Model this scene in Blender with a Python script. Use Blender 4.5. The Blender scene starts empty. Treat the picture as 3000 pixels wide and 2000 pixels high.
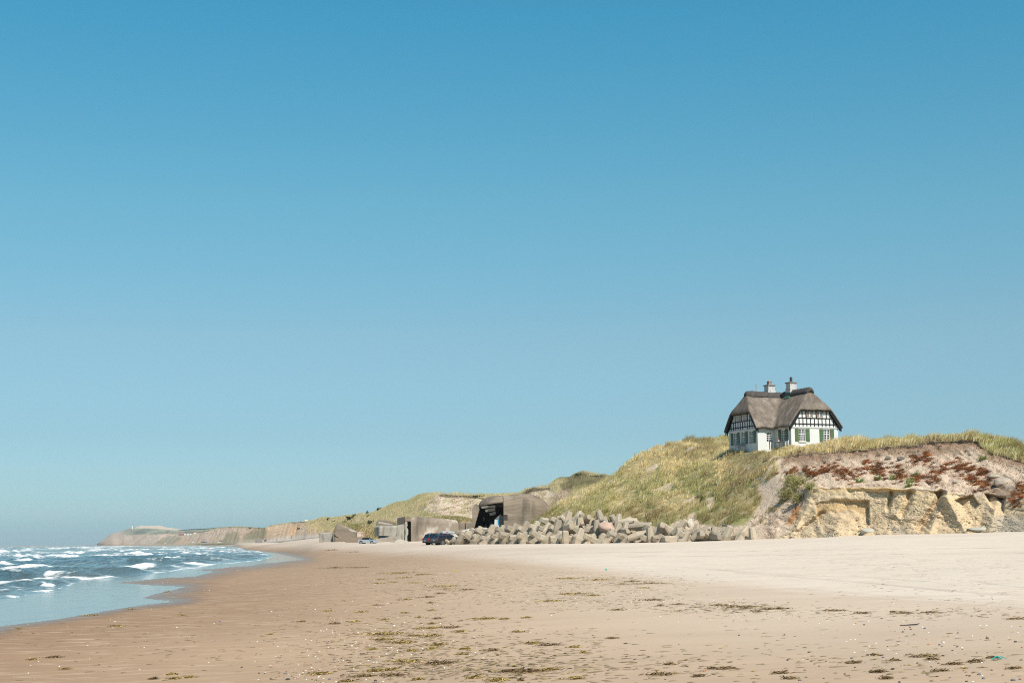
import bpy, bmesh, math, random
import numpy as np
from mathutils import Vector, Matrix, noise as mnoise

random.seed(7); RNG = np.random.default_rng(7)
SC = bpy.context.scene
COL = SC.collection
R = math.radians

# ------------------------------------------------------------------ camera
F, CX, CY = 4400.0, 1500.0, 1000.0            # focal length in pixels of a 3000 x 2000 picture
K = F / 3500.0                                # distances below are written for a 3500 px focal length
PITCH, ROLL, EYE = math.atan(586.0 / F), R(0.5), 2.2
cp, sp, cr, sr = math.cos(PITCH), math.sin(PITCH), math.cos(ROLL), math.sin(ROLL)
cam_d = bpy.data.cameras.new('camera'); cam = bpy.data.objects.new('camera', cam_d); COL.objects.link(cam)
cam_d.sensor_width = 36.0; cam_d.lens = F / 3000.0 * 36.0
cam_d.clip_start = 0.1; cam_d.clip_end = 60000.0
cam.matrix_world = Matrix.Translation((0, 0, EYE)) @ Matrix.Rotation(R(90) + PITCH, 4, 'X') @ Matrix.Rotation(-ROLL, 4, 'Z')
SC.camera = cam

# ------------------------------------------------------------------ light
SUN_AZ, SUN_EL = R(27.5), R(50)               # behind the viewer, to the right
SUN_DIR = Vector((math.sin(SUN_AZ) * math.cos(SUN_EL), -math.cos(SUN_AZ) * math.cos(SUN_EL), math.sin(SUN_EL)))
sd_ = bpy.data.lights.new('sun', 'SUN'); sun = bpy.data.objects.new('sun', sd_); COL.objects.link(sun)
sd_.energy = 4.5; sd_.angle = R(0.53); sd_.color = (1.0, 0.95, 0.87)
sun.rotation_euler = SUN_DIR.to_track_quat('Z', 'Y').to_euler()
sun.location = (60, -60, 120)

world = bpy.data.worlds.new('World'); SC.world = world; world.use_nodes = True
wn, wl = world.node_tree.nodes, world.node_tree.links
wn.clear()
sky = wn.new('ShaderNodeTexSky'); sky.sky_type = 'NISHITA'; sky.sun_disc = False
sky.sun_elevation = SUN_EL; sky.sun_rotation = math.atan2(SUN_DIR.x, SUN_DIR.y)
sky.air_density = 1.0; sky.dust_density = 0.6; sky.ozone_density = 1.6
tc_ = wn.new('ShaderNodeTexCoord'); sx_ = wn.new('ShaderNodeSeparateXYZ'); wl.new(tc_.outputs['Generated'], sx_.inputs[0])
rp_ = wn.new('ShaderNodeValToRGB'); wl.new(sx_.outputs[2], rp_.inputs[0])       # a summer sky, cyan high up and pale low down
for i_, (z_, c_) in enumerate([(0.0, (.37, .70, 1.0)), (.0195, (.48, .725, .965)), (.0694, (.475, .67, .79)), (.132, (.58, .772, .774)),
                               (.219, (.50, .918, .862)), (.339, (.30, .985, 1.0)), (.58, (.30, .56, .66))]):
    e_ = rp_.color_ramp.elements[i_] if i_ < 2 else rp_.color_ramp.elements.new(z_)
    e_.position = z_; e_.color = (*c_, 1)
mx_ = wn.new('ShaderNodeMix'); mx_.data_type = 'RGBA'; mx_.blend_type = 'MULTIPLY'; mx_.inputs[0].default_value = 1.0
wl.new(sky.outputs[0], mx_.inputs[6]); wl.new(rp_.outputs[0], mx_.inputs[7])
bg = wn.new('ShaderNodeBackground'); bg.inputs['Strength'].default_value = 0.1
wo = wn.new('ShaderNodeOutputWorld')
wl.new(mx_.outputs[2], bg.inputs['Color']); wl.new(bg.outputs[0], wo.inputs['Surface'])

SC.view_settings.view_transform = 'Standard'; SC.view_settings.look = 'None'
SC.view_settings.exposure = 0.35; SC.view_settings.gamma = 1.0
SC.render.engine = 'CYCLES'
SC.cycles.use_denoising = False; SC.cycles.filter_width = 1.05; SC.cycles.sample_clamp_indirect = 4.0
SC.cycles.max_bounces = 6; SC.cycles.diffuse_bounces = 3; SC.cycles.glossy_bounces = 3
SC.cycles.transmission_bounces = 3; SC.cycles.volume_bounces = 0; SC.cycles.transparent_max_bounces = 8

# ------------------------------------------------------------------ helpers: picture <-> place
def ray(px, py):
    a = (px - CX) / F; b = (CY - py) / F
    u = a * cr + b * sr; v = -a * sr + b * cr
    return u, cp - v * sp, sp + v * cp
def at(px, py, Y35):
    d = ray(px, py); Y = Y35 * K; t = Y / d[1]
    return Vector((d[0] * t, Y, EYE + d[2] * t))
def at_np(px, py, Y35):
    d = ray(px, py); Y = Y35 * K; t = Y / d[1]
    return np.stack([d[0] * t, Y + 0 * t, EYE + d[2] * t], -1)
def ground_np(px, py, z=0.0):
    d = ray(px, py); t = (z - EYE) / d[2]
    return d[0] * t, d[1] * t
def proj(P):
    X, Y, Z = P[..., 0], P[..., 1], P[..., 2] - EYE
    dep = Y * cp + Z * sp; up = Z * cp - Y * sp
    u = X / dep; v = up / dep
    return CX + F * (u * cr - v * sr), CY - F * (u * sr + v * cr)
def lin(r, g, b, k=1.0):
    f = lambda c: (c / 255 / 12.92 if c / 255 <= .04045 else ((c / 255 + .055) / 1.055) ** 2.4) * k
    return (f(r), f(g), f(b))
def sstep(a, b, x):
    t = np.clip((x - a) / (b - a), 0, 1); return t * t * (3 - 2 * t)

# ------------------------------------------------------------------ helpers: noise on arrays
def _hash(i, j, s):
    h = (i.astype(np.int64) * 374761393 + j.astype(np.int64) * 668265263 + s * 1274126177) & 0xffffffff
    h = ((h ^ (h >> 13)) * 1103515245) & 0xffffffff
    h = ((h ^ (h >> 16)) * 2246822519) & 0xffffffff
    return ((h ^ (h >> 15)) & 0xffffff) / float(0xffffff)
def vn(x, y, s=0):
    i = np.floor(x); j = np.floor(y); fx = x - i; fy = y - j
    fx = fx * fx * fx * (fx * (fx * 6 - 15) + 10); fy = fy * fy * fy * (fy * (fy * 6 - 15) + 10)
    a = _hash(i, j, s); b = _hash(i + 1, j, s); c = _hash(i, j + 1, s); d = _hash(i + 1, j + 1, s)
    return (a * (1 - fx) + b * fx) * (1 - fy) + (c * (1 - fx) + d * fx) * fy
def fbm(x, y, o=4, s=0, g=0.5):                 # about -1 .. 1
    t = 0; a = 1.0; n = 0
    for k in range(o):
        t = t + a * (vn(x * 2 ** k + 17.3 * k, y * 2 ** k - 9.1 * k, s + k) * 2 - 1); n += a; a *= g
    return t / n
def inpoly(x, y, poly):
    r = np.zeros(np.shape(x), bool); n = len(poly)
    for i in range(n):
        x1, y1 = poly[i]; x2, y2 = poly[(i + 1) % n]
        if y1 == y2: continue
        c = ((y1 > y) != (y2 > y)) & (x < (x2 - x1) * (y - y1) / (y2 - y1) + x1)
        r ^= c
    return r
def segdist(x, y, pts, closed=False):
    d = np.full(np.shape(x), 1e9)
    m = len(pts) if closed else len(pts) - 1
    for i in range(m):
        x1, y1 = pts[i]; x2, y2 = pts[(i + 1) % len(pts)]
        dx, dy = x2 - x1, y2 - y1
        t = np.clip(((x - x1) * dx + (y - y1) * dy) / (dx * dx + dy * dy + 1e-9), 0, 1)
        d = np.minimum(d, np.hypot(x - x1 - t * dx, y - y1 - t * dy))
    return d
def soft(x, y, poly, w):                        # 1 inside the outline, 0 outside, over w
    d = segdist(x, y, poly, True); d = np.where(inpoly(x, y, poly), d, -d)
    return sstep(-w, w, d)

# ------------------------------------------------------------------ helpers: objects
def tag(o, label=None, cat=None, group=None, kind=None):
    if label: o['label'] = label
    if cat: o['category'] = cat
    if group: o['group'] = group
    if kind: o['kind'] = kind
    return o
def empty(name, loc, rz=0.0, label=None, cat=None, group=None, rot=None):
    o = bpy.data.objects.new(name, None); COL.objects.link(o)
    o.location = loc; o.rotation_euler = rot if rot else (0, 0, rz); o.empty_display_size = 0.5
    return tag(o, label, cat, group)
def link(name, me, mat, parent=None):
    o = bpy.data.objects.new(name, me); COL.objects.link(o)
    for m in (mat if isinstance(mat, (list, tuple)) else [mat]): me.materials.append(m)
    if parent: o.parent = parent
    return o
def raw_mesh(name, V, faces, smooth=True, attrs=None):
    me = bpy.data.meshes.new(name); V = np.asarray(V, np.float32).reshape(-1, 3)
    faces = np.asarray(faces, np.int32); k = faces.shape[1]
    me.vertices.add(len(V)); me.vertices.foreach_set('co', V.ravel())
    me.loops.add(faces.size); me.loops.foreach_set('vertex_index', faces.ravel())
    me.polygons.add(len(faces)); me.polygons.foreach_set('loop_start', np.arange(0, faces.size, k, dtype=np.int32))
    me.polygons.foreach_set('use_smooth', np.full(len(faces), smooth, bool))
    for n, a in (attrs or {}).items():
        a = np.asarray(a, np.float32)
        if a.ndim > 1 and a.shape[-1] == 3:
            a = a.reshape(-1, 3); a = np.concatenate([a, np.ones((len(a), 1), np.float32)], 1)
            me.attributes.new(n, 'FLOAT_COLOR', 'POINT').data.foreach_set('color', a.ravel())
        else:
            me.attributes.new(n, 'FLOAT', 'POINT').data.foreach_set('value', a.ravel())
    me.update(calc_edges=True)
    return me
def grid_faces(nr, nc, keep=None):
    ix = np.arange(nr * nc).reshape(nr, nc)
    q = np.stack([ix[:-1, :-1], ix[:-1, 1:], ix[1:, 1:], ix[1:, :-1]], -1)
    return q.reshape(-1, 4) if keep is None else q[keep]
class MB:                                       # collects simple solids and becomes ONE mesh object
    def __init__(s): s.v = []; s.f = []; s.m = []; s.mi = 0
    def add(s, vs, fs):
        b = len(s.v); s.v += [tuple(p) for p in vs]; s.f += [tuple(b + i for i in f) for f in fs]; s.m += [s.mi] * len(fs)
    def box8(s, c): s.add(c, [(0, 3, 2, 1), (4, 5, 6, 7), (0, 1, 5, 4), (1, 2, 6, 5), (2, 3, 7, 6), (3, 0, 4, 7)])
    def box(s, x0, x1, y0, y1, z0, z1):
        s.box8([(x0, y0, z0), (x1, y0, z0), (x1, y1, z0), (x0, y1, z0), (x0, y0, z1), (x1, y0, z1), (x1, y1, z1), (x0, y1, z1)])
    def obox(s, O, S, N, s0, s1, n0, n1, z0, z1):   # box in a wall's own frame: along S, out along N, up
        P = lambda a, n, z: (O[0] + S[0] * a + N[0] * n, O[1] + S[1] * a + N[1] * n, z)
        s.box8([P(s0, n1, z0), P(s1, n1, z0), P(s1, n0, z0), P(s0, n0, z0), P(s0, n1, z1), P(s1, n1, z1), P(s1, n0, z1), P(s0, n0, z1)])
    def prism(s, poly, a, axis='y', top=None):      # outline extruded between a[0] and a[1]
        n = len(poly); tp = top or poly
        mk = {'y': lambda p, t: (p[0], t, p[1]), 'z': lambda p, t: (p[0], p[1], t), 'x': lambda p, t: (t, p[0], p[1])}[axis]
        vs = [mk(p, a[0]) for p in poly] + [mk(p, a[1]) for p in tp]
        s.add(vs, [tuple(range(n - 1, -1, -1)), tuple(range(n, 2 * n))] + [(i, (i + 1) % n, n + (i + 1) % n, n + i) for i in range(n)])
    def tube(s, pts, rad, n=8, cap=True):
        pts = [Vector(p) for p in pts]; rings = []
        rad = rad if isinstance(rad, (list, tuple)) else [rad] * len(pts)
        for i, p in enumerate(pts):
            d = (pts[min(i + 1, len(pts) - 1)] - pts[max(i - 1, 0)]).normalized()
            a = d.orthogonal().normalized() if i == 0 else (a - d * a.dot(d)).normalized()
            b = d.cross(a)
            rings.append([p + (a * math.cos(2 * math.pi * k / n) + b * math.sin(2 * math.pi * k / n)) * rad[i] for k in range(n)])
        vs = [q for r in rings for q in r]; fs = []
        for i in range(len(pts) - 1):
            for k in range(n): fs.append((i * n + k, i * n + (k + 1) % n, (i + 1) * n + (k + 1) % n, (i + 1) * n + k))
        if cap: fs += [tuple(range(n - 1, -1, -1)), tuple((len(pts) - 1) * n + k for k in range(n))]
        s.add(vs, fs)
    def build(s, name, mat, parent=None, bevel=0.0, smooth=False):
        me = bpy.data.meshes.new(name); me.from_pydata(s.v, [], s.f)
        o = link(name, me, mat, parent); me.polygons.foreach_set('material_index', s.m)
        bm = bmesh.new(); bm.from_mesh(me); bmesh.ops.recalc_face_normals(bm, faces=bm.faces)
        if bevel:
            bmesh.ops.bevel(bm, geom=bm.edges[:] , offset=bevel, segments=2, affect='EDGES', profile=0.6, clamp_overlap=True)
        for f in bm.faces: f.smooth = smooth
        bm.to_mesh(me); bm.free(); me.update()
        return o
def copy_tree(o, parent=None):
    c = o.copy(); COL.objects.link(c)
    if parent: c.parent = parent
    for ch in o.children: copy_tree(ch, c)
    return c

# ------------------------------------------------------------------ helpers: materials
MATS = {}
def M(name, col=(.5, .5, .5), rough=.8, var=.12, scale=2.0, bump=0.0, bscale=12.0, attr=None, stretch=(1, 1, 1), spec=.3, metal=0.0,
      fine=0.0, fscale=30.0, tint=None, tscale=1.0, tlo=.5, thi=.62, trans=0.0, coat=0.0, coord='Object', tint2=None, objrand=0.0):
    if name in MATS: return MATS[name]
    m = bpy.data.materials.new(name); m.use_nodes = True; MATS[name] = m
    n, l = m.node_tree.nodes, m.node_tree.links
    b = n['Principled BSDF']; b.inputs['Roughness'].default_value = rough; b.inputs['Metallic'].default_value = metal
    b.inputs['Specular IOR Level'].default_value = spec
    if coat: b.inputs['Coat Weight'].default_value = coat; b.inputs['Coat Roughness'].default_value = .05
    tc = n.new('ShaderNodeTexCoord'); mp = n.new('ShaderNodeMapping'); l.new(tc.outputs[coord], mp.inputs[0]); mp.inputs['Scale'].default_value = stretch
    def noi(s, d=5.0, r=.55):
        t = n.new('ShaderNodeTexNoise'); t.inputs['Scale'].default_value = s; t.inputs['Detail'].default_value = d; t.inputs['Roughness'].default_value = r
        l.new(mp.outputs[0], t.inputs[0]); return t.outputs[0]
    def rng(x, a, b2, c=0.25, d=0.75):
        r = n.new('ShaderNodeMapRange'); l.new(x, r.inputs[0]); r.inputs[1].default_value = c; r.inputs[2].default_value = d
        r.inputs[3].default_value = a; r.inputs[4].default_value = b2; return r.outputs[0]
    def mul(c, f):
        x = n.new('ShaderNodeVectorMath'); x.operation = 'SCALE'; l.new(c, x.inputs[0]); l.new(f, x.inputs['Scale']); return x.outputs[0]
    if attr:
        a = n.new('ShaderNodeAttribute'); a.attribute_name = attr; c = a.outputs['Color']
    else:
        rgb = n.new('ShaderNodeRGB'); rgb.outputs[0].default_value = (*col, 1); c = rgb.outputs[0]
    if tint:
        x = n.new('ShaderNodeMix'); x.data_type = 'RGBA'; l.new(rng(noi(tscale), 0, 1, tlo, thi), x.inputs[0]); l.new(c, x.inputs[6]); x.inputs[7].default_value = (*tint, 1); c = x.outputs[2]
    if tint2:                                     # runs of dirt: colour, scale, thresholds, stretch
        m2 = n.new('ShaderNodeMapping'); l.new(tc.outputs[coord], m2.inputs[0]); m2.inputs['Scale'].default_value = tint2[4]; t2 = n.new('ShaderNodeTexNoise'); t2.inputs['Scale'].default_value = tint2[1]; t2.inputs['Detail'].default_value = 6
        l.new(m2.outputs[0], t2.inputs[0]); x = n.new('ShaderNodeMix'); x.data_type = 'RGBA'; l.new(rng(t2.outputs[0], 0, .75, tint2[2], tint2[3]), x.inputs[0]); l.new(c, x.inputs[6]); x.inputs[7].default_value = (*tint2[0], 1); c = x.outputs[2]
    if var: c = mul(c, rng(noi(scale), 1 - var, 1 + var))
    if fine: c = mul(c, rng(noi(fscale, 3.0, .7), 1 - fine, 1 + fine))
    if objrand:
        oi = n.new('ShaderNodeObjectInfo'); c = mul(c, rng(oi.outputs['Random'], 1 - objrand, 1 + objrand * .4, 0, 1))
    l.new(c, b.inputs['Base Color'])
    if bump:
        bp = n.new('ShaderNodeBump'); bp.inputs['Strength'].default_value = 1.0; bp.inputs['Distance'].default_value = bump
        l.new(noi(bscale, 6.0, .6), bp.inputs['Height']); l.new(bp.outputs[0], b.inputs['Normal'])
    if trans:
        t = n.new('ShaderNodeBsdfTranslucent'); l.new(c, t.inputs[0]); x = n.new('ShaderNodeMixShader'); x.inputs[0].default_value = trans
        l.new(b.outputs[0], x.inputs[1]); l.new(t.outputs[0], x.inputs[2]); l.new(x.outputs[0], n['Material Output'].inputs[0])
    return m
M_white = M('white_lime_paint', (.66, .65, .62), .85, .06, .8, .004, 20, fine=.04, tint2=((.52, .50, .46), 1.3, .58, .80, (1, 1, .25)))
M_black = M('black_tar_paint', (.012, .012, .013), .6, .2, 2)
M_green = M('green_shutter_paint', (.085, .14, .068), .6, .08, 2)
M_frame = M('white_window_paint', (.70, .69, .66), .5, .03)
M_putty = M('orange_brown_trim', (.42, .22, .12), .7, .1)
M_glass = M('dark_window_glass', (.015, .02, .025), .04, 0, spec=.6)
M_thatch = M('weathered_thatch', (.18, .147, .118), .95, .36, 1.6, .08, 9, fine=.38, fscale=14, tint=(.235, .195, .155), tscale=.7, stretch=(1, 1, .45), spec=.1)
M_ridge = M('heather_ridge', (.085, .075, .07), .95, .35, 3, .06, 10, fine=.2, fscale=20, spec=.1)
M_chim = M('flaking_white_brick', (.55, .53, .50), .85, .14, 3, .015, 14, tint=(.27, .25, .24), tscale=4.0, tlo=.56, thi=.64)
M_stone = M('grey_stone_cap', (.25, .215, .19), .85, .2, 4, .01)
M_iron = M('dark_flue_metal', (.06, .045, .045), .6, .2, 4)
M_conc = M('old_brown_concrete', (.225, .178, .13), .9, .26, .35, .04, 3, fine=.16, fscale=5, tint=(.33, .28, .22), tscale=.6, tlo=.5, thi=.72, stretch=(.28, .28, 2.0), coord='Object', tint2=((.10, .082, .062), 1.0, .52, .72, (.9, .9, .13)))
M_conc2 = M('pale_grey_concrete', (.36, .33, .28), .9, .22, .5, .04, 3, fine=.18, fscale=6, tint=(.25, .21, .17), tscale=.35, tlo=.52, thi=.68, tint2=((.16, .135, .105), 1.1, .52, .72, (1, 1, .15)))
M_concd = M('dark_concrete', (.085, .075, .065), .95, .3, .7, .02, 4)
M_dolos = M('grey_cast_concrete', (.40, .33, .238), .85, .1, 1.2, .012, 8, fine=.07, fscale=9, tint=(.35, .30, .235), tscale=.5, tlo=.52, thi=.75, objrand=.28, tint2=((.17, .14, .095), 1.4, .54, .72, (1, 1, .4)))

# ------------------------------------------------------------------ beach
_rb = [(-500, 9, .02), (0, 12, .2), (0, 20, .12), (0, 26, .08), (700, 9, .35), (1500, 7, .45), (3000, 7, .7), (3700, 7, .8), (-600, 20, .0),
       (300, 33, .1), (600, 40, .12), (620, 52, .07), (700, 80, .06), (850, 100, .1), (900, 150, .12), (950, 180, .3), (700, 180, .0), (300, 60, .0), (-300, 60, 0),
       (1200, 40, .4), (1500, 40, .62), (2200, 40, .8), (3000, 40, 1.05), (3700, 40, 1.2), (1200, 80, .6), (1500, 80, .85), (2200, 80, 1.15), (3000, 80, 1.5), (3700, 80, 1.7)]
for px_, py_, Y_ in [(3000, 1557, 118), (3400, 1545, 106), (2600, 1566, 128), (2250, 1578, 139), (1800, 1591, 150), (1330, 1594, 165), (1270, 1595.5, 172), (1200, 1592, 195),
                     (1075, 1592.5, 225), (1000, 1588, 235), (960, 1584, 240), (905, 1577, 430), (850, 1583, 520), (800, 1588, 720), (700, 1590.5, 1400), (600, 1592, 2400),
                     (500, 1594, 3900), (400, 1595.5, 5400), (300, 1596.4, 6500), (860, 1600, 400), (790, 1601, 700), (1400, 1580, 260), (1600, 1580, 240), (3400, 1545, 200), (2600, 1560, 220)]:
    p_ = at(px_, py_, Y_); _rb.append((CX + 3500 * p_.x / p_.y * K, Y_, p_.z))
_rb = np.array(_rb); _rx = np.stack([_rb[:, 0] / 700.0, np.log(_rb[:, 1])], -1)
def _tps(r2): return 0.5 * r2 * np.log(r2 + 1e-9)
_A = np.zeros((len(_rb) + 3,) * 2); _d = ((_rx[:, None] - _rx[None]) ** 2).sum(-1)
_A[:-3, :-3] = _tps(_d) + np.eye(len(_rb)) * .02; _A[:-3, -3] = 1; _A[:-3, -2:] = _rx; _A[-3, :-3] = 1; _A[-2:, :-3] = _rx.T
_w = np.linalg.solve(_A, np.concatenate([_rb[:, 2], [0, 0, 0]]))
def zbase(X, Y):
    q = np.stack([(CX + 3500 * K * X / Y) / 700.0, np.log(Y / K)], -1); z = _w[-3] + q @ _w[-2:]
    for i in range(len(_rb)): z = z + _w[i] * _tps(((q - _rx[i]) ** 2).sum(-1))
    return np.clip(z, 0.0, 4.5)
SHORE = [(-1500, 2300), (-400, 2000), (-220, 1930), (-90, 1872), (0, 1834), (153, 1815), (249, 1800), (321, 1786), (406, 1773),
         (509, 1761), (440, 1753), (413, 1751), (455, 1738), (509, 1728), (543, 1717.5), (475, 1714), (321, 1706.5), (383, 1702), (478, 1692), (574, 1687), (631, 1673), (574, 1669), (727, 1656), (785, 1648),
         (880, 1639.5), (890, 1637), (860, 1630), (810, 1620), (771, 1615), (712, 1610), (706, 1606), (694, 1602), (684, 1599), (640, 1597.9), (600, 1597.3), (540, 1597.0), (480, 1597.2),
         (430, 1597.4), (380, 1597.6), (330, 1597.9), (285, 1598.2), (250, 1598.4)]
def to_g(pts):
    out = []
    for x, y in pts:
        X, Y = ground_np(x, y); out.append((CX + 3500 * K * X / Y, 7700.0 * K / Y))
    return out
_SG = [(x / 5.0, y) for x, y in to_g(SHORE)]
_WP = _SG + [(-900, _SG[-1][1]), (-900, 1500), (_SG[0][0], 1500)]
def shore_sd(X, Y):                              # > 0 on the sand, < 0 in the water; in rows of the ground seen from the camera
    gx = (CX + 3500 * K * X / Y) / 5.0; gy = 7700.0 * K / Y
    wob = fbm(X * .5, Y * .12, 3, 5) * 1.2
    d = segdist(gx, gy, _SG)
    return np.where(inpoly(gx, gy, _WP), -d, d) + wob * sstep(0, 60, gy)
def zbeach(X, Y, sd=None):
    X = np.asarray(X, float); Y = np.asarray(Y, float)
    sd = shore_sd(X, Y) if sd is None else sd
    sd = np.where(sd > 0, sd * (1 + np.maximum(Y / K - 120, 0) / 90), sd)
    zb = np.maximum(zbase(X, Y), .03)
    land = .012 + (zb - .012) * sstep(0, 30, sd)
    hum = (fbm(X * .10, Y * .07, 4, 31) * .05 + fbm(X * .5, Y * .28, 3, 33) * .010) * sstep(4, 60, sd)
    return np.where(sd > 0, land + hum, np.maximum(-.03 + sd * .02, -2.5))
qs = np.concatenate([np.arange(1280, 60, -1.9), np.geomspace(60, .9, 190)])
YR = 7700.0 / qs * K
pc = np.concatenate([np.arange(-900, -20, 30), np.arange(-20, 3030, 4.0), np.arange(3030, 4000, 30)])
BX = (pc[None] - CX) / (3500.0 * K) * YR[:, None]; BY = np.broadcast_to(YR[:, None], BX.shape)
bsd = shore_sd(BX, BY); BZ = zbeach(BX, BY, bsd)
bpx, bpy_ = proj(np.stack([BX, BY, BZ], -1))
# car ruts and footprints, pressed into the dry upper beach
def line_px(pts, w): return np.exp(-(segdist(bpx / 6, bpy_, [(x / 6, y) for x, y in pts]) / w) ** 2)
ruts = [[(2100, 1668), (2480, 1700), (2760, 1728), (3060, 1752)], [(2000, 1660), (2350, 1684), (2560, 1690), (2700, 1702)], [(2150, 1676), (2560, 1708), (2800, 1730), (3060, 1746)],
        [(2300, 1720), (2640, 1748), (3060, 1775)], [(2840, 1700), (2930, 1712), (3060, 1728)], [(2450, 1742), (2700, 1760), (3060, 1786)], [(1500, 1622), (1800, 1617), (2300, 1612), (3050, 1602)], [(1800, 1630), (2300, 1625), (3050, 1617)]]
rut = sum(line_px(r_, .9) for r_ in ruts) * (.55 + .45 * fbm(BX * .8, BY * .3, 3, 71))
feet = sstep(.15, .6, fbm(BX * 1.3, BY * .55, 3, 91)) * np.exp(-((bpx - 2650) / 520) ** 2 - ((bpy_ - 1655) / 34) ** 2)
BZ = BZ - rut * .05 - feet * .06
far_ = sstep(300, 60, BY / K)
# what the sand is: damp brown by the sea, dry and pale up the beach
dry_line = np.interp(bpx, [-200, 700, 1000, 1500, 1900, 2300, 2700, 3100], [1565, 1600, 1613, 1644, 1690, 1735, 1772, 1800])
wobble = fbm(BX * .05, BY * .035, 4, 11) * 16 + fbm(BX * .3, BY * .1, 3, 12) * 5
dw = np.interp(bpx, [700, 1500, 2200], [9, 20, 32]); dry = sstep(1, -1.2, (bpy_ - dry_line + wobble * dw / 32) / dw)
dry = np.maximum(dry, .55 * sstep(900, 2600, bpx) * sstep(2050, 1720, bpy_))
wsd_ = bsd * (1 + np.maximum(BY / K - 120, 0) / 60)
wet = sstep(26, 0, wsd_ + fbm(BX * .3, BY * .1, 3, 15) * 6); damp = sstep(240, 10, wsd_ + fbm(BX * .06, BY * .04, 3, 16) * 60)
A_ = lambda c: np.array(c)[None, None]
sand = A_(lin(201, 174, 145, .76)) * (1 - dry[..., None]) + A_(lin(238, 222, 202, .72)) * dry[..., None]
sand = sand * (1 - .28 * damp[..., None] * A_((.85, 1.0, 1.08)))
sand = sand * (1 - .25 * wet[..., None]); lf_ = (sstep(1750, 150, bpx) * sstep(1610, 1740, bpy_))[..., None]; sand = sand * (1 - lf_ * A_((.13, .185, .235)))
streak = fbm(BX * .35, BY * .9, 4, 21); band = fbm(BX * .02, BY * .10 , 3, 23)
sand = sand * (1 + .045 * streak + .05 * band)[..., None]
trail = line_px([(640, 1772), (600, 1796), (575, 1812), (545, 1827), (527, 1839), (525, 1851), (516, 1863), (480, 1880), (440, 1893), (380, 1915), (330, 1938), (280, 1954)], 1.3) * (.6 + .5 * fbm(BX, BY, 2, 77))
sand = sand * (1 - .30 * np.clip(rut, 0, 1) - .17 * feet + .10 * trail)[..., None]
beach = link('beach', raw_mesh('beach', np.stack([BX, BY, BZ], -1), grid_faces(*BX.shape), True, {'Col': sand, 'wet': wet}), M('beach_sand', attr='Col', rough=.9, var=.05, scale=.7, fine=.07, fscale=26, bump=.012, bscale=7, spec=.15, stretch=(.42, 1, 1), tint=tuple(np.array(lin(210, 183, 154, .77))), tscale=2.8, tlo=.52, thi=.80))
tag(beach, kind='structure')
_b = MATS['beach_sand'].node_tree; _a = _b.nodes.new('ShaderNodeAttribute'); _a.attribute_name = 'wet'; _m = _b.nodes.new('ShaderNodeMapRange'); _m.inputs[3].default_value = .92; _m.inputs[4].default_value = .30
_m2 = _b.nodes.new('ShaderNodeMapRange'); _m2.inputs[3].default_value = .12; _m2.inputs[4].default_value = .18; _b.links.new(_a.outputs['Fac'], _m2.inputs[0]); _b.links.new(_m2.outputs[0], _b.nodes['Principled BSDF'].inputs['Specular IOR Level'])
_b.links.new(_a.outputs['Fac'], _m.inputs[0]); _b.links.new(_m.outputs[0], _b.nodes['Principled BSDF'].inputs['Roughness'])
def beach_at(px, py):                            # where the line of sight through a picture point meets the sand
    q = np.linspace(1250, 20, 1400); Y = 7700 / q * K; d = ray(px, py); X = d[0] / d[1] * Y; zr = EYE + d[2] / d[1] * Y
    under = np.nonzero(zr < zbeach(X, Y))[0]; i = under[0] if len(under) else len(q) - 1
    return Vector((X[i], Y[i], float(zbeach(X[i:i + 1], Y[i:i + 1])[0])))

# ------------------------------------------------------------------ rows of key points -> a terrain sheet
def sheet(keys, px0, px1, step, sub, drop=None):
    """keys: (px, [(py, Y), ...]) from the foot to far behind the crest; returns points of a fine grid and the row parameter"""
    kx = np.array([k[0] for k in keys], float); n = len(keys[0][1])
    py = np.array([[r[0] for r in k[1]] for k in keys], float); yy = np.array([[r[1] for r in k[1]] for k in keys], float)
    cx = np.arange(px0, px1 + .1, step); rows = []; par = []
    for i in range(n - 1):
        for t in np.arange(sub[i]) / sub[i]: par.append(i + t)
    par.append(n - 1); par = np.array(par)
    sm = lambda a: np.convolve(np.pad(a, 6, mode='edge'), np.hanning(15)[1:-1] / np.hanning(15).sum(), 'same')[6:-6]
    P = np.stack([at_np(cx, sm(np.interp(cx, kx, py[:, i])) , sm(np.interp(cx, kx, yy[:, i]))) for i in range(n)])   # n, C, 3
    i0 = np.clip(par.astype(int), 0, n - 2); t = (par - i0)[:, None, None]
    return P[i0] * (1 - t) + P[i0 + 1] * t, par, cx
def viewdir(P):
    d = -P[..., :2]; return d / np.linalg.norm(d, axis=-1, keepdims=True)

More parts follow.
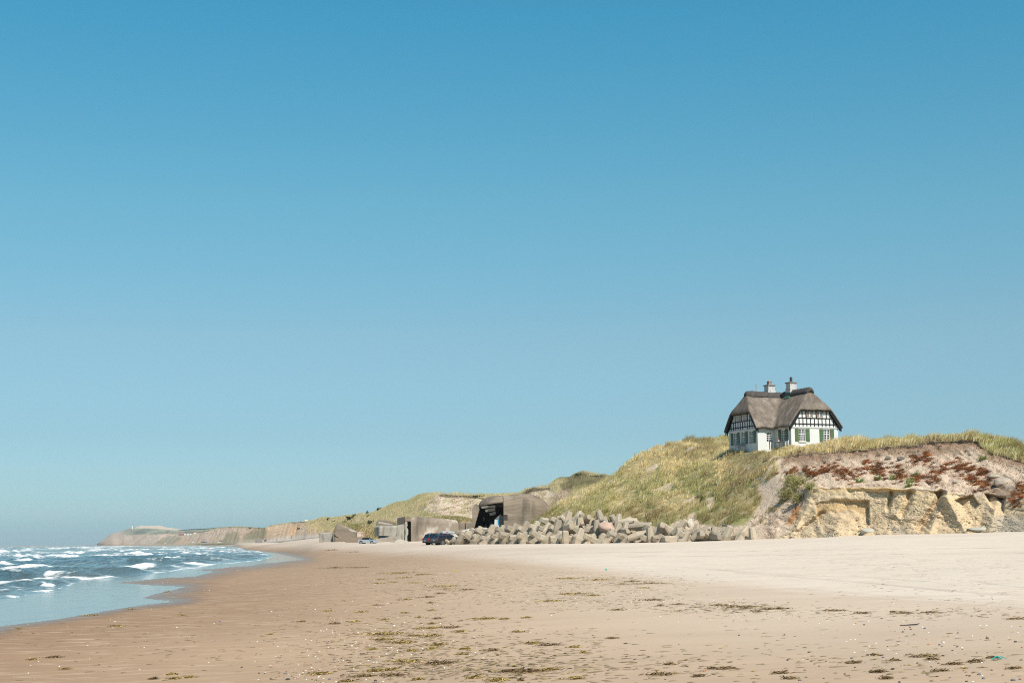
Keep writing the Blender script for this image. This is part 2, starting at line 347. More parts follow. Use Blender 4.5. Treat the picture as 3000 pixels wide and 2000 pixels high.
# ------------------------------------------------------------------ hills: the dunes behind the bunkers and the long cliff coast
hk = [(283, [(1598, 6540), (1597.2, 6560), (1595, 6580), (1594, 6590), (1593.5, 6600), (1593, 6620), (1600, 6800)]),
      (300, [(1597.5, 6400), (1596.8, 6420), (1587, 6440), (1585, 6460), (1584, 6480), (1583, 6500), (1595, 6800)]),
      (325, [(1597.5, 6200), (1596.7, 6220), (1578, 6240), (1571, 6270), (1566, 6300), (1562.5, 6350), (1580, 6800)]),
      (350, [(1597.5, 6060), (1596.5, 6080), (1580, 6120), (1568, 6160), (1562, 6250), (1556.5, 6350), (1580, 7000)]),
      (387, [(1597.3, 5700), (1596.2, 5720), (1582, 5760), (1568, 5800), (1557, 6200), (1545.5, 6450), (1575, 7200)]),
      (410, [(1597, 5400), (1596, 5420), (1580, 5470), (1564, 5520), (1554, 6100), (1539, 6500), (1575, 7200)]),
      (470, [(1596.7, 4700), (1595.7, 4720), (1580, 4780), (1566, 4840), (1554, 5800), (1538.5, 6500), (1570, 7200)]),
      (482, [(1596.6, 4550), (1595.6, 4570), (1580, 4630), (1562, 4690), (1554, 5700), (1543, 6500), (1570, 7200)]),
      (540, [(1596, 3600), (1594.6, 3620), (1582, 3680), (1566, 3740), (1558, 5200), (1551, 6400), (1570, 7200)]),
      (600, [(1595, 2500), (1592.5, 2520), (1576, 2570), (1558, 2630), (1555, 3400), (1551, 5800), (1570, 6600)]),
      (650, [(1594, 1900), (1591.5, 1920), (1568, 1970), (1547, 2030), (1545, 2060), (1543.5, 2100), (1575, 2500)]),
      (700, [(1593.5, 1450), (1590.3, 1470), (1566, 1510), (1544, 1560), (1542, 1580), (1541, 1600), (1575, 1900)]),
      (780, [(1592, 1010), (1586.5, 1030), (1568, 1060), (1549, 1100), (1547, 1115), (1545.5, 1130), (1575, 1400)]),
      (795, [(1592, 960), (1586, 975), (1566, 1000), (1541, 1040), (1539, 1055), (1538, 1070), (1575, 1300)]),
      (850, [(1590, 760), (1582, 775), (1556, 800), (1532, 835), (1530, 850), (1529, 870), (1575, 1100)]),
      (900, [(1588, 570), (1576, 580), (1552, 610), (1530, 650), (1528, 665), (1527, 680), (1575, 860)]),
      (935, [(1586, 480), (1572, 490), (1550, 525), (1528, 560), (1525, 575), (1523, 590), (1575, 760)]),
      (961, [(1586, 425), (1573, 432), (1550, 468), (1524, 505), (1520.5, 520), (1519, 535), (1575, 700)]),
      (985, [(1586, 405), (1574, 412), (1550, 446), (1520, 482), (1516, 497), (1514, 512), (1575, 680)]),
      (1029, [(1586, 365), (1576, 372), (1552, 405), (1522, 442), (1516, 458), (1513.5, 472), (1575, 640)]),
      (1050, [(1586, 350), (1576, 356), (1550, 390), (1520, 422), (1512, 438), (1508.5, 454), (1575, 620)]),
      (1087, [(1586, 325), (1576, 332), (1550, 362), (1520, 395), (1509, 412), (1504.5, 430), (1575, 590)]),
      (1110, [(1586, 312), (1575, 320), (1548, 350), (1512, 382), (1498, 400), (1493.5, 418), (1575, 570)]),
      (1130, [(1586, 300), (1575, 308), (1546, 336), (1506, 368), (1490, 386), (1485, 404), (1575, 550)]),
      (1158, [(1586, 288), (1574, 295), (1544, 322), (1500, 352), (1483, 370), (1476, 388), (1575, 530)]),
      (1190, [(1586, 272), (1573, 279), (1540, 306), (1495, 336), (1478, 352), (1473.5, 366), (1575, 510)]),
      (1215, [(1586, 262), (1570, 269), (1536, 294), (1482, 322), (1462, 336), (1454.5, 348), (1575, 490)]),
      (1245, [(1585, 256), (1566, 262), (1525, 282), (1478, 304), (1457, 318), (1451, 330), (1575, 470)]),
      (1288, [(1585, 250), (1562, 256), (1522, 274), (1480, 292), (1453, 306), (1447.5, 318), (1575, 460)]),
      (1345, [(1584, 245), (1560, 250), (1522, 270), (1482, 288), (1453, 302), (1447.5, 314), (1575, 450)]),
      (1391, [(1584, 240), (1558, 246), (1525, 266), (1486, 284), (1456, 296), (1451.5, 308), (1575, 440)]),
      (1450, [(1580, 236), (1556, 242), (1525, 262), (1488, 280), (1456, 292), (1452, 304), (1570, 430)]),
      (1515, [(1580, 230), (1552, 236), (1520, 254), (1480, 270), (1452, 284), (1448, 298), (1570, 420)]),
      (1533, [(1580, 228), (1550, 234), (1515, 250), (1470, 264), (1441, 276), (1438, 286), (1570, 420)]),
      (1557, [(1580, 226), (1548, 232), (1510, 248), (1460, 262), (1431, 270), (1427, 278), (1570, 410)]),
      (1606, [(1580, 224), (1546, 230), (1505, 244), (1452, 258), (1429, 266), (1425, 274), (1570, 400)]),
      (1633, [(1580, 222), (1545, 228), (1498, 242), (1440, 256), (1410, 264), (1404.5, 272), (1570, 400)]),
      (1668, [(1580, 220), (1545, 226), (1495, 240), (1435, 254), (1406, 262), (1402, 270), (1570, 400)]),
      (1678, [(1580, 219), (1545, 225), (1494, 239), (1428, 253), (1396, 261), (1391, 269), (1570, 400)]),
      (1712, [(1580, 218), (1545, 224), (1490, 238), (1420, 252), (1390, 260), (1384.5, 268), (1570, 400)]),
      (1780, [(1580, 216), (1545, 222), (1490, 236), (1430, 250), (1403, 258), (1398.5, 266), (1570, 400)]),
      (1950, [(1580, 214), (1550, 220), (1510, 234), (1470, 248), (1440, 256), (1425, 264), (1570, 400)])]
def lay_back(keys, upto, slope):                 # set the crest back from the foot until the cliff stands at the wanted slope
    ft = [at(k[0], *k[1][1]) for k in keys]
    for i, k in enumerate(keys):
        if k[0] >= upto: continue
        a, b = ft[i], ft[min(i + 1, len(ft) - 1)]; t = Vector((b.x - a.x, b.y - a.y)).normalized(); pyc = k[1][3][0]
        for Y in np.geomspace(k[1][3][1], 6450, 120):
            p = at(k[0], pyc, Y); n = (p.x - a.x) * -t.y + (p.y - a.y) * t.x
            if abs(n) > slope * (p.z - a.z): break
        k[1][3] = (pyc, Y); f = k[1][1]; m = at(k[0], *f).lerp(at(k[0], pyc, Y), .5); k[1][2] = (float(proj(np.array([m]))[1][0]), m.y / K)
        for j in (4, 5): k[1][j] = (k[1][j][0], max(k[1][j][1], k[1][j - 1][1] * 1.015))
        k[1][6] = (k[1][6][0], max(k[1][6][1], k[1][5][1] * 1.1))
lay_back(hk, 1000, 1.25)
HP, hpar, hcx = sheet(hk, 284, 1950, 1.8, [3, 34, 34, 20, 18, 8])
hpx, hpy = proj(HP); HP0 = HP.copy(); Yd = HP[..., 1] / K
hvd = viewdir(HP); sc_ = np.clip(Yd / 300, .8, 14)
s_al = np.cumsum(np.r_[0, np.linalg.norm(np.diff(HP[0, :, :2], axis=0), axis=1)])[None] + 0 * Yd     # metres along the foot
face = sstep(.9, 1.3, hpar)[:, None] * sstep(3.4, 2.7, hpar)[:, None]
s_n = np.cumsum(np.r_[0, np.linalg.norm(np.diff(HP[0, :, :2], axis=0), axis=1)] / sc_[0])[None] + 0 * Yd; dg = s_n - HP[..., 2] * 1.0
gul = fbm(dg / 9, HP[..., 2] / (40 * sc_ ** .6), 4, 41) * 1.3 + .9 * np.abs(fbm(dg / 22, HP[..., 2] / (60 * sc_ ** .5), 3, 43))
HP[..., :2] += hvd * (gul * face * np.where(sc_ < 1.7, .9, 1.35 * 2.2 * np.minimum(sc_, 7) ** .9))[..., None]
HP[..., 2] += fbm(s_n / 14, hpar[:, None] + 0 * Yd, 4, 44) * Yd / 3500 * 1.6 * sstep(900, 700, hpx) * sstep(1.6, 2.6, hpar)[:, None] * sstep(5.2, 4.6, hpar)[:, None]
HP[..., 2] += (fbm(HP0[..., 0] / (7 * sc_ ** .7), HP0[..., 1] / (7 * sc_ ** .7), 4, 45) * .55 + fbm(HP0[..., 0] / 2.2, HP0[..., 1] / 2.2, 3, 46) * .22) * np.minimum(sc_, 2.2) * sstep(.8, 1.6, hpar)[:, None] * sstep(5.4, 4.6, hpar)[:, None]
nz1 = fbm(HP0[..., 0] / (5 * sc_ ** .7), HP0[..., 1] / (9 * sc_ ** .7) + HP0[..., 2] * .4, 4, 47)
nz2 = fbm(dg / 6, HP0[..., 2] / (60 * sc_ ** .6), 4, 49) * 1.2
_c = lambda *c: np.array(lin(*c, .66))
g_straw, g_green, g_dark, s_pale, s_peach, s_brown = _c(204, 190, 146), _c(168, 164, 112), _c(112, 104, 74), _c(240, 216, 192), _c(226, 186, 150), _c(168, 140, 112)
mixc = lambda a, b, t: a * (1 - t[..., None]) + b * t[..., None]
hc = mixc(g_straw + 0 * HP, g_green, sstep(-.35, .5, nz1))
hc = mixc(hc, g_dark, .7 * sstep(.42, .7, fbm(HP0[..., 0] / (3.2 * sc_ ** .7), HP0[..., 1] / (5 * sc_ ** .7), 3, 53)))
bare = soft(hpx, hpy + nz1 * 10, [(1228, 1500), (1250, 1474), (1282, 1450), (1330, 1452), (1392, 1456), (1418, 1466), (1400, 1522), (1300, 1520)], 8)
bare = np.maximum(bare, soft(hpx, hpy + nz1 * 8, [(1530, 1446), (1556, 1431), (1608, 1428), (1630, 1440), (1612, 1478), (1570, 1490), (1535, 1480)], 6))
bare = np.maximum(bare, .9 * soft(hpx, hpy + nz1 * 14, [(1622, 1440), (1656, 1424), (1680, 1436), (1650, 1470), (1616, 1490)], 6))
bare = np.maximum(bare, soft(hpx, hpy + nz1 * 5, [(1018, 1527), (1034, 1520), (1072, 1517), (1074, 1525), (1030, 1535)], 3))
bare = np.maximum(bare, soft(hpx, hpy + nz1 * 4, [(1148, 1525), (1165, 1510), (1176, 1518), (1165, 1530)], 3))
farc = sstep(1010, 930, hpx)
near_bare = bare * (.35 + .65 * sstep(-.25, .15, fbm(HP0[..., 0] / 1.3 , HP0[..., 2] * 1.6 , 4, 57)))
fbare = farc * face * sstep(-.06, .16, nz2 + .25 * nz1 + np.interp(hpx, [280, 500, 560, 640, 700, 780, 800, 860, 900, 1000], [.6, .45, .5, .45, .12, -.02, .12, -.1, -.1, -.3]))
peach = sstep(0, .4, fbm(s_al / (30 * sc_ ** .5), HP0[..., 2] / 60, 2, 59))
hc = mixc(hc, mixc(s_pale + 0 * HP, s_brown, .6 * sstep(.0, .6, nz2)), near_bare)
hc = mixc(hc, np.array(lin(222, 180, 150, .66)) + 0 * HP, farc * face * .6)
hc = mixc(hc, mixc(mixc(s_pale + 0 * HP, s_peach, peach), s_brown, .6 * sstep(.0, .5, nz1)), fbare * (.55 + .45 * sstep(-.3, .3, nz1)))
ol_ = np.maximum(np.maximum(soft(hpx, hpy + nz1 * 3, [(452, 1592), (478, 1573), (520, 1568), (532, 1576), (505, 1594)], 3), soft(hpx, hpy + nz1 * 3, [(645, 1592), (665, 1562), (692, 1556), (702, 1580), (690, 1592)], 4)), soft(hpx, hpy + nz1 * 3, [(705, 1588), (715, 1562), (760, 1550), (787, 1552), (775, 1576), (750, 1587)], 5))
hc = mixc(hc, mixc(_c(168, 156, 122) + 0 * HP, _c(196, 180, 146), sstep(.1, .5, nz2)), .85 * ol_)
scar = soft(hpx, hpy + nz1 * 4, [(852, 1540), (872, 1538), (866, 1560), (845, 1577), (838, 1575), (850, 1558)], 3)
hc = mixc(hc, _c(238, 196, 152) + 0 * HP, scar)
dk = sstep(.55, .75, fbm(HP0[..., 0] / (6 * sc_ ** .6), HP0[..., 2] / (2.5 * sc_ ** .5), 3, 61)) * sstep(2.6, 3.0, hpar)[:, None] * sstep(4.4, 3.4, hpar)[:, None]
hc = mixc(hc, _c(92, 86, 62) + 0 * HP, .6 * dk)
# fields and the drift sand on the headland
up = sstep(3.0, 3.15, hpar)[:, None] * sstep(640, 560, hpx)
hc = mixc(hc, mixc(_c(176, 172, 142) + 0 * HP, _c(140, 144, 120), sstep(-.1, .2, fbm(HP0[..., 0] / 120, HP0[..., 1] / 260, 3, 63))), up)
drift = soft(hpx, hpy, [(392, 1546), (412, 1538), (470, 1537), (480, 1542), (545, 1550.5), (540, 1553), (500, 1552), (455, 1548), (405, 1547)], 1.6) * sstep(3.8, 4.2, hpar)[:, None]
hc = mixc(hc, _c(240, 216, 190) + 0 * HP, drift)
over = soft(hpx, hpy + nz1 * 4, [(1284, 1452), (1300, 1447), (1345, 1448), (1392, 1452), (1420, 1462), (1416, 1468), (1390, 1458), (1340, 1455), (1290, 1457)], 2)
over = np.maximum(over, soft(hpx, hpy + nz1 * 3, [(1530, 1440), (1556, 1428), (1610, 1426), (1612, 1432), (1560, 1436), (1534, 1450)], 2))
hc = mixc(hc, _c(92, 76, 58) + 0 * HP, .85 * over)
dks = soft(hpx, hpy + nz1 * 8, [(1636, 1412), (1672, 1400), (1700, 1388), (1780, 1401), (1740, 1428), (1690, 1436), (1650, 1436)], 6)
hc = mixc(hc, _c(112, 104, 74) + 0 * HP, .8 * dks)
tip = sstep(372, 352, hpx) * sstep(2, 2.5, hpar)[:, None]
hc = mixc(hc, _c(205, 182, 160) + 0 * HP, .9 * tip)
foot = sstep(1.55, 1.0, hpar)[:, None] * sstep(640, 800, hpx) * sstep(1010, 960, hpx)
hc = mixc(hc, _c(236, 220, 202) + 0 * HP, foot)
hills = link('hills', raw_mesh('hills', HP, grid_faces(*HP.shape[:2]), True, {'Col': hc}), M('hill_ground', attr='Col', rough=.95, var=.16, scale=.35, fine=.2, fscale=1.6, bump=.10, bscale=1.2, spec=.05))
tag(hills, kind='structure')
# far wood behind the coast
wx = np.arange(515, 676, 1.0); wp = np.array([at_np(wx, np.interp(wx, [515, 560, 610, 640, 660, 676], [1553, 1549.5, 1547, 1544, 1544, 1548]) + 0.9 * fbm(wx / 3.0, wx * 0, 3, 77) - .4, y_) for y_ in (5900,)])[0]
rows_ = [wp * [1, 1, 0] + [0, 0, 12.0], wp - [0, 60, 9], wp, wp + [0, 160, -2], wp * [1, 1, 0] + [0, 400, 12]]
wood = link('forest', raw_mesh('forest', np.stack(rows_), grid_faces(5, len(wx)), False), M('far_spruce_wood', (.035, .05, .035), .95, .3, .05))
tag(wood, 'dark far-off wood on the skyline beyond the cliffs', 'forest', kind='stuff')

# ------------------------------------------------------------------ dune: the high dune with the house and its broken cliff
dk_ = [(1545, [(1556, 183), (1550, 184), (1548, 185), (1546, 186), (1545, 187), (1544, 188), (1543, 189), (1542, 190), (1575, 205), (1600, 240)]),
       (1580, [(1572, 179), (1562, 180), (1552, 181.5), (1543, 183), (1536, 185), (1532, 187), (1530, 189), (1529, 191), (1560, 206), (1600, 240)]),
       (1620, [(1580, 173), (1568, 175), (1550, 177), (1532, 180), (1515, 184), (1505, 187), (1500, 190), (1498, 193), (1530, 208), (1600, 240)]),
       (1700, [(1585, 164), (1572, 166), (1548, 168.5), (1520, 173), (1491, 178), (1472, 183), (1460, 188), (1454, 193), (1490, 210), (1590, 250)]),
       (1780, [(1590, 159), (1577, 161), (1548, 163.5), (1504, 170), (1466, 176), (1438, 181), (1417, 187), (1407, 192), (1450, 212), (1580, 260)]),
       (1860, [(1592, 155), (1579, 157), (1548, 160), (1500, 167), (1447, 175), (1398, 181), (1354, 188), (1338, 194), (1390, 214), (1560, 270)]),
       (1920, [(1595, 152), (1582, 154), (1548, 157), (1495, 164), (1428, 172), (1368, 180), (1328, 188), (1315, 197), (1360, 220), (1540, 280)]),
       (2000, [(1595, 149), (1582, 151), (1548, 153.5), (1490, 160), (1422, 168), (1358, 176), (1315, 185), (1297, 200), (1340, 226), (1520, 290)]),
       (2080, [(1595, 145), (1582, 147), (1548, 149.5), (1494, 155), (1427, 162), (1357, 168), (1322, 175), (1289, 205), (1330, 232), (1500, 300)]),
       (2150, [(1594, 142), (1581, 144), (1548, 146), (1492, 151), (1428, 156), (1368, 161), (1325, 166), (1290, 205), (1320, 236), (1500, 300)]),
       (2220, [(1593, 139), (1580, 141), (1546, 143), (1490, 148), (1430, 152), (1378, 155), (1326, 158.5), (1312, 178), (1330, 220), (1500, 300)]),
       (2275, [(1592, 137), (1578, 139), (1545, 140.8), (1490, 144.5), (1432, 148), (1372, 151.5), (1338, 154.5), (1312, 163), (1335, 210), (1500, 300)]),
       (2330, [(1590, 135.5), (1576, 137.3), (1541, 139), (1500, 140.6), (1434, 144), (1362, 150.5), (1329, 153.2), (1310, 160), (1330, 205), (1500, 300)]),
       (2380, [(1588, 134.5), (1574, 136.2), (1537, 137.6), (1500, 138.4), (1430, 139.8), (1353, 149), (1323, 151.5), (1308, 158), (1326, 190), (1500, 300)]),
       (2450, [(1586, 132.5), (1572, 134), (1537, 135.5), (1500, 136.2), (1429, 137.5), (1347, 147), (1318, 149.5), (1305, 155), (1302, 170), (1500, 300)]),
       (2550, [(1584, 130.5), (1569, 132), (1535, 133.5), (1500, 134.2), (1430, 135.5), (1342, 145), (1312, 147.3), (1305, 152), (1304, 166), (1500, 300)]),
       (2650, [(1582, 127.5), (1567, 129), (1535, 130.5), (1500, 131.2), (1433, 132.5), (1337, 143), (1304, 145), (1298, 150), (1295, 164), (1500, 300)]),
       (2750, [(1580, 124.5), (1565, 126), (1540, 127.5), (1505, 128.5), (1437, 130), (1330, 140), (1292, 142), (1289, 147), (1288, 160), (1500, 300)]),
       (2850, [(1578, 121.5), (1563, 123), (1540, 124.5), (1500, 126), (1450, 127.5), (1335, 137), (1287, 139.6), (1284, 144), (1282, 156), (1500, 300)]),
       (2890, [(1577, 120.5), (1562, 122), (1540, 123.5), (1500, 125), (1453, 126.5), (1345, 135), (1305, 137.6), (1292, 142), (1285, 154), (1500, 300)]),
       (2930, [(1576, 119.3), (1561, 120.8), (1540, 122.3), (1500, 123.8), (1455, 125.3), (1370, 132.6), (1330, 135.5), (1304, 141), (1291, 153), (1500, 300)]),
       (3000, [(1573, 116.5), (1558, 118), (1540, 119.5), (1500, 121), (1455, 122.5), (1390, 129), (1348, 132), (1322, 138), (1304, 150), (1500, 300)]),
       (3150, [(1568, 111.5), (1553, 113), (1535, 114.5), (1495, 116), (1450, 117.5), (1400, 124), (1365, 127), (1338, 133), (1320, 147), (1500, 300)]),
       (3400, [(1560, 103.5), (1545, 105), (1530, 106.5), (1490, 108), (1450, 109.5), (1410, 116), (1375, 119), (1350, 125), (1335, 140), (1500, 300)])]
DP, dpar, dcx = sheet(dk_, 1545, 3390, 2.5, [3, 26, 30, 40, 44, 34, 14, 12, 4])
dpx, dpy = proj(DP); DP0 = DP.copy(); dvd = viewdir(DP); X0, Y0, Z0 = DP0[..., 0], DP0[..., 1], DP0[..., 2]
n_a = fbm(X0 / 3.2, Z0 / 2.4, 4, 101); n_b = fbm(X0 / 1.0, Z0 / .8, 4, 103); n_c = fbm(X0 / 7.0, Z0 / 5.0, 3, 105)
GRASS = [(1545, 1560), (1545, 1500), (1600, 1470), (1700, 1420), (1800, 1350), (1900, 1270), (2100, 1240), (2300, 1240), (2700, 1240), (3420, 1240), (3420, 1370), (3150, 1367), (3000, 1350), (2930, 1332), (2905, 1322), (2882, 1305), (2856, 1287), (2800, 1289), (2748, 1291),
         (2700, 1300), (2650, 1304), (2550, 1312), (2450, 1318), (2380, 1323), (2330, 1329), (2290, 1338), (2272, 1352), (2276, 1375), (2272, 1392), (2255, 1411), (2222, 1418), (2214, 1440), (2234, 1462), (2220, 1486), (2208, 1520), (2170, 1542), (2100, 1545), (2050, 1534),
         (2036, 1500), (2020, 1505), (1998, 1545), (1950, 1540), (1900, 1548), (1850, 1530), (1800, 1533), (1760, 1525), (1700, 1535), (1640, 1528), (1600, 1545)]
gr = soft(dpx + n_a * 9, dpy + n_b * 5, GRASS, 5)
cliffz = soft(dpx, dpy, [(2290, 1340), (2330, 1330), (2380, 1324), (2450, 1319), (2550, 1313), (2650, 1305), (2748, 1292), (2856, 1288), (2905, 1323), (3000, 1350), (3420, 1378), (3420, 1600), (2240, 1600), (2240, 1520), (2290, 1440)], 8)
def gl(pts, w, k=1.0): return np.exp(-(segdist(dpx, dpy * k, [(x, y * k) for x, y in pts]) / w) ** 2)
low = sstep(1432, 1440, dpy)
lowc = cliffz * low
def vee(pts, w): return np.maximum(0, 1 - segdist(dpx, dpy, pts) / w)
tal_y = np.interp(dpx, [2240, 2320, 2380, 2420, 2500, 2546, 2600, 2650, 2700, 2735, 2772, 2800, 2862, 2895, 2915, 2960, 3050], [1470, 1494, 1522, 1500, 1490, 1512, 1494, 1502, 1520, 1490, 1454, 1488, 1482, 1494, 1478, 1488, 1488])
talus = sstep(-3, 5, dpy - tal_y + n_a * 8) * lowc
strata = fbm(X0 / 14, Z0 / .30, 3, 119)
dd = (n_c * .55 + n_a * .62 + fbm(X0 / .45, Z0 / .35, 2, 128) * .16) * cliffz * (1 - low) + n_b * .26 * np.maximum(cliffz * (1 - low), .4 * (1 - gr))
dd += lowc * (1 - talus) * (n_c * .12 + n_a * .06 + strata * .045 + fbm(X0 / .5, Z0 / .4, 2, 118) * .05)
dd += talus * (n_c * .22 + n_a * .20 + n_b * .16)
alc = soft(dpx, dpy + n_b * 3, [(2388, 1476), (2440, 1463), (2546, 1466), (2547, 1540), (2400, 1540)], 1.6)
dd += -alc * (.25 + .65 * sstep(2400, 2545, dpx)) * lowc
dd += lowc * (-1.1 * vee([(2613, 1434), (2611, 1452), (2601, 1490)], 9) - 1.2 * vee([(2668, 1440), (2656, 1480), (2642, 1506)], 15) - 1.7 * vee([(2758, 1440), (2746, 1470), (2716, 1520), (2696, 1548)], 16) - .7 * vee([(2412, 1500), (2380, 1530), (2335, 1562)], 9))
dd += lowc * (1.5 * vee([(2774, 1458), (2806, 1520), (2830, 1560)], 34) + .8 * vee([(2774, 1460), (2740, 1520), (2725, 1560)], 18) + 1.1 * vee([(2470, 1506), (2450, 1560)], 60) * sstep(1500, 1520, dpy) + 1.4 * vee([(2916, 1488), (2900, 1550)], 30) + .6 * vee([(2372, 1470), (2335, 1545)], 14))
dd += lowc * (-1.3 * soft(dpx, dpy + n_b * 3, [(2798, 1464), (2850, 1447), (2872, 1475), (2858, 1492), (2812, 1494)], 2) - 1.7 * soft(dpx, dpy + n_b * 4, [(2885, 1446), (2945, 1452), (2940, 1500), (2905, 1484)], 3) - .8 * soft(dpx, dpy, [(2735, 1437), (2775, 1438), (2770, 1452), (2748, 1458)], 2))
crk = np.abs(fbm(X0 / 2.4 + n_b * .2, Z0 / 7, 2, 127)); dd -= lowc * (1 - talus) * .12 * np.maximum(0, 1 - crk / .035)
dd += .18 * np.exp(-((dpy - np.interp(dpx, [2300, 2380, 2550, 2700, 2800, 3000], [1434, 1429, 1429, 1434, 1445, 1452])) / 3.0) ** 2) * sstep(2330, 2390, dpx) * (1 + n_a)
edge_y = np.interp(dpx, [2290, 2330, 2380, 2450, 2550, 2650, 2748, 2856, 2905, 3000, 3400], [1340, 1329, 1323, 1318, 1312, 1304, 1292, 1288, 1323, 1349, 1376])
below = dpy - edge_y
dd += (.36 * np.exp(-((below + 1) / 3.0) ** 2) - .40 * np.exp(-((below - 9) / 6.0) ** 2)) * cliffz * (1 + .8 * n_a)
dd += -2.2 * soft(dpx, dpy, [(2036, 1458), (2066, 1452), (2062, 1474), (2046, 1476)], 4)
DP[..., :2] += dvd * dd[..., None]
mid = sstep(1.0, 1.8, dpar)[:, None] * sstep(8.9, 8.0, dpar)[:, None]
house_flat = soft(X0, Y0 / K, [(at(2120, 1300, 165).x, 158), (at(2330, 1300, 158).x, 155), (at(2470, 1300, 160).x, 158), (at(2470, 1300, 185).x, 185), (at(2120, 1300, 185).x, 185)], 2.5)
DP[..., 2] += (fbm(X0 / 5.5, Y0 / 5.5, 3, 111) * .75 + fbm(X0 / 1.9, Y0 / 1.9, 3, 113) * .28) * mid * np.maximum(gr, .15) * (1 - .85 * house_flat)
DP[..., 2] += (vn(X0 / .45, Z0 / .45, 115) - .5) * .26 * cliffz
rg_ = np.random.default_rng(3); DP[..., :2] += dvd * ((rg_.random(X0.shape) - .5) * .12 * cliffz * (.35 + sstep(-.2, .3, n_a)) + fbm(X0 / .8, Z0 / .6, 3, 117) * .30 * cliffz * (.4 + .6 * sstep(1490, 1520, dpy)))[..., None]
# what the slope is made of
q_ = lambda *c: np.array(lin(*c, .70)) + 0 * DP
pale, clay, orange_, slump, greyc, soil, root = q_(229, 205, 179), q_(231, 207, 170), q_(232, 196, 140), q_(220, 196, 162), q_(190, 180, 162), q_(78, 60, 46), q_(168, 140, 116)
bench = np.interp(dpx, [2240, 2300, 2340, 2380, 2550, 2700, 2800, 2900, 3000, 3400], [1600, 1560, 1500, 1429, 1430, 1435, 1447, 1456, 1456, 1450])
cl = sstep(-3, 3, dpy - bench + n_b * 6 + n_a * 5)
c_ = mixc(pale, root, .95 * sstep(48, 16, below + n_b * 16 + n_a * 16) * cliffz)
c_ = mixc(c_, soil, .62 * sstep(8, 1, below + n_a * 10 + n_b * 6) * sstep(2285, 2330, dpx))
c_ = mixc(c_, q_(150, 128, 108), .75 * sstep(2840, 2930, dpx) * sstep(.25, -.3, n_a) * (1 - cl))
lower = mixc(clay, orange_, sstep(14, 3, dpy - bench + n_b * 4) * sstep(2380, 2420, dpx) * sstep(2800, 2700, dpx) * .9)
lower = mixc(lower, q_(222, 196, 150), sstep(-.15, .35, fbm(X0 / 9, Z0 / .35, 3, 121)) * .5)
lower = mixc(lower, q_(216, 180, 130), .8 * alc); lower = mixc(lower, mixc(slump, q_(232, 205, 165), sstep(-.3, .3, n_b)), talus * .9)  # alcove tan: damp clay, with part of its shade put into the colour
lower = mixc(lower, q_(150, 122, 86), .28 * (1 - talus) * np.maximum(0, 1 - crk / .045))
lower = mixc(lower, greyc, .6 * sstep(.15, .45, fbm(X0 / 2.2, Z0 / 1.6, 3, 123) + .12) * sstep(1528, 1552, dpy + n_b * 6))
lower = mixc(lower, greyc, .75 * sstep(2870, 2930, dpx) * sstep(1500, 1520, dpy))
c_ = mixc(c_, lower, cl)
c_ = mixc(c_, q_(204, 152, 106), soft(dpx, dpy + n_b * 5, [(2325, 1480), (2350, 1482), (2338, 1510), (2318, 1535), (2300, 1532), (2318, 1505)], 5))
c_ = mixc(c_, root, .5 * sstep(0, .5, n_b) * (1 - cl) * cliffz)
gap = sstep(.34, .5, fbm(X0 / 2.6, Y0 / 3.5, 3, 139) + .2 * n_b) * gr
gsoil = mixc(q_(186, 170, 124), q_(150, 150, 96), sstep(-.2, .3, n_a))
c_ = mixc(c_, gsoil, gr * (1 - .7 * gap))
dune = link('dune', raw_mesh('dune', DP, grid_faces(*DP.shape[:2]), True, {'Col': c_}), M('dune_ground', attr='Col', rough=.95, var=.14, scale=1.4, fine=.28, fscale=4.5, bump=.12, bscale=3.2, spec=.05))
tag(dune, kind='structure')
_pc = {}
def surf(px, py, P=DP, s=1.0):                   # the point of a terrain sheet seen at a picture point
    if id(P) not in _pc: _pc[id(P)] = proj(P)
    qx, qy = _pc[id(P)]; d = np.hypot(qx - px, qy - py); k = np.unravel_index(np.argmin(d + (P[..., 1] / K) * .02), d.shape)
    return Vector(P[k])

# ------------------------------------------------------------------ sea
sq = np.concatenate([np.arange(420, 120, -2.0), np.arange(120, 8, -.38), np.geomspace(8, .45, 90)]); SY = 7700.0 / sq * K
sxp = np.concatenate([np.arange(-900, -30, 10), np.arange(-30, 960, 3.0)])
SX = (sxp[None] - CX) / (3500 * K) * SY[:, None]; SYY = np.broadcast_to(SY[:, None], SX.shape) + 0
WAVE = [(-1500, 1830), (-60, 1765), (0, 1757), (140, 1734), (205, 1714), (250, 1699), (330, 1692), (480, 1676), (640, 1652), (760, 1641.5), (815, 1626), (740, 1608), (700, 1603), (690, 1600), (600, 1598.5), (280, 1598.6)]
_wg = [(x / 5, y) for x, y in to_g(WAVE)]; _wp = _wg + [(-900, _wg[-1][1] * .3), (-900, 1500)]
gx = (CX + 3500 * K * SX / SYY) / 5; gy = 7700.0 * K / SYY
wsd = segdist(gx, gy, _wg) * np.where(inpoly(gx, gy, _wp), 1, -1)
amp = sstep(-1.0, 9, wsd) * np.interp(SYY / K, [20, 60, 150, 400, 6000], [.5, .75, 1.0, 1.2, 1.5])
wx_ = SX + 5 * fbm(SX / 30, SYY / 30, 2, 201); wy_ = SYY + 6 * fbm(SX / 26, SYY / 40, 3, 203)
def train(dx, dy, lam, s, sharp):
    k = math.hypot(dx, dy); ph = (wx_ * dx + wy_ * dy) / k / lam
    return (1 - np.abs(((ph + .35 * fbm(SX / lam / 3, SYY / lam / 3, 2, s)) % 1) * 2 - 1)) ** sharp
lamk = np.clip(SYY / K / 150, 1, 6)
w1 = train(.22, 1, 17, 211, 2.2); w2 = train(-.12, 1, 9.5, 213, 1.8); w3 = train(.5, 1, 5.5, 215, 1.5)
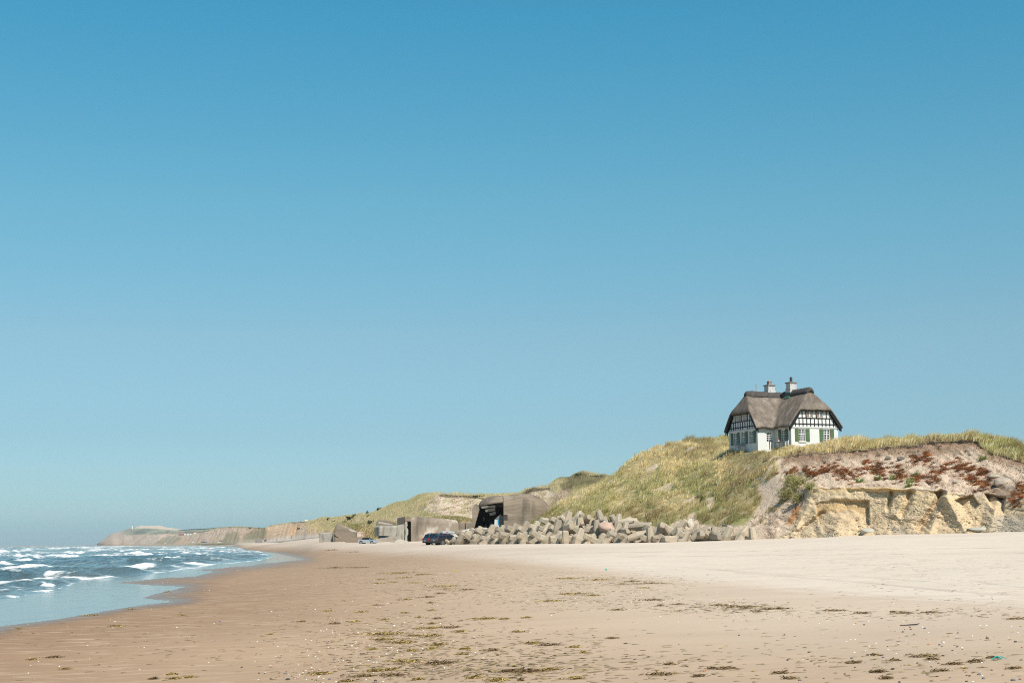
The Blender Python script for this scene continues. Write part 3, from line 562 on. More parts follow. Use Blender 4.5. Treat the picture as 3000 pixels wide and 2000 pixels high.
patch = sstep(-.25, .45, fbm(SX / 22, SYY / 26, 3, 217)); pt2 = sstep(-.2, .4, fbm(SX / 9, SYY / 14, 3, 219))
spx, spy = proj(np.stack([SX, SYY, 0 * SX], -1))
BR = [(40, 1748, 110, 3, .9), (150, 1733, 60, 2.5, .9), (60, 1725, 60, 2.5, .8), (180, 1708, 80, 3, .9), (30, 1690, 60, 2.5, .7), (350, 1655, 70, 2.5, .8), (100, 1668, 50, 2.5, .8), (250, 1660, 60, 2, .7), (470, 1652, 50, 2.5, .8), (-20, 1640, 30, 2, .6), (10, 1619, 75, 7, 1.2), (75, 1616, 26, 6, 1.1), (170, 1631, 85, 5, 1.1), (215, 1623, 40, 8, 1.0), (160, 1607, 24, 4, 1), (90, 1632, 20, 2, .7), (20, 1657, 32, 5, 1.1), (72, 1650, 26, 4.5, 1.1), (112, 1643, 20, 3, 1),
      (250, 1604, 18, 4, 1), (330, 1600, 60, 3, 1), (300, 1607, 60, 4, .9), (280, 1616, 50, 3, .9), (360, 1612, 50, 3, .8), (390, 1624, 50, 5, .9), (320, 1631, 70, 3, .8), (440, 1631, 60, 5, .9), (480, 1624, 60, 4, .8),
      (200, 1686, 44, 7, 1.2), (225, 1694, 60, 3, .9), (130, 1701, 60, 3, .8), (110, 1712, 20, 3, .8), (60, 1703, 40, 2, .6), (140, 1719, 26, 3, .7), (330, 1690.5, 110, 1.8, 1), (420, 1672, 90, 4, 1.1), (530, 1664, 60, 4, 1.1), (560, 1655, 50, 5, 1.2),
      (650, 1650, 110, 4, 1.2), (560, 1625, 22, 2.5, 1), (470, 1640, 40, 2, .7), (600, 1635, 60, 2, .7), (590, 1608, 60, 2, .9), (650, 1612, 70, 2, .8), (700, 1617, 60, 2, .8), (560, 1601.5, 90, 1.5, .9), (640, 1642, 40, 2, .8), (520, 1615, 30, 1.5, .8), (60, 1745, 90, 3, .55), (130, 1738, 30, 2, .8)]
br = np.zeros_like(SX)
for x_, y_, rx, ry, st in BR: br = np.maximum(br, st * np.exp(-((spx - x_) / rx / 1.1) ** 4 - ((spy - y_) / ry / 1.25) ** 2))
LN = [([(58, 1633), (150, 1631), (245, 1621)], 3.5), ([(232, 1604), (330, 1600), (425, 1597)], 2.5), ([(150, 1608), (215, 1604)], 2), ([(305, 1632), (380, 1627), (440, 1630), (520, 1640)], 2.5), ([(330, 1674), (420, 1669), (520, 1662), (640, 1651), (760, 1643)], 3.2), ([(0, 1656), (50, 1652)], 3), ([(43, 1650), (125, 1643)], 3), ([(515, 1631), (610, 1625), (700, 1617)], 1.8), ([(140, 1694), (200, 1688), (242, 1682)], 4), ([(240, 1697), (330, 1690)], 1.6), ([(0, 1716), (80, 1712), (130, 1716)], 2), ([(0, 1740), (90, 1736), (150, 1728)], 2),
      ([(430, 1612), (560, 1607), (680, 1606)], 1.5), ([(300, 1617), (420, 1612)], 2), ([(480, 1602), (600, 1600)], 1.2), ([(0, 1672), (90, 1668), (200, 1664)], 1.6), ([(380, 1650), (480, 1646), (580, 1641)], 1.6)]
for pts, wd in LN: br = np.maximum(br, 1.1 * np.exp(-(segdist(spx / 6, spy, [(x / 6, y) for x, y in pts]) / wd) ** 2))
br = br * (amp > .01) * np.clip(.72 + .8 * fbm(SX / 3.5, SYY / 9, 3, 233), .15, 1.4)
l2 = fbm(SX / .8, SYY / 6, 3, 231); lump = fbm(SX / 2.4, SYY / 7, 3, 221); streaky = fbm(SX / 9, SYY / 5, 3, 223)
SZ = amp * (.62 * w1 * (.35 + .8 * patch) + .15 * w2 * pt2 + .07 * w3 - .12) + br * (.40 + .34 * lump + .22 * l2) * np.interp(SYY / K, [30, 160], [.4, 1]) * np.minimum(amp, 1)
foam = .90 * sstep(.16, 1.05, br * (.95 + .5 * lump + .35 * streaky))
foam = np.maximum(foam, .75 * sstep(.55, .95, w1) * sstep(.15, .7, patch) * sstep(70, 16, gy) * (amp > .2))
foam = np.maximum(foam, (.26 + .34 * sstep(-.1, .5, fbm(SX / 16, SYY / 6, 3, 235))) * sstep(120, 20, gy) * sstep(.1, .5, amp))
swash = np.exp(-((wsd - .8) / 1.0) ** 2) * sstep(-.35, .35, fbm(SX / 3.0, SYY / 5, 3, 225)) * .75
foam = np.clip(np.maximum(foam, swash), 0, 1)
shal = sstep(120, 4, wsd * (30 / (gy + 12))) * sstep(.2, .0, amp * 0 + .1)
shal = sstep(55, 0, wsd)
brown = sstep(.1, .6, fbm(SX / 10, SYY / 7, 3, 227)) * .5
A2 = lambda *c: np.array(c) + 0 * SX[..., None]
wc = mixc(A2(.052, .084, .084), A2(.105, .088, .052), np.clip(shal * .75 + brown * sstep(140, 30, wsd), 0, 1)); wc = mixc(wc, A2(.16, .125, .092), sstep(1.5, -1, wsd))
sm_ = bpy.data.materials.new('sea_water'); sm_.use_nodes = True; n_, l_ = sm_.node_tree.nodes, sm_.node_tree.links
pb = n_['Principled BSDF']; pb.inputs['Roughness'].default_value = .06; pb.inputs['IOR'].default_value = 1.33
at_ = n_.new('ShaderNodeAttribute'); at_.attribute_name = 'Col'; l_.new(at_.outputs['Color'], pb.inputs['Base Color'])
ac = n_.new('ShaderNodeAttribute'); ac.attribute_name = 'chop'; af = n_.new('ShaderNodeAttribute'); af.attribute_name = 'foam'
tc2 = n_.new('ShaderNodeTexCoord'); mp2 = n_.new('ShaderNodeMapping'); mp2.inputs['Scale'].default_value = (.9, .22, 1.6); l_.new(tc2.outputs['Object'], mp2.inputs[0])
nt = n_.new('ShaderNodeTexNoise'); nt.inputs['Scale'].default_value = 1.5; nt.inputs['Detail'].default_value = 6; l_.new(mp2.outputs[0], nt.inputs[0])
bp2 = n_.new('ShaderNodeBump'); bp2.inputs['Distance'].default_value = .9; l_.new(ac.outputs['Fac'], bp2.inputs['Strength']); l_.new(nt.outputs[0], bp2.inputs['Height']); l_.new(bp2.outputs[0], pb.inputs['Normal'])
fd = n_.new('ShaderNodeBsdfDiffuse'); fd.inputs[0].default_value = (.80, .80, .77, 1)
nf = n_.new('ShaderNodeTexNoise'); nf.inputs['Scale'].default_value = 1.5; nf.inputs['Detail'].default_value = 9; nf.inputs['Roughness'].default_value = .72; l_.new(mp2.outputs[0], nf.inputs[0])
ad = n_.new('ShaderNodeMath'); ad.operation = 'MULTIPLY_ADD'; l_.new(nf.outputs[0], ad.inputs[0]); ad.inputs[1].default_value = 1.7; l_.new(af.outputs['Fac'], ad.inputs[2])
mr = n_.new('ShaderNodeMapRange'); mr.inputs[1].default_value = 1.32; mr.inputs[2].default_value = 1.72; l_.new(ad.outputs[0], mr.inputs[0])
ms = n_.new('ShaderNodeMixShader'); l_.new(mr.outputs[0], ms.inputs[0]); l_.new(pb.outputs[0], ms.inputs[1]); l_.new(fd.outputs[0], ms.inputs[2]); l_.new(ms.outputs[0], n_['Material Output'].inputs[0])
sea = link('sea', raw_mesh('sea', np.stack([SX, SYY, SZ], -1), grid_faces(*SX.shape), True, {'Col': wc, 'foam': foam, 'chop': .05 + .75 * np.clip(amp, 0, 1)}), sm_)
tag(sea, kind='structure')

# ------------------------------------------------------------------ grass
def sample(P, dens, n, rng):
    """n random points on a terrain sheet, dens given at its vertices; returns points and their positions in the sheet"""
    a = np.linalg.norm(np.cross(P[:-1, 1:] - P[:-1, :-1], P[1:, :-1] - P[:-1, :-1]), axis=-1)
    d = .25 * (dens[:-1, 1:] + dens[:-1, :-1] + dens[1:, :-1] + dens[1:, 1:]); w = (a * d).ravel(); cw = np.cumsum(w)
    k = np.searchsorted(cw, rng.random(n) * cw[-1]); r, c = np.unravel_index(np.minimum(k, w.size - 1), a.shape)
    u, v = rng.random(n), rng.random(n); L = lambda A: (A[r, c].T * (1 - u) * (1 - v) + A[r, c + 1].T * u * (1 - v) + A[r + 1, c].T * (1 - u) * v + A[r + 1, c + 1].T * u * v).T
    return L(P), L
def blades(name, pts, h, w, lean, col, mat, rng, droop=.75):
    n = len(pts); yaw = rng.random(n) * np.pi; s = np.stack([np.cos(yaw), np.sin(yaw), 0 * yaw], -1) * (w * .5)[:, None]
    L = np.concatenate([lean, np.zeros((n, 1))], 1); up = np.array([0, 0, 1.0])
    m = pts + up * (h * .6)[:, None] + L * (h * .22)[:, None]; t = pts + up * (h * droop)[:, None] + L * (h * .75)[:, None]
    V = np.stack([pts - s, pts + s, m + s * .75, m - s * .75, t], 1).reshape(-1, 3); b = (np.arange(n) * 5)[:, None]
    T = np.concatenate([b + [0, 1, 2], b + [0, 2, 3], b + [3, 2, 4]], 1).reshape(-1, 3)
    return link(name, raw_mesh(name, V, T, False, {'Col': np.repeat(col, 5, 0)}), mat)
M_grass = M('marram_grass', attr='Col', rough=.7, var=.06, scale=.5, spec=.15, trans=.30)
rg = np.random.default_rng(11)
tuft = sstep(-.35, .25, fbm(X0 / 1.1, Y0 / 1.1, 3, 131) + .25 * n_a)
dens = gr * (.55 + tuft) * sstep(8.3, 7.6, dpar)[:, None] * sstep(.2, 1.0, dpar)[:, None] * (1 + 1.2 * sstep(2250, 2320, dpx))
spots = .55 * sstep(.08, .4, n_b + .3 * n_a) * soft(dpx, dpy, [(2190, 1420), (2290, 1400), (2400, 1410), (2370, 1500), (2250, 1530), (2180, 1540)], 20) * (1 - gr)
path = 1 - .85 * np.maximum(gl([(2048, 1480), (2020, 1510), (2000, 1545)], 7), gl([(2040, 1450), (2062, 1478)], 8))
hp_ = np.array([at(2330, 1308, 160).x, 160 * K]); a22 = R(22.7)
lu = (DP[..., 0] - hp_[0]) * math.cos(a22) + (DP[..., 1] - hp_[1]) * math.sin(a22); lw = -(DP[..., 0] - hp_[0]) * math.sin(a22) + (DP[..., 1] - hp_[1]) * math.cos(a22)
inhouse = ((lu > -.1) & (lu < 7.6) & (lw > -.1) & (lw < 11.7)) | ((lu > -2.9) & (lu < 1) & (lw > 3.8) & (lw < 11.7))
dens = (dens * path * (1 - .92 * gap) + spots) * (1 - inhouse)
def fitcol(n, wt, rng, k=1.0):
    straw, green, olive, pale_, rust = [np.array(lin(*c, k)) for c in ((236, 214, 162), (174, 172, 104), (158, 142, 100), (246, 234, 200), (186, 146, 104))]
    c = straw * (1 - wt[:, None]) + green * wt[:, None]; u = rng.random(n)[:, None]
    c = np.where(u < .16, pale_, np.where(u > .88, olive, c)); c = np.where((u > .86) & (u < .88), rust, c)
    return c * (.82 + .36 * rng.random((n, 1)))
NT, NB = 13000, 32; N1 = NT * NB           # tussocks of many blades each
tc0, LT = sample(DP, dens, NT, rg); REP = lambda a: np.repeat(a, NB, 0)
ang = rg.random(N1) * 2 * np.pi; rad_ = np.sqrt(rg.random(N1)); spread = REP(.22 + .30 * rg.random(NT))
pt = REP(tc0) + np.stack([np.cos(ang) * rad_ * spread, np.sin(ang) * rad_ * spread, -.05 + 0 * ang], -1)
L1 = lambda A: REP(LT(A))
ga = L1(sstep(-.1, .5, fbm(X0 / 8, Z0 / 5 + Y0 / 20, 3, 133)) * .85 + .9 * gl([(2010, 1395), (2060, 1430), (2075, 1455)], 26) + .75 * sstep(2850, 2900, dpx) + .45 * gl([(2150, 1315), (2300, 1322)], 14) + .40 * sstep(2400, 2600, dpx)); ga = np.clip(ga + REP(rg.normal(0, .16, NT)) + rg.normal(0, .12, N1), 0, 1)
ht = L1(.35 + .75 * tuft * (.7 + .3 * n_a)); ht = ht * REP(.42 + 1.05 * rg.random(NT)) * (.75 + .5 * rg.random(N1)); ht *= 1.15 * L1(1 - .40 * house_flat)
ln = np.stack([.95 + .75 * np.cos(ang) * rad_ + .2 * rg.normal(size=N1), -.12 + .7 * np.sin(ang) * rad_ + .2 * rg.normal(size=N1)], -1)
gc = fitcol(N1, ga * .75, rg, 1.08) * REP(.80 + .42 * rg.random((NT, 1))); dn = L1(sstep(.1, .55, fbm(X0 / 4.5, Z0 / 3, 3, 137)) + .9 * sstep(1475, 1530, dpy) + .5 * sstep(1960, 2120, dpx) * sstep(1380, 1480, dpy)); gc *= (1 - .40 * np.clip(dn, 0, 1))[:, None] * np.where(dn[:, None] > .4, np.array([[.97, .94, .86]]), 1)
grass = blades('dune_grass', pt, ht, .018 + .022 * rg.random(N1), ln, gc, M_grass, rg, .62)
tag(grass, 'pale straw and green marram grass blowing over the house dune', 'grass', kind='stuff')
# grass on the hills behind: bigger bunches the farther they stand
hd = (1 - .95 * np.clip(bare * 1.0 + over + near_bare + fbare * .9 + foot + scar, 0, 1)) * sstep(1.4, 2.2, hpar)[:, None] * sstep(5.6, 5.1, hpar)[:, None] * sstep(880, 960, hpx) / (.3 + (Yd / 260) ** 2) * (.35 + sstep(-.3, .3, nz1))
N2 = 170000; p2, L2 = sample(HP, hd, N2, rg)
yy = L2(Yd) / 260; h2 = (.45 + .6 * rg.random(N2)) * yy ** .6
g2 = fitcol(N2, np.clip(L2(sstep(-.1, .5, nz1)) * .9 + rg.normal(0, .15, N2), 0, 1), rg, .98); g2 = .45 * g2 + .55 * np.array(lin(202, 190, 150, .92)) * (.8 + .4 * rg.random((N2, 1))); dkk = np.clip(L2(dk + 1.1 * dks), 0, 1.3); g2 *= (1 - .4 * dkk)[:, None]
tag(blades('hill_grass', p2, h2, (.035 + .035 * rg.random(N2)) * yy ** .8, np.stack([.95 + .35 * rg.normal(size=N2), .35 * rg.normal(size=N2)], -1), g2, M_grass, rg),
    'windblown marram grass on the dunes behind the bunkers', 'grass', kind='stuff')

N4 = 9000; p4, L4 = sample(HP, bare * sstep(-.3, .3, nz2 + nz1) * sstep(1.5, 2, hpar)[:, None], N4, rg)
c4 = np.array([lin(*((112, 88, 66), (140, 112, 86), (92, 74, 58), (170, 150, 104), (160, 100, 66))[i]) for i in rg.integers(0, 5, N4)])
M_twig0 = M('dry_twigs', attr='Col', rough=.9, var=.1, scale=3, spec=.05, trans=.12)
tag(blades('hill_litter', p4, .12 + .22 * rg.random(N4), .05 + .05 * rg.random(N4), np.stack([.5 + .8 * rg.normal(size=N4), -.4 + .5 * rg.normal(size=N4)], -1), c4, M_twig0, rg, .25), 'brown dead stems on the bare sandy dune scarps', 'root litter', kind='stuff')

# ------------------------------------------------------------------ shrubs, dead growth and roots on the cliff
def twigs(mb_pts, n, spread, length, rng, up=.5, lean=(.0, -.3), width=.03):
    """a clump of bent twigs: returns vertices and triangles round the origin"""
    V = []; T = []
    for i in range(n):
        a = rng.random() * 2 * math.pi; r = math.sqrt(rng.random()); p = Vector((math.cos(a) * r * spread[0], math.sin(a) * r * spread[1], math.sin(a * 3 + i) * spread[2] * r))
        d = Vector((rng.normal(lean[0], .6), rng.normal(lean[1], .4), up + rng.normal(0, .35))).normalized(); l = length * (.5 + rng.random()); w = width * (.6 + .8 * rng.random())
        s = d.orthogonal().normalized() * w; b = Vector((rng.normal(0, .25), rng.normal(0, .2), rng.normal(-.1, .2))) * l
        k = len(V); m = p + d * l * .55 + b * .3; t = p + d * l + b
        V += [p - s, p + s, m + s * .7, m - s * .7, t]; T += [(k, k + 1, k + 2), (k, k + 2, k + 3), (k + 3, k + 2, k + 4)]
    return V, T
def clump(name, loc, n, spread, length, cols, rng, mat, up=.5, lean=(0, -.3), width=.03, parent=None):
    V, T = twigs(None, n, spread, length, rng, up, lean, width)
    c = np.array([lin(*cols[rng.integers(len(cols))]) for i in range(n)]) * (.75 + .5 * rng.random((n, 1)))
    o = link(name, raw_mesh(name, [tuple(v) for v in V], T, False, {'Col': np.repeat(c, 5, 0)}), mat, parent)
    o.location = loc; return o
M_twig = M('dry_twigs', attr='Col', rough=.9, var=.1, scale=3, spec=.05, trans=.12)
RUST = [(156, 92, 48), (138, 80, 44), (112, 72, 46), (174, 112, 64), (92, 62, 44), (74, 54, 40)]; GREY = [(110, 92, 72), (86, 72, 58), (140, 122, 100)]
GRN = [(110, 130, 60), (134, 148, 78), (92, 108, 54), (150, 150, 96)]
dead = [(2318, 1384, 20, 14, 'small rust brown dead bush above the big green shrub'), (2366, 1380, 26, 16, 'rust red dead bush left of the long brown row'),
        (2384, 1390, 20, 12, 'brown dead bush hanging over the grey shrub'), (2412, 1376, 14, 10, 'tiny rust brown dead sprig on pale sand'),
        (2440, 1370, 24, 20, 'dark rust dead bush under grey root clods'), (2475, 1386, 34, 26, 'wide rust brown dead bush with twigs trailing down left'),
        (2500, 1394, 30, 24, 'brown dead bush with long pale stems'), (2548, 1366, 40, 26, 'largest rust dead bush on the middle of the cliff'),
        (2572, 1388, 26, 20, 'blackish brown dead bush below the largest one'), (2615, 1374, 40, 26, 'rust orange dead bush under two grey clods'),
        (2632, 1396, 24, 18, 'brown dead bush above small green tufts'), (2690, 1352, 26, 22, 'rust dead bush just below the turf edge'),
        (2712, 1338, 16, 16, 'thin rust dead bush leaning right near the turf'), (2752, 1372, 44, 30, 'thin scattered rust dead growth on white sand'),
        (2735, 1410, 34, 20, 'dark brown dead bush over the clay hollow'), (2806, 1362, 22, 18, 'bright rust dead bush beside grey slope'),
        (2836, 1372, 30, 10, 'long rust dead strip on the right slope'), (2875, 1380, 22, 14, 'rust brown dead bush near two sandy lumps'),
        (2845, 1404, 34, 20, 'rust dead bush below and left of sandy lumps'), (2880, 1424, 34, 18, 'rust dead bush under the big sandy lump'),
        (2975, 1456, 34, 30, 'dark rust dead bush at the right edge of cliff'), (2990, 1425, 18, 22, 'upright rust dead stems at right picture edge'),
        (2690, 1400, 20, 14, 'faint red dead sprigs right of green tufts')]
rt = np.random.default_rng(23)
for x, y, w, h, lab in dead:
    p = surf(x, y); s = p.y / K / 3500; V = []; T = []; C = []
    for k in range(11 + w // 3):                     # a sprawling growth of several tangled stools lying on the slope
        c = surf(x + rt.normal(0, .48) * w, y + rt.normal(0, .48) * h) - p; v, t = twigs(None, int(26 + 60 * rt.random()), (.30, .25, .12), .20 + .34 * rt.random(), rt, .3, (.35 + .3 * rt.normal(), -.3), .021)
        b = len(V); V += [q + c for q in v]; T += [tuple(b + i for i in f) for f in t]; kk = lin(*RUST[rt.integers(6)]); sh = .7 + .6 * rt.random()
        for i in range(len(t) // 3): m_ = kk if rt.random() < .6 else lin(*(RUST + GREY)[rt.integers(9)]); C += [tuple(ch * sh * (.7 + .5 * rt.random()) for ch in m_)] * 5
    o = link('dead_bush', raw_mesh('dead_bush', [tuple(q) for q in V], T, False, {'Col': np.array(C)}), M_twig); o.location = p
    tag(o, lab, 'dead bush', 'rust brown dead bushes on the broken cliff')
gtufts = [(2518, 1412, 'bright green grass tuft under the brown dead bushes'), (2570, 1405, 'thin grey green tuft left of the clay edge'), (2616, 1404, 'small green tuft beneath the rust orange bush'), (2678, 1394, 'green tuft high on pale sand'),
          (2664, 1412, 'grey green tuft between two green ones'), (2662, 1426, 'green tuft at the lip of the clay'), (2375, 1430, 'green tuft at the left end of the clay lip'), (2880, 1346, 'green tuft on the grey right slope')]
for x, y, lab in gtufts:
    p = surf(x, y); tag(clump('grass_tuft', p, 90, (.45, .3, .15), .6, GRN, rt, M_grass, .8, (.3, -.3), .03), lab, 'grass tuft', 'green tufts on the broken cliff')
# roots hanging in the upper cliff and litter on the sand: nobody could count them
rootd = cliffz * (1 - cl) * (.35 * sstep(40, 4, below) + .10 + .22 * sstep(0, .4, n_b) + .45 * sstep(2700, 2820, dpx) * sstep(.0, .4, n_a) + .3 * soft(dpx, dpy, [(2640, 1350), (2820, 1340), (2840, 1400), (2680, 1410)], 14)) + .22 * soft(dpx, dpy, [(2200, 1480), (2330, 1480), (2300, 1570), (2180, 1575)], 12) * sstep(0, .4, n_b) * (1 - gr) + cliffz * cl * .04 * sstep(.15, .4, n_b)
bandr = gl([(2320, 1385), (2400, 1380), (2480, 1388), (2560, 1376), (2620, 1386), (2700, 1352), (2760, 1376), (2850, 1392), (2900, 1425)], 13) * sstep(2300, 2340, dpx); rootd = rootd + .55 * bandr * cliffz * sstep(-.2, .2, n_a)
N3 = 42000; p3, L3 = sample(DP, rootd, N3, rt); rr = rt.random(N3)
rc = np.array([lin(*(RUST + GREY + GREY + [(70, 56, 46)])[i]) for i in rt.integers(0, 12, N3)]) * .9
isr = (rr < .75 * L3(bandr))[:, None] | (L3(sstep(2680, 2720, dpx) * sstep(2850, 2800, dpx) * sstep(1335, 1350, dpy)) > .5)[:, None]; rc = np.where(isr, np.array(lin(146, 84, 48)) * (.45 + .8 * rt.random((N3, 1))), rc)
tag(blades('root_litter', p3 + rt.normal(0, .03, (N3, 3)), .10 + .26 * rr, .022 + .02 * rr, np.stack([.8 * rt.normal(size=N3) + .4, -.35 + .5 * rt.normal(size=N3)], -1) * 1.2, rc, M_twig, rt, .2),
    'dry roots and dead stems strewn over the broken cliff', 'root litter', kind='stuff')
# roots and dead grass hanging from the broken turf edge
N6 = 5200; p6, L6 = sample(DP, np.exp(-((below - 1) / 3.5) ** 2) * (sstep(2270, 2310, dpx)) * sstep(-.5, .3, n_a + .5 * n_b), N6, rt)
c6 = np.array([lin(*((96, 78, 58), (128, 104, 78), (176, 156, 112), (66, 52, 42), (200, 184, 140))[i]) for i in rt.integers(0, 5, N6)])
tag(blades('hanging_roots', p6 + np.array([0, -.12, .05]), .25 + .75 * rt.random(N6) ** 2, .02 + .025 * rt.random(N6), np.stack([.2 + .5 * rt.normal(size=N6), -.45 + .3 * rt.normal(size=N6)], -1), c6, M_twig, rt, -.55), 'roots and dead grass hanging from the broken turf edge', 'roots', kind='stuff')
# crumbled clods: nobody could count them
def crumbs(name, P, size, col, mat, rng, label):
    oc = np.array([(1, 0, 0), (.2, .9, .1), (-.9, .3, 0), (-.4, -.8, -.1), (.5, -.7, .1), (0, .1, .9), (.1, 0, -.8)]); of = np.array([(0, 1, 5), (1, 2, 5), (2, 3, 5), (3, 4, 5), (4, 0, 5), (1, 0, 6), (2, 1, 6), (3, 2, 6), (4, 3, 6), (0, 4, 6)]); n = len(P)
    a = rng.random(n) * 6.283; k = oc[None] * (1 + .35 * rng.normal(size=(n, 7, 3))) * size[:, None, None] * [1, 1, .75]; ca, sa = np.cos(a)[:, None], np.sin(a)[:, None]
    V = np.stack([k[..., 0] * ca - k[..., 1] * sa, k[..., 0] * sa + k[..., 1] * ca, k[..., 2]], -1) + P[:, None]
    return tag(link(name, raw_mesh(name, V, (of[None] + (np.arange(n) * 7)[:, None, None]).reshape(-1, 3), False, {'Col': np.repeat(col, 7, 0)}), mat), label, 'clods', kind='stuff')
cd = cliffz * cl * (.12 + sstep(1500, 1535, dpy)) + .5 * cliffz * (1 - cl) * sstep(-.2, .3, n_b) + .6 * (1 - gr) * soft(dpx, dpy, [(2200, 1470), (2340, 1470), (2330, 1580), (2150, 1580)], 12); N5 = 17000; p5, L5 = sample(DP, cd, N5, rt)
c5 = L5(c_) * (.72 + .5 * rt.random((N5, 1))); crumbs('earth_crumbs', p5, .035 + .16 * rt.random(N5) ** 3.2, c5, M('earth_crumbs', attr='Col', rough=.95, var=.1, scale=2, spec=.05), rt, 'crumbled clods of sand and clay strewn over the cliff')
shr = empty('shrub', surf(2335, 1455), 0, 'large grey green shrub clinging to sand left of the clay face', 'shrub')
s_ = shr.location.y / K / 3500
for x, y, w, h, n in [(2322, 1415, 30, 26, 420), (2345, 1420, 32, 26, 420), (2318, 1448, 34, 22, 380), (2345, 1462, 30, 20, 320), (2372, 1428, 18, 10, 160), (2300, 1462, 24, 16, 200)]:
    p = surf(x, y) - shr.location; clump('foliage', p, int(n * 1.5), (w * s_ * .95, .6, h * s_ * .7), .75, [(150, 150, 92), (176, 170, 112), (122, 118, 76), (190, 182, 124), (136, 120, 90)], rt, M_grass, .75, (.3, -.3), .026, shr)
mb = MB(); o_ = shr.location
for a, b in [((2330, 1482), (2330, 1420)), ((2330, 1490), (2340, 1430)), ((2348, 1478), (2352, 1450))]:
    mb.tube([surf(*a) - o_ + Vector((0, -.25, 0)), surf((a[0] + b[0]) / 2 + 2, (a[1] + b[1]) / 2) - o_ + Vector((0, -.5, 0)), surf(*b) - o_ + Vector((0, -.3, 0))], [.06, .045, .02], 6)
mb.build('stem', M('shrub_bark', (.10, .075, .055)), shr, smooth=True)
# dark scrub on the skyline of the hills
scrub = [(1030, 1515, 22, 10, 'dark scrub bush at the left end of the skyline clump'), (1045, 1509, 20, 10, 'dark green scrub bush above the peach sand scar'), (1112, 1489, 14, 8, 'green scrub bush high on the dune left of the bare slope'),
         (983, 1526, 16, 6, 'dark overhanging scrub below the grassy knoll'), (964, 1519, 10, 7, 'small dark scrub bush on the far knoll'), (1082, 1512, 12, 6, 'brown scrub on the dune under the tiny post'),
         (1094, 1527, 30, 8, 'dark brown scrub behind the leaning bunker'), (1402, 1452, 30, 6, 'dark green scrub on the skyline beside the gun bunker'), (1700, 1390, 30, 9, 'dark scrub on top of the dune left of the house dune'), (1745, 1393, 30, 7, 'dark green scrub where two dune crests meet'),
         (876, 1547, 7, 5, 'dark scrub bush on the distant slope with sand scar')]
for x, y, w, h, lab in scrub:
    p = surf(x, y + h * .4, HP); s = p.y / K / 3500
    tag(clump('scrub_bush', p, 260, (w * s * .6, w * s * .4, h * s * .45), h * s * .55, [(66, 76, 44), (84, 92, 52), (58, 60, 42), (92, 84, 60)], rt, M_grass, .6, (.2, -.1), .09 * s / .08, None), lab, 'scrub bush', 'dark scrub on the dune skyline')

# ------------------------------------------------------------------ house
HO = at(2319, 1308, 160); HROT = R(22.7)
house = empty('thatched_house', HO, HROT, 'white thatched house with green shutters alone on the grassy dune', 'house')
mw = MB()
def facade(O, S, N, L, z0, z1, holes, dep=.14):
    xs = sorted({0, L, *[v for h in holes for v in h[:2]]}); zs = sorted({z0, z1, *[v for h in holes for v in h[2:4]]})
    P = lambda s, z, n=0: (O[0] + S[0] * s + N[0] * n, O[1] + S[1] * s + N[1] * n, z)
    for a, b in zip(xs, xs[1:]):
        for c, d in zip(zs, zs[1:]):
            if any(h[0] <= a and b <= h[1] and h[2] <= c and d <= h[3] for h in holes): continue
            mw.add([P(a, c), P(b, c), P(b, d), P(a, d)], [(0, 1, 2, 3)])
    for a, b, c, d in holes:
        mw.add([P(a, c), P(b, c), P(b, d), P(a, d), P(a, c, -dep), P(b, c, -dep), P(b, d, -dep), P(a, d, -dep)], [(0, 4, 5, 1), (1, 5, 6, 2), (2, 6, 7, 3), (3, 7, 4, 0)])
def window(O, S, N, c, w, z0, z1, dep=.14, rows=(3, 2), sill=True, shut=()):
    """casement window in an opening: frame > panes, trim, sill; shutters beside it"""
    m = MB(); a, b = c - w / 2, c + w / 2; n0, n1 = -dep, -dep + .07; t = .075
    m.obox(O, S, N, a, a + t, n0, n1, z0, z1); m.obox(O, S, N, b - t, b, n0, n1, z0, z1); m.obox(O, S, N, a + t, b - t, n0, n1, z0, z0 + t); m.obox(O, S, N, a + t, b - t, n0, n1, z1 - t, z1)
    m.obox(O, S, N, c - .055, c + .055, n0, n1 + .01, z0 + t, z1 - t)
    zt = z0 + (z1 - z0) * .60 if len(rows) > 1 else None
    bands = [(z0 + t, zt - .05, rows[0]), (zt + .05, z1 - t, rows[1])] if zt else [(z0 + t, z1 - t, rows[0])]
    if zt: m.obox(O, S, N, a + t, b - t, n0, n1 + .004, zt - .05, zt + .05)
    for s0, s1 in ((a + t, c - .055), (c + .055, b - t)):
        for y0, y1, k in bands:
            m.obox(O, S, N, (s0 + s1) / 2 - .021, (s0 + s1) / 2 + .021, n0, n1 - .02, y0, y1)
            for j in range(1, k): z = y0 + (y1 - y0) * j / k; m.obox(O, S, N, s0, s1, n0, n1 - .024, z - .021, z + .021)
    f = m.build('window', M_frame, house)
    g = MB(); P = lambda s, z: (O[0] + S[0] * s + N[0] * (n0 + .02), O[1] + S[1] * s + N[1] * (n0 + .02), z); g.add([P(a, z0), P(b, z0), P(b, z1), P(a, z1)], [(0, 1, 2, 3)]); g.build('pane', M_glass, f)
    q = MB(); q.obox(O, S, N, b, b + .05, -.01, .012, z0, z1); q.obox(O, S, N, a - .05, a, -.01, .012, z0, z1); q.obox(O, S, N, a, b, -.012, .010, z0 - .05, z0); q.build('trim', M_putty, f)
    if sill: k = MB(); k.obox(O, S, N, a - .1, b + .1, -.02, .13, z0 - .15, z0 - .055); k.build('sill', M_white, f)
    for sd in shut:
        k = MB(); s0 = (a - .63 if sd < 0 else b + .06); k.obox(O, S, N, s0, s0 + .57, .025, .065, z0 - .04, z1 + .03)
        for zb in (z0 + .2, z1 - .25): k.obox(O, S, N, s0 + .02, s0 + .55, .066, .085, zb, zb + .09)
        k.build('shutter', M_green, house)
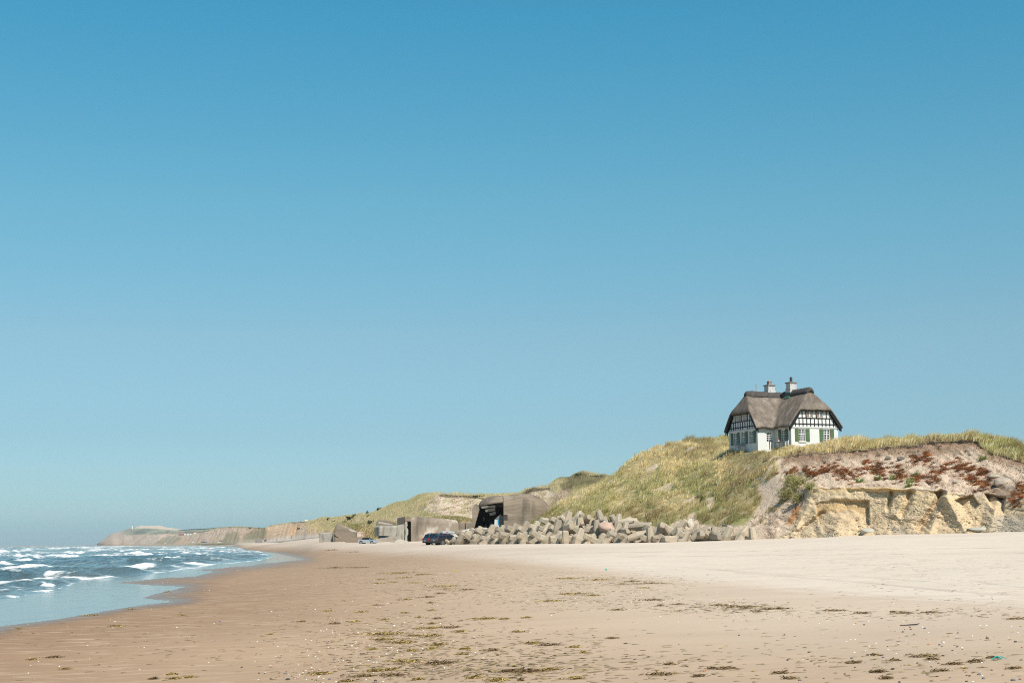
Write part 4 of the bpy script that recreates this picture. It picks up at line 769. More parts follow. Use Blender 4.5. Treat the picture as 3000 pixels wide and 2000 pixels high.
def gable(O, S, N, wc):
    """half-timbered gable of width 7.5 over the ground floor"""
    W = 7.5; hw = lambda z: min(W / 2, 4.2 - (z - 2.55) / 1.39); zu = lambda a: 2.53 + 1.39 * (4.2 - a)
    g = MB(); pts = [(-W / 2, 2.72), (W / 2, 2.72), (W / 2, 3.02), (hw(5.06), 5.06), (-hw(5.06), 5.06), (-W / 2, 3.02)]
    P = lambda s, z, n: (O[0] + S[0] * (s + W / 2) + N[0] * n, O[1] + S[1] * (s + W / 2) + N[1] * n, z)
    g.add([P(s, z, .0) for s, z in pts], [tuple(range(6))]); go = g.build('gable', M_white, house)
    t = MB(); cc = W / 2
    def post(s, z0, z1, w=.13):
        lim = lambda z: abs(s) < hw(z) + .05
        if not lim(z0): return
        z1 = min(z1, zu(abs(s))); t.obox(O, S, N, cc + s - w / 2, cc + s + w / 2, .002, .045, z0, z1)
    for z, w in ((3.10, .13), (3.90, .12), (4.98, .20)): t.obox(O, S, N, cc - hw(z), cc + hw(z), .004, .05, z - w / 2, z + w / 2)
    for i in range(-6, 7): post(i * .61, 3.17, 3.84); post(i * .61, 2.78, 3.03, .14)
    for s in (-1.93, -1.32, -.30, .30, 1.32, 1.93): post(s, 3.97, 4.88, .14)
    t.build('timber_frame', M_black, go)
    for s in wc: window((O[0] + N[0] * .15, O[1] + N[1] * .15), S, N, cc + s, .92, 4.00, 4.80, .14, (3,), False)
    b = MB()                                      # tarred verge boards, and black soffit strips painting the shade under the thatch
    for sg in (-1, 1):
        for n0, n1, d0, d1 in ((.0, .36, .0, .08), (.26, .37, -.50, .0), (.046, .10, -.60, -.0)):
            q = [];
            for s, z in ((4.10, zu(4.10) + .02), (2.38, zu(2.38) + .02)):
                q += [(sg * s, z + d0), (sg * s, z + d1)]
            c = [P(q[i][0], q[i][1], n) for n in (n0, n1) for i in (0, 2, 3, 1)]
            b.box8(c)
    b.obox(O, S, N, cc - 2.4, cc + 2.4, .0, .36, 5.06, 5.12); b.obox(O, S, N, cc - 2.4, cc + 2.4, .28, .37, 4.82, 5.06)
    b.build('verge_board_and_shade', M_black, house)
    c = MB(); c.obox(O, S, N, -.06, W + .06, .0, .10, 2.62, 2.72); c.obox(O, S, N, -.03, W + .03, .0, .06, 2.54, 2.62); c.build('cornice', M_white, house)
A0, SA, NA = (0, 0), (1, 0), (0, -1)
SB, NB = (0, -1), (-1, 0)
zw = (.78, 2.42)
facade(A0, SA, NA, 7.5, -1.2, 2.72, [(1.22, 2.27, *zw), (5.12, 6.17, *zw)])
facade((0, 3.9), SB, NB, 3.9, -1.2, 3.1, [(1.48, 2.52, *zw)])
facade((-2.8, 3.9), SA, NA, 2.8, -1.2, 3.1, [(1.33, 2.37, -.05, 2.3)])
bw = [1.72, 3.85, 5.95]
facade((-2.8, 11.4), SB, NB, 7.5, -1.2, 2.72, [(c - .53, c + .53, *zw) for c in bw])
facade((7.5, 0), (0, 1), (1, 0), 11.4, -1.2, 3.1, []); facade((7.5, 11.4), (-1, 0), (0, 1), 10.3, -1.2, 3.1, [])
mw.build('wall', M_white, house)
for c in (1.745, 5.645): window(A0, SA, NA, c, 1.05, *zw, shut=(-1, 1))
window((0, 3.9), SB, NB, 2.0, 1.04, *zw, shut=(-1, 1))
for c, sh in zip(bw, ((-1, 1), (1,), (1,))): window((-2.8, 11.4), SB, NB, c, 1.06, *zw, shut=sh)
gable(A0, SA, NA, (-.80, .82)); gable((-2.8, 11.4), SB, NB, (-.80, .82))
# door with an arched light
d = MB(); O, S, N = (-2.8, 3.9), SA, NA; a, b = 1.33, 2.37
d.obox(O, S, N, a, b, -.13, -.08, -.05, .95); d.obox(O, S, N, a, a + .13, -.13, -.06, .95, 2.3); d.obox(O, S, N, b - .13, b, -.13, -.06, .95, 2.3); d.obox(O, S, N, a + .13, b - .13, -.13, -.06, 2.12, 2.3)
for k in (1, 2): s = a + .13 + (b - a - .26) * k / 3; d.obox(O, S, N, s - .025, s + .025, -.12, -.066, .95, 2.12)
for k in (1, 2, 3): z = .95 + 1.17 * k / 4; d.obox(O, S, N, a + .13, b - .13, -.12, -.068, z - .025, z + .025)
for sg, s in ((1, a + .13), (-1, b - .13)):
    O2 = lambda s, z, n: (O[0] + s, O[1] - n, z)
    v = [(s, 2.12), (s + sg * .2, 2.12), (s, 1.86)]; d.add([O2(x, z, n) for n in (-.12, -.065) for x, z in v], [(0, 1, 2), (3, 5, 4), (0, 3, 4, 1), (1, 4, 5, 2), (2, 5, 3, 0)])
do = d.build('door', M_frame, house)
g = MB(); g.obox(O, S, N, a, b, -.125, -.112, .95, 2.3); g.build('pane', M_glass, do)
k = MB(); k.obox(O, S, N, a - .14, b + .14, .0, .16, 2.36, 2.46); k.obox(O, S, N, a - .08, b + .08, .0, .09, 2.30, 2.36); k.build('lintel', M_white, do)
k = MB(); k.tube([(O[0] + b - .07, O[1] + .05, 1.0), (O[0] + b - .07, O[1] + .0, 1.0), (O[0] + b - .17, O[1] - .01, 1.0)], .015, 6); k.build('handle', M_iron, do)
# roof: a thatched L with half hips, one thick rounded sheet
EV = .50; xs = np.r_[np.linspace(-3.28, -.52, 25), np.linspace(-.5, 8.0, 76)]; ys = np.r_[np.linspace(-.42, 3.38, 38), np.linspace(3.4, 11.9, 78)]
GX, GY = np.meshgrid(xs, ys)
def smn(a, b, k=.35): h = np.clip(.5 + .5 * (b - a) / k, 0, 1); return b * (1 - h) + a * h - k * h * (1 - h)
smx = lambda a, b, k=.35: -smn(-a, -b, k)
rf = lambda r: smn(7.93 - 1.04 * r, 2.95 + 1.39 * (4.25 - r), .3)
zA = smn(rf(np.sqrt((GX - 3.75) ** 2 + .03)), 5.24 + 2.1 * (GY + .42)); zB = smn(smn(rf(np.sqrt((GY - 7.65) ** 2 + .03)), 5.24 + 2.1 * (GX + 3.28)), 5.22 + 2.1 * (8.0 - GX))
zA = np.where(GX < -.51, -9, zA); zB = np.where(GY < 3.39, -9, zB)
RZ = np.where((zA > -5) & (zB > -5), smx(zA, zB, .5), np.maximum(zA, zB))
inL = (GX >= -.51) | (GY >= 3.39)
# the eaves sweep out a little and their lips are rounded
eave = np.minimum(np.where(GY < 3.39, GX + .5, np.where(GX < -.51, GY - 3.4, np.minimum(np.hypot(np.minimum(GX + .5, 0), np.minimum(GY - 3.4, 0)) + 9, np.maximum(GX + .5, GY - 3.4)))), np.minimum(8.0 - GX, 11.9 - GY))
RZ = RZ + .05 * np.clip(1 - eave / 1.3, 0, 1) ** 2
edge = np.minimum(eave, np.minimum(np.where(GX > -.51, GY + .42, 9), GX + 3.28)); RZ = RZ - .10 * np.clip(1 - edge / .22, 0, 1) ** 2
RZ += .09 * fbm(GX / 1.1, GY / 1.1, 3, 301) + .02 * fbm(GX * 3, GY * 3, 2, 303)
TOP = np.stack([GX, GY, RZ], -1); BOT = np.stack([GX, GY, RZ - .34 + .08 * np.clip(1 - edge / .3, 0, 1)], -1)
nr, nc = GX.shape; keepc = inL[:-1, :-1] & inL[1:, 1:] & inL[:-1, 1:] & inL[1:, :-1]
ft = grid_faces(nr, nc, keepc); fb = ft[:, ::-1] + nr * nc
ec = {}
for q in ft:
    for i in range(4): e = (q[i], q[(i + 1) % 4]); ec[e] = 1
side = [(e[1], e[0], e[0] + nr * nc, e[1] + nr * nc) for e in ec if (e[1], e[0]) not in ec]
roof = link('roof', raw_mesh('roof', np.concatenate([TOP.reshape(-1, 3), BOT.reshape(-1, 3)]), np.concatenate([ft, fb, np.array(side)]), True), M_thatch, house)
bm = bmesh.new(); bm.from_mesh(roof.data); bmesh.ops.delete(bm, geom=[v for v in bm.verts if not v.link_faces], context='VERTS'); bm.to_mesh(roof.data); bm.free()
def ridge(p0, p1, nm='ridge_cap'):
    p0, p1 = Vector(p0), Vector(p1); d = p1 - p0; L = d.length; d.normalize(); s = Vector((-d.y, d.x, 0)); n = 46; k = 16; V = []
    for i in range(n + 1):
        t = i / n; e = min(t, 1 - t) * L; r = math.sqrt(max(0, 1 - max(0, 1 - e / .55) ** 2)) * .94 + .06
        for j in range(k):
            a = 2 * math.pi * j / k; x = math.cos(a) * .68 * r; z = math.sin(a) * .40 * r - (abs(math.cos(a)) ** 2) * .40 * r
            q = p0 + d * (L * t) + s * x + Vector((0, 0, z)); w = mnoise.noise(q * 2.2) * .07 + mnoise.noise(q * .7) * .06; V.append(q + Vector((0, 0, w)))
    f = [(i * k + j, i * k + (j + 1) % k, (i + 1) * k + (j + 1) % k, (i + 1) * k + j) for i in range(n) for j in range(k)]
    m = MB(); m.add(V, f + [tuple(range(k)), tuple(n * k + j for j in range(k))]); return m.build(nm, M_ridge, roof, smooth=True)
ridge((-2.35, 7.65, 7.76), (3.9, 7.65, 7.76)); ridge((3.75, .40, 7.80), (3.75, 7.7, 7.76))
def chimney(x0, y0, w, zb, zt, pot, green=False):
    m = MB(); m.box(x0, x0 + w, y0, y0 + w, zb, zt); m.box(x0 - .07, x0 + w + .07, y0 - .07, y0 + w + .07, zb, zb + (zt - zb) * .62) ; c = m.build('chimney', M_chim, roof)
    m = MB(); m.box(x0 - .11, x0 + w + .11, y0 - .11, y0 + w + .11, zt, zt + .15); m.build('cap', M_stone, c, .02)
    m = MB(); cx, cy = x0 + w / 2, y0 + w / 2
    if pot == 'brick':
        m.box(cx - .25, cx + .25, cy - .25, cy + .25, zt + .15, zt + .62); m.prism([(cx - .3, cy - .3), (cx + .3, cy - .3), (cx + .3, cy + .3), (cx - .3, cy + .3)], (zt + .62, zt + .86), 'z', [(cx - .03, cy - .03), (cx + .03, cy - .03), (cx + .03, cy + .03), (cx - .03, cy + .03)]); m.build('chimney_pot', M('brown_brick', (.30, .23, .19), .9, .25, 6, .01), c)
    else:
        m.tube([(cx, cy, zt + .15), (cx, cy, zt + .74)], .19, 12); m.tube([(cx, cy, zt + .74), (cx, cy, zt + .95)], [.22, .02], 12); m.build('flue', M_iron, c)
    if green:
        m = MB(); m.box(x0 - .09, x0 + w + .09, y0 - .09, y0 + w + .09, 7.2, 7.86); m.prism([(x0 - .34, 7.0), (x0 - .09, 7.2), (x0 - .09, 7.44), (x0 - .38, 7.10)], (y0 - .1, y0 + w + .1), 'y'); m.build('flashing', M('green_painted_lead', (.05, .13, .085), .6, .15, 3), c)
chimney(1.42, 7.5, 1.05, 7.2, 9.0, 'brick'); chimney(3.2, 4.75, 1.05, 7.2, 9.15, 'flue', True)
m = MB(); m.tube([(-.45, 7.65, 7.9), (-.45, 7.65, 9.0)], .05, 8); m.tube([(-.45, 7.65, 9.0), (-.45, 7.65, 9.06)], .065, 8); m.build('vent_pipe', M('grey_zinc', (.3, .3, .3), .5), roof)
m = MB(); m.box(-2.86, -2.8, 6.9, 7.25, 2.62, 3.0); m.build('wall_lamp', M_white, house)
m = MB()
for y in (.9, 3.2): m.tube([(-.03, y, 2.72), (-.12, y, 2.72), (-.12, y, 2.6)], .04, 6)
m.build('wall_hook', M_iron, house)
# garden furniture
hm = Matrix.Translation(HO) @ Matrix.Rotation(HROT, 4, 'Z')
tb = empty('garden_table', hm @ Vector((-1.35, 1.55, .02)), HROT + .1, 'grey wooden garden table standing by the door of house', 'table')
m = MB(); m.box(-.95, .95, -.45, .45, .70, .76); m.build('tabletop', M('grey_teak', (.17, .15, .13), .8, .2, 4), tb)
for sx in (-1, 1):
    for sy in (-1, 1): m = MB(); m.box(sx * .86 - .04, sx * .86 + .04, sy * .38 - .04, sy * .38 + .04, -.3, .699); m.build('leg', MATS['grey_teak'], tb)
la = empty('lantern', hm @ Vector((-1.0, 1.6, .78)), HROT, 'small white lantern with red top on garden table', 'lantern')
m = MB(); m.box(-.09, .09, -.09, .09, 0, .2); m.build('body', M_frame, la); m = MB(); m.prism([(-.12, -.12), (.12, -.12), (.12, .12), (-.12, .12)], (.2, .32), 'z', [(-.03, -.03), (.03, -.03), (.03, .03), (-.03, .03)]); m.build('lid', M('red_lid', (.4, .08, .05)), la)
def bench(loc, rz, L, label, cat, mat):
    b = empty('garden_bench', loc, rz, label, cat, 'garden seats beside the house')
    m = MB(); [m.box(-L / 2, L / 2, -.22 + .12 * i, -.13 + .12 * i, .42, .46) for i in range(4)]; m.build('seat', mat, b)
    m = MB(); m.box(-L / 2, L / 2, .27, .31, .82, .90); m.box(-L / 2, L / 2, .27, .31, .58, .65); [m.box(-L / 2 + .1 + i * .16, -L / 2 + .15 + i * .16, .28, .30, .65, .82) for i in range(int((L - .2) / .16) + 1)]; m.build('backrest', mat, b)
    for sx in (-1, 1):
        m = MB(); m.box(sx * L / 2 - .035, sx * L / 2 + .035, .25, .33, -.3, .96); m.build('leg', mat, b)
        m = MB(); m.box(sx * L / 2 - .035, sx * L / 2 + .035, -.25, -.18, -.3, .62); m.build('leg', mat, b); m = MB(); m.box(sx * L / 2 - .04, sx * L / 2 + .04, -.25, .25, .62, .66); m.build('armrest', mat, b)
    return b
bench(hm @ Vector((-.55, .95, -.05)), HROT - R(90), 1.3, 'white slatted garden seat against the short shaded wall', 'seat', M_white)
bench(hm @ Vector((-3.25, 7.75, .0)), HROT - R(90), 1.6, 'weathered grey bench under the windows of left gable', 'bench', M('grey_bench_wood', (.36, .33, .30), .85, .15, 5))

# ------------------------------------------------------------------ concrete bunkers
def frame(name, px, py, Y35, label, cat='bunker', group='old concrete bunkers on the beach', rz=0.0):
    o = at(px, py, Y35); az = math.atan2(o.x, o.y); e = empty(name, o, -az + rz, label, cat, group); return e, Y35 / 3500.0
def inset(pl, d):
    n = len(pl); out = []
    for i in range(n):
        a, b, c = Vector(pl[i - 1]), Vector(pl[i]), Vector(pl[(i + 1) % n]); e1 = (b - a).normalized(); e2 = (c - b).normalized()
        n1 = Vector((-e1.y, e1.x)); n2 = Vector((-e2.y, e2.x)); k = n1 + n2; k = k / max(.35, k.length_squared / 2); out.append(tuple(b + k * d))
    return out
def round_plan(pl, it=2):
    for _ in range(it):
        q = []
        for i in range(len(pl)):
            a, b = Vector(pl[i]), Vector(pl[(i + 1) % len(pl)]); q += [tuple(a.lerp(b, .22)), tuple(a.lerp(b, .78))]
        pl = q
    return pl
def round_open(pl, it=2):
    for _ in range(it):
        q = [pl[0]]
        for a, b in zip(pl, pl[1:]): a, b = Vector(a), Vector(b); q += [tuple(a.lerp(b, .25)), tuple(a.lerp(b, .75))]
        pl = q + [pl[-1]]
    return pl
def mass(mb, plan, H, rh, rv, zb=-3.0, steps=7, rough=.05, fixl=None):
    """thick cast block: counter-clockwise plan, top edge rounded (rh in, rv down)"""
    n = len(plan); rings = [[(x, y, zb) for x, y in plan]]; hf = H if callable(H) else (lambda x, y: H)
    lv = [(0, -rv)] + [(rh * (1 - math.cos(a)), -rv + rv * math.sin(a)) for a in np.linspace(0, math.pi / 2, steps)[1:]]
    for d, z in lv:
        q = inset(plan, d)
        if fixl is not None: q = [((x if x > fixl else x) if p[0] > fixl else p[0], y if p[0] > fixl else p[1] + .3 * d * (1 if p[1] < 1 else -1)) for p, (x, y) in zip(plan, q)]
        rings.append([(x, y, hf(x, y) + z) for x, y in q])
    vs = []
    for r in rings:
        for p in r: v = Vector(p); w = mnoise.noise(v * .6 + Vector((3, 7, zb))) * rough * 2; vs.append((v.x + w, v.y + w, v.z + (w if v.z > zb + .1 else 0)))
    fs = [(i * n + j, i * n + (j + 1) % n, (i + 1) * n + (j + 1) % n, (i + 1) * n + j) for i in range(len(rings) - 1) for j in range(n)]
    mb.add(vs, fs + [tuple((len(rings) - 1) * n + j for j in range(n))])
def outline(pts, px0, py0, s): return [((x - px0) * s, (py0 - y) * s) for x, y in pts]
M_paintw = M('white_wall_paint', (.55, .55, .53), .8, .2, 3); M_paintb = M('blue_wall_paint', (.03, .20, .30), .7, .2, 3)
# the big gun bunker
gb, s = frame('gun_bunker', 1500, 1560, 198, 'large rounded gun bunker with dark open mouth beside the grassy dune')
m = MB(); pl = [(-1.36, 0), (2.4, .1), (4.3, .8), (5.6, 2.2), (6.5, 4.4), (6.9, 7.2), (6.6, 10), (5.0, 13), (-1.36, 13)]
mass(m, [pl[0]] + round_open(pl[1:-1], 2) + [pl[-1]], lambda x, y: 6.62 - .034 * max(0, x - .5) ** 2 - .16 * max(0, 1.0 - x) ** 1.5, 2.6, 2.2, fixl=-1.3); m.build('side_wall', M_conc, gb, smooth=False)
m = MB(); n = 40; rings = []
for k, (f_, dz, lowr) in enumerate([(.80, .10, 0), (.93, .02, 0), (1.0, .0, 0), (1.0, .28, 0), (.975, .62, 0), (.92, 1.0, 0), (.82, 1.36, 0), (.66, 1.66, 0), (.45, 1.84, 0), (.2, 1.9, 0), (.02, 1.9, 0)]):
    r = []
    for j in range(n):
        a = math.pi * (1.0 + 1.06 * j / (n - 1)) - .1; x = -1.2 + 4.45 * f_ * math.cos(a); y = 4.7 + 4.3 * f_ * math.sin(a); tl = max(0, min(1, (x + 5.65) / 4.4)); z = 4.15 + .85 * math.sin(tl * math.pi / 2) + dz * (1 - .42 * tl)
        w = mnoise.noise(Vector((x, y, z)) * .7) * .06; r.append((x, min(y, 4.7) + w, z + w))
    rings.append(r)
fs = [(i * n + j, i * n + j + 1, (i + 1) * n + j + 1, (i + 1) * n + j) for i in range(len(rings) - 1) for j in range(n - 1)]
m.add([p for r in rings for p in r], fs + [tuple(range(n)), tuple(i * n for i in range(len(rings))), tuple(i * n + n - 1 for i in range(len(rings)))]); m.build('visor', M_conc, gb, smooth=True)
m = MB(); m.box(-6.4, -1.3, 4.6, 13, 4.3, 4.75); m.box(-5.2, -1.3, 4.7, 13, 4.751, 5.2); m.build('chamber_roof', M_conc, gb, .05)
m = MB()
for x0, x1, y0, y1, z0, z1 in ((-5.0, -2.7, 1.4, 4.4, 4.02, 4.45), (-4.35, -2.75, 1.8, 4.6, 3.45, 4.0), (-3.65, -2.65, 2.2, 4.7, 2.85, 3.43)):
    m.box8([(x0, y0, z0), (x1, y0 + .3, z0 + .2), (x1, y1, z0 + .2), (x0, y1, z0), (x0 - .1, y0 - .1, z1 - .1), (x1, y0, z1 + .15), (x1, y1, z1 + .1), (x0, y1, z1 - .1)])
m.build('stepped_ceiling', M('broken_ceiling', (.26, .235, .20), .9, .25, 1.2, .02), gb, .06)
m = MB(); m.prism(outline([(1384, 1492), (1384, 1600), (1386, 1600), (1389, 1548), (1405, 1492), (1402, 1478), (1396, 1474), (1389, 1480)], 1500, 1560, s), (1.3, 11), 'y'); m.build('left_jamb', M_conc, gb, .06)
m = MB(); m.box(-6.5, -1.3, 9, 10, -2, 4.3); m.build('back_wall', M_concd, gb)  # dark colour puts the chamber's shade into back wall and floor
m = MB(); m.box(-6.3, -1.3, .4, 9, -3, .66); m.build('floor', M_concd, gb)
m = MB(); m.box(-1.385, -.70, -.04, .3, 2.12, 2.98); m.build('niche_shade', M('painted_niche_shade', (.06, .05, .045), .95), gb)  # dark box on the wall face, painting the shade of a recess
m = MB(); m.prism([(-3.0, .5), (-1.36, .5), (-1.36, 2.6), (-1.9, 3.1), (-2.9, 2.2)], (1.5, 1.9), 'y'); pr = m.build('broken_pier', M('grey_broken_pier', (.15, .145, .14), .9, .3, 2), gb, .04)
for nm, pts, mt in (('white_graffiti', [(-2.95, .55), (-2.30, .55), (-2.38, 2.2), (-2.85, 2.15)], M_paintw), ('blue_graffiti', [(-2.42, .58), (-2.0, .58), (-2.02, 2.45), (-2.36, 2.3)], M_paintb), ('white_graffiti', [(-2.6, .56), (-2.16, .56), (-2.1, 1.5)], M_paintw)):
    m = MB(); m.prism(pts, (1.49 - (.006 if mt is M_paintw else .001), 1.5), 'y'); o = m.build(nm, mt, pr)
m = MB()
for pts in ([(-5.0, 2.2), (-4.7, 2.0), (-4.6, 2.7), (-4.85, 2.9)], [(-4.6, 1.2), (-4.3, 1.15), (-4.4, 1.9)], [(-3.9, 1.1), (-3.4, 1.3), (-3.5, 1.9), (-3.8, 1.7)], [(-3.8, .7), (-3.2, .7), (-3.3, 1.3), (-3.6, 1.2)], [(-5.9, .7), (-4.8, .7), (-5.0, 1.1), (-5.7, 1.0)]):
    m.prism(pts, (8.99, 9.0), 'y')
m.build('wall_graffiti', M_paintw, gb)
# long bunker behind the dark cars
b2, s = frame('long_bunker', 1190, 1585, 226, 'long weathered bunker wall behind the two dark cars')
X = lambda px: (px - 1190) * s; Zp = lambda py: (1585 - py) * s
m = MB(); mass(m, [(X(1204), 0), (X(1343), .5), (X(1343), 9), (X(1204), 9)], lambda x, y: Zp(1513) - .092 * max(0, x - 2.4) - .01 * x, .9, .9); m.build('front_wall', M('salt_stained_concrete', (.255, .205, .155), .9, .2, .5, .03, 3, fine=.12, fscale=5, tint=(.46, .41, .34), tscale=.42, tlo=.56, thi=.66, stretch=(1, 1, .7), tint2=((.11, .088, .066), 1.0, .50, .70, (.8, .8, .13))), b2)
m = MB(); mass(m, [(X(1343.4), 1.2), (X(1392), 1.5), (X(1392), 8), (X(1343.4), 8)], Zp(1530), .3, .3); m.box(X(1345), X(1348), .9, 1.2, -2, Zp(1531)); m.box(X(1364), X(1367), .95, 1.35, -2, Zp(1531)); m.build('side_wing', M_conc, b2)
m = MB(); m.prism(outline([(1186, 1527.5), (1187, 1517), (1190, 1513.5), (1203.7, 1513), (1203.7, 1527.5)], 1190, 1585, s), (-.05, 8), 'y'); m.build('lintel', M_conc, b2, .12)
m = MB(); m.prism(outline([(1186, 1620), (1186, 1583), (1188, 1562), (1187, 1528), (1193, 1528), (1194, 1540), (1192, 1544), (1196, 1552), (1196, 1564), (1193, 1570), (1194, 1620)], 1190, 1585, s), (0, 1.0), 'y'); m.build('broken_edge', M_conc2, b2, .05)
m = MB(); m.box(X(1187), X(1204), 2.2, 8, -2, Zp(1528)); m.build('inner_wall', M_concd, b2)  # dark colour puts the shade inside the gap into this wall
m = MB(); m.prism(outline([(1164, 1535), (1164, 1517.5), (1186, 1513.5), (1186, 1531)], 1190, 1585, s), (.3, 3), 'y'); m.build('dark_slab', M_concd, b2, .04)  # slab in a darker concrete colour
m = MB(); m.prism(outline([(1160, 1600), (1163, 1536), (1185, 1532), (1185, 1600)], 1190, 1585, s), (.5, 4), 'y'); m.build('grey_block', M_conc2, b2, .08)
# low square bunker with a slit
b3, s = frame('square_bunker', 1100, 1587, 233, 'low square bunker with dark slit behind the silver car')
X = lambda px: (px - 1100) * s; Zp = lambda py: (1587 - py) * s
m = MB(); mass(m, [(X(1112), 0), (X(1191), .7), (X(1191), 7), (X(1097), 7), (X(1097), 2.2)], Zp(1540), .5, .45, Zp(1569)); m.build('upper_block', M_conc2, b3)
m = MB(); m.box(X(1137), X(1190), .3, 6, -2, Zp(1569.2)); m.build('support', M_conc2, b3)
m = MB(); m.prism(outline([(1096, 1620), (1099, 1578), (1140, 1573), (1200, 1572), (1204, 1620)], 1100, 1587, s), (-.7, 5), 'y'); m.build('plinth', M('pale_crumbling_plinth', (.31, .27, .22), .9, .2, 1.5, .03, 4), b3, .1)
m = MB(); m.box(X(1163), X(1195), -.3, 3, -1, Zp(1553)); e = m.build('end_block', M_conc2, b3, .08)
m = MB(); m.prism(outline([(1176, 1566), (1186, 1559), (1193, 1558), (1192, 1568), (1181, 1573)], 1100, 1587, s), (-.33, -.2), 'y'); m.build('pale_patch', M('pale_grey_paint', (.45, .45, .44), .8), e)
b4, s = frame('sloping_bunker', 1130, 1560, 247, 'sloping grey bunker roof above and behind the slit bunker')
m = MB(); m.prism(outline([(1100, 1600), (1102, 1534), (1106, 1524), (1112, 1520), (1132, 1522), (1166, 1534), (1168, 1600)], 1130, 1560, s), (0, 6), 'y'); m.build('roof_slab', M_conc, b4, .25)
m = MB(); m.prism(outline([(1106, 1528), (1112, 1527), (1140, 1533), (1158, 1538), (1140, 1537), (1112, 1533)], 1130, 1560, s), (-.02, .3), 'y'); m.build('white_stain', M('white_salt_stain', (.40, .36, .30), .9, .3, 2.5), b4)
b5, s = frame('leaning_bunker', 1020, 1586, 240, 'tilted curved bunker, high at left, with rust stained end')
m = MB(); m.prism(outline([(977, 1640), (979, 1562), (983, 1541), (987, 1535), (996, 1533), (1010, 1540), (1026, 1548), (1044, 1555), (1062, 1556.5), (1068, 1561), (1069, 1572), (1066, 1640)], 1020, 1586, s), (0, 6), 'y'); m.build('curved_wall', M_conc, b5, .32)
m = MB(); m.prism(outline([(1046, 1558), (1062, 1558.5), (1067, 1563), (1067, 1573), (1060, 1570), (1046, 1574)], 1020, 1586, s), (-.012, .2), 'y'); m.build('rust_stain', M('rusty_white_stain', (.50, .42, .34), .9, .2, 2, tint=(.36, .19, .08), tscale=1.1, tlo=.45, thi=.6), b5)
m = MB(); m.prism(outline([(979, 1564), (984, 1569), (993, 1574.5), (993, 1576), (984, 1572), (979, 1567)], 1020, 1586, s), (-.03, .2), 'y'); m.build('black_crack', M_black, b5)
m = MB(); m.prism(outline([(1018, 1549), (1030, 1550), (1044, 1556), (1044, 1560), (1028, 1556)], 1020, 1586, s), (-.015, .25), 'y'); m.build('white_stain', MATS['white_salt_stain'], b5)
b6, s = frame('small_bunker', 1086, 1581, 246, 'small round shouldered bunker stump behind the silver car')
m = MB(); m.prism(outline([(1074, 1600), (1074, 1564), (1077, 1557), (1083, 1554.5), (1087, 1556), (1087, 1600)], 1086, 1581, s), (0, 3), 'y'); m.prism(outline([(1087.2, 1562), (1087.2, 1554.5), (1100, 1554), (1100, 1566)], 1086, 1581, s), (.2, 3), 'y'); m.box(.1, 1.0, 2.2, 3, -1, 1.5); m.build('stump', M('brown_bunker_stump', (.28, .22, .165), .9, .2, 1.2, .03, 4), b6, .1)
b7, s = frame('sunken_bunker', 957, 1584, 250, 'grey sunken bunker block left of the tilted curved bunker')
m = MB(); mass(m, [((935 - 957) * s, .6), ((977 - 957) * s, 0), ((977 - 957) * s, 5), ((935 - 957) * s, 5)], lambda x, y: (1584 - 1559) * s, .25, .2); m.build('block', M_conc2, b7)
b8, s = frame('concrete_slab', 1035, 1590, 233, 'low concrete slab on sand left of the silver car', 'slab', None)
m = MB(); m.prism(outline([(1013, 1610), (1013.5, 1580), (1036, 1578), (1058, 1577.5), (1058, 1610)], 1035, 1590, s), (0, 2.2), 'y'); m.build('slab', M_conc, b8, .08)
def hull(name, pts, mat, parent, bev=.05):
    bm = bmesh.new(); [bm.verts.new(p) for p in pts]; bmesh.ops.convex_hull(bm, input=bm.verts[:])
    bmesh.ops.delete(bm, geom=[v for v in bm.verts if not v.link_faces], context='VERTS')
    if bev: bmesh.ops.bevel(bm, geom=bm.edges[:], offset=bev, segments=1, affect='EDGES', clamp_overlap=True)
    me = bpy.data.meshes.new(name); bm.to_mesh(me); bm.free(); return link(name, me, mat, parent)
b9, s = frame('fallen_slab', 1174, 1597, 206, 'broken concrete slab tilted on the sand left of dark cars', 'slab', None)
L = lambda px, py, y: ((px - 1174) * s, y, (1597 - py) * s)
hull('slab', [L(1144, 1599, 0), L(1146, 1610, 0), L(1188, 1610, .1), L(1190, 1596, -.1), L(1161, 1582, .5), L(1172, 1578, 1.2), L(1197, 1585, 1.6), L(1150, 1610, 3), L(1200, 1610, 3), L(1200, 1590, 2)], M('pale_broken_slab', (.40, .35, .28), .9, .12, 2, .02), b9)
hull('slab_piece', [L(1184, 1598, -.3), L(1186, 1590, -.1), L(1205, 1588, .2), L(1204, 1598, .1), L(1184, 1610, -.2), L(1205, 1610, 1.5), L(1186, 1610, 1.5)], MATS['pale_broken_slab'], b9)
b10, s = frame('sloping_slab', 1350, 1580, 184, 'long pale sloping slab between the dark cars and gun bunker', 'slab', None)
L = lambda px, py, y: ((px - 1350) * s, y, (1580 - py) * s)
hull('slab', [L(1304, 1584, 0), L(1306, 1570, .2), L(1322, 1560, 1), L(1384, 1545.5, 2.5), L(1394, 1549, 2.2), L(1394, 1640, 2), L(1340, 1640, 0), L(1304, 1640, 0), L(1394, 1640, 6), L(1384, 1552, 6), L(1322, 1566, 5)], M('pale_sloping_slab', (.43, .40, .35), .9, .12, 1, .03, 4), b10, .12)
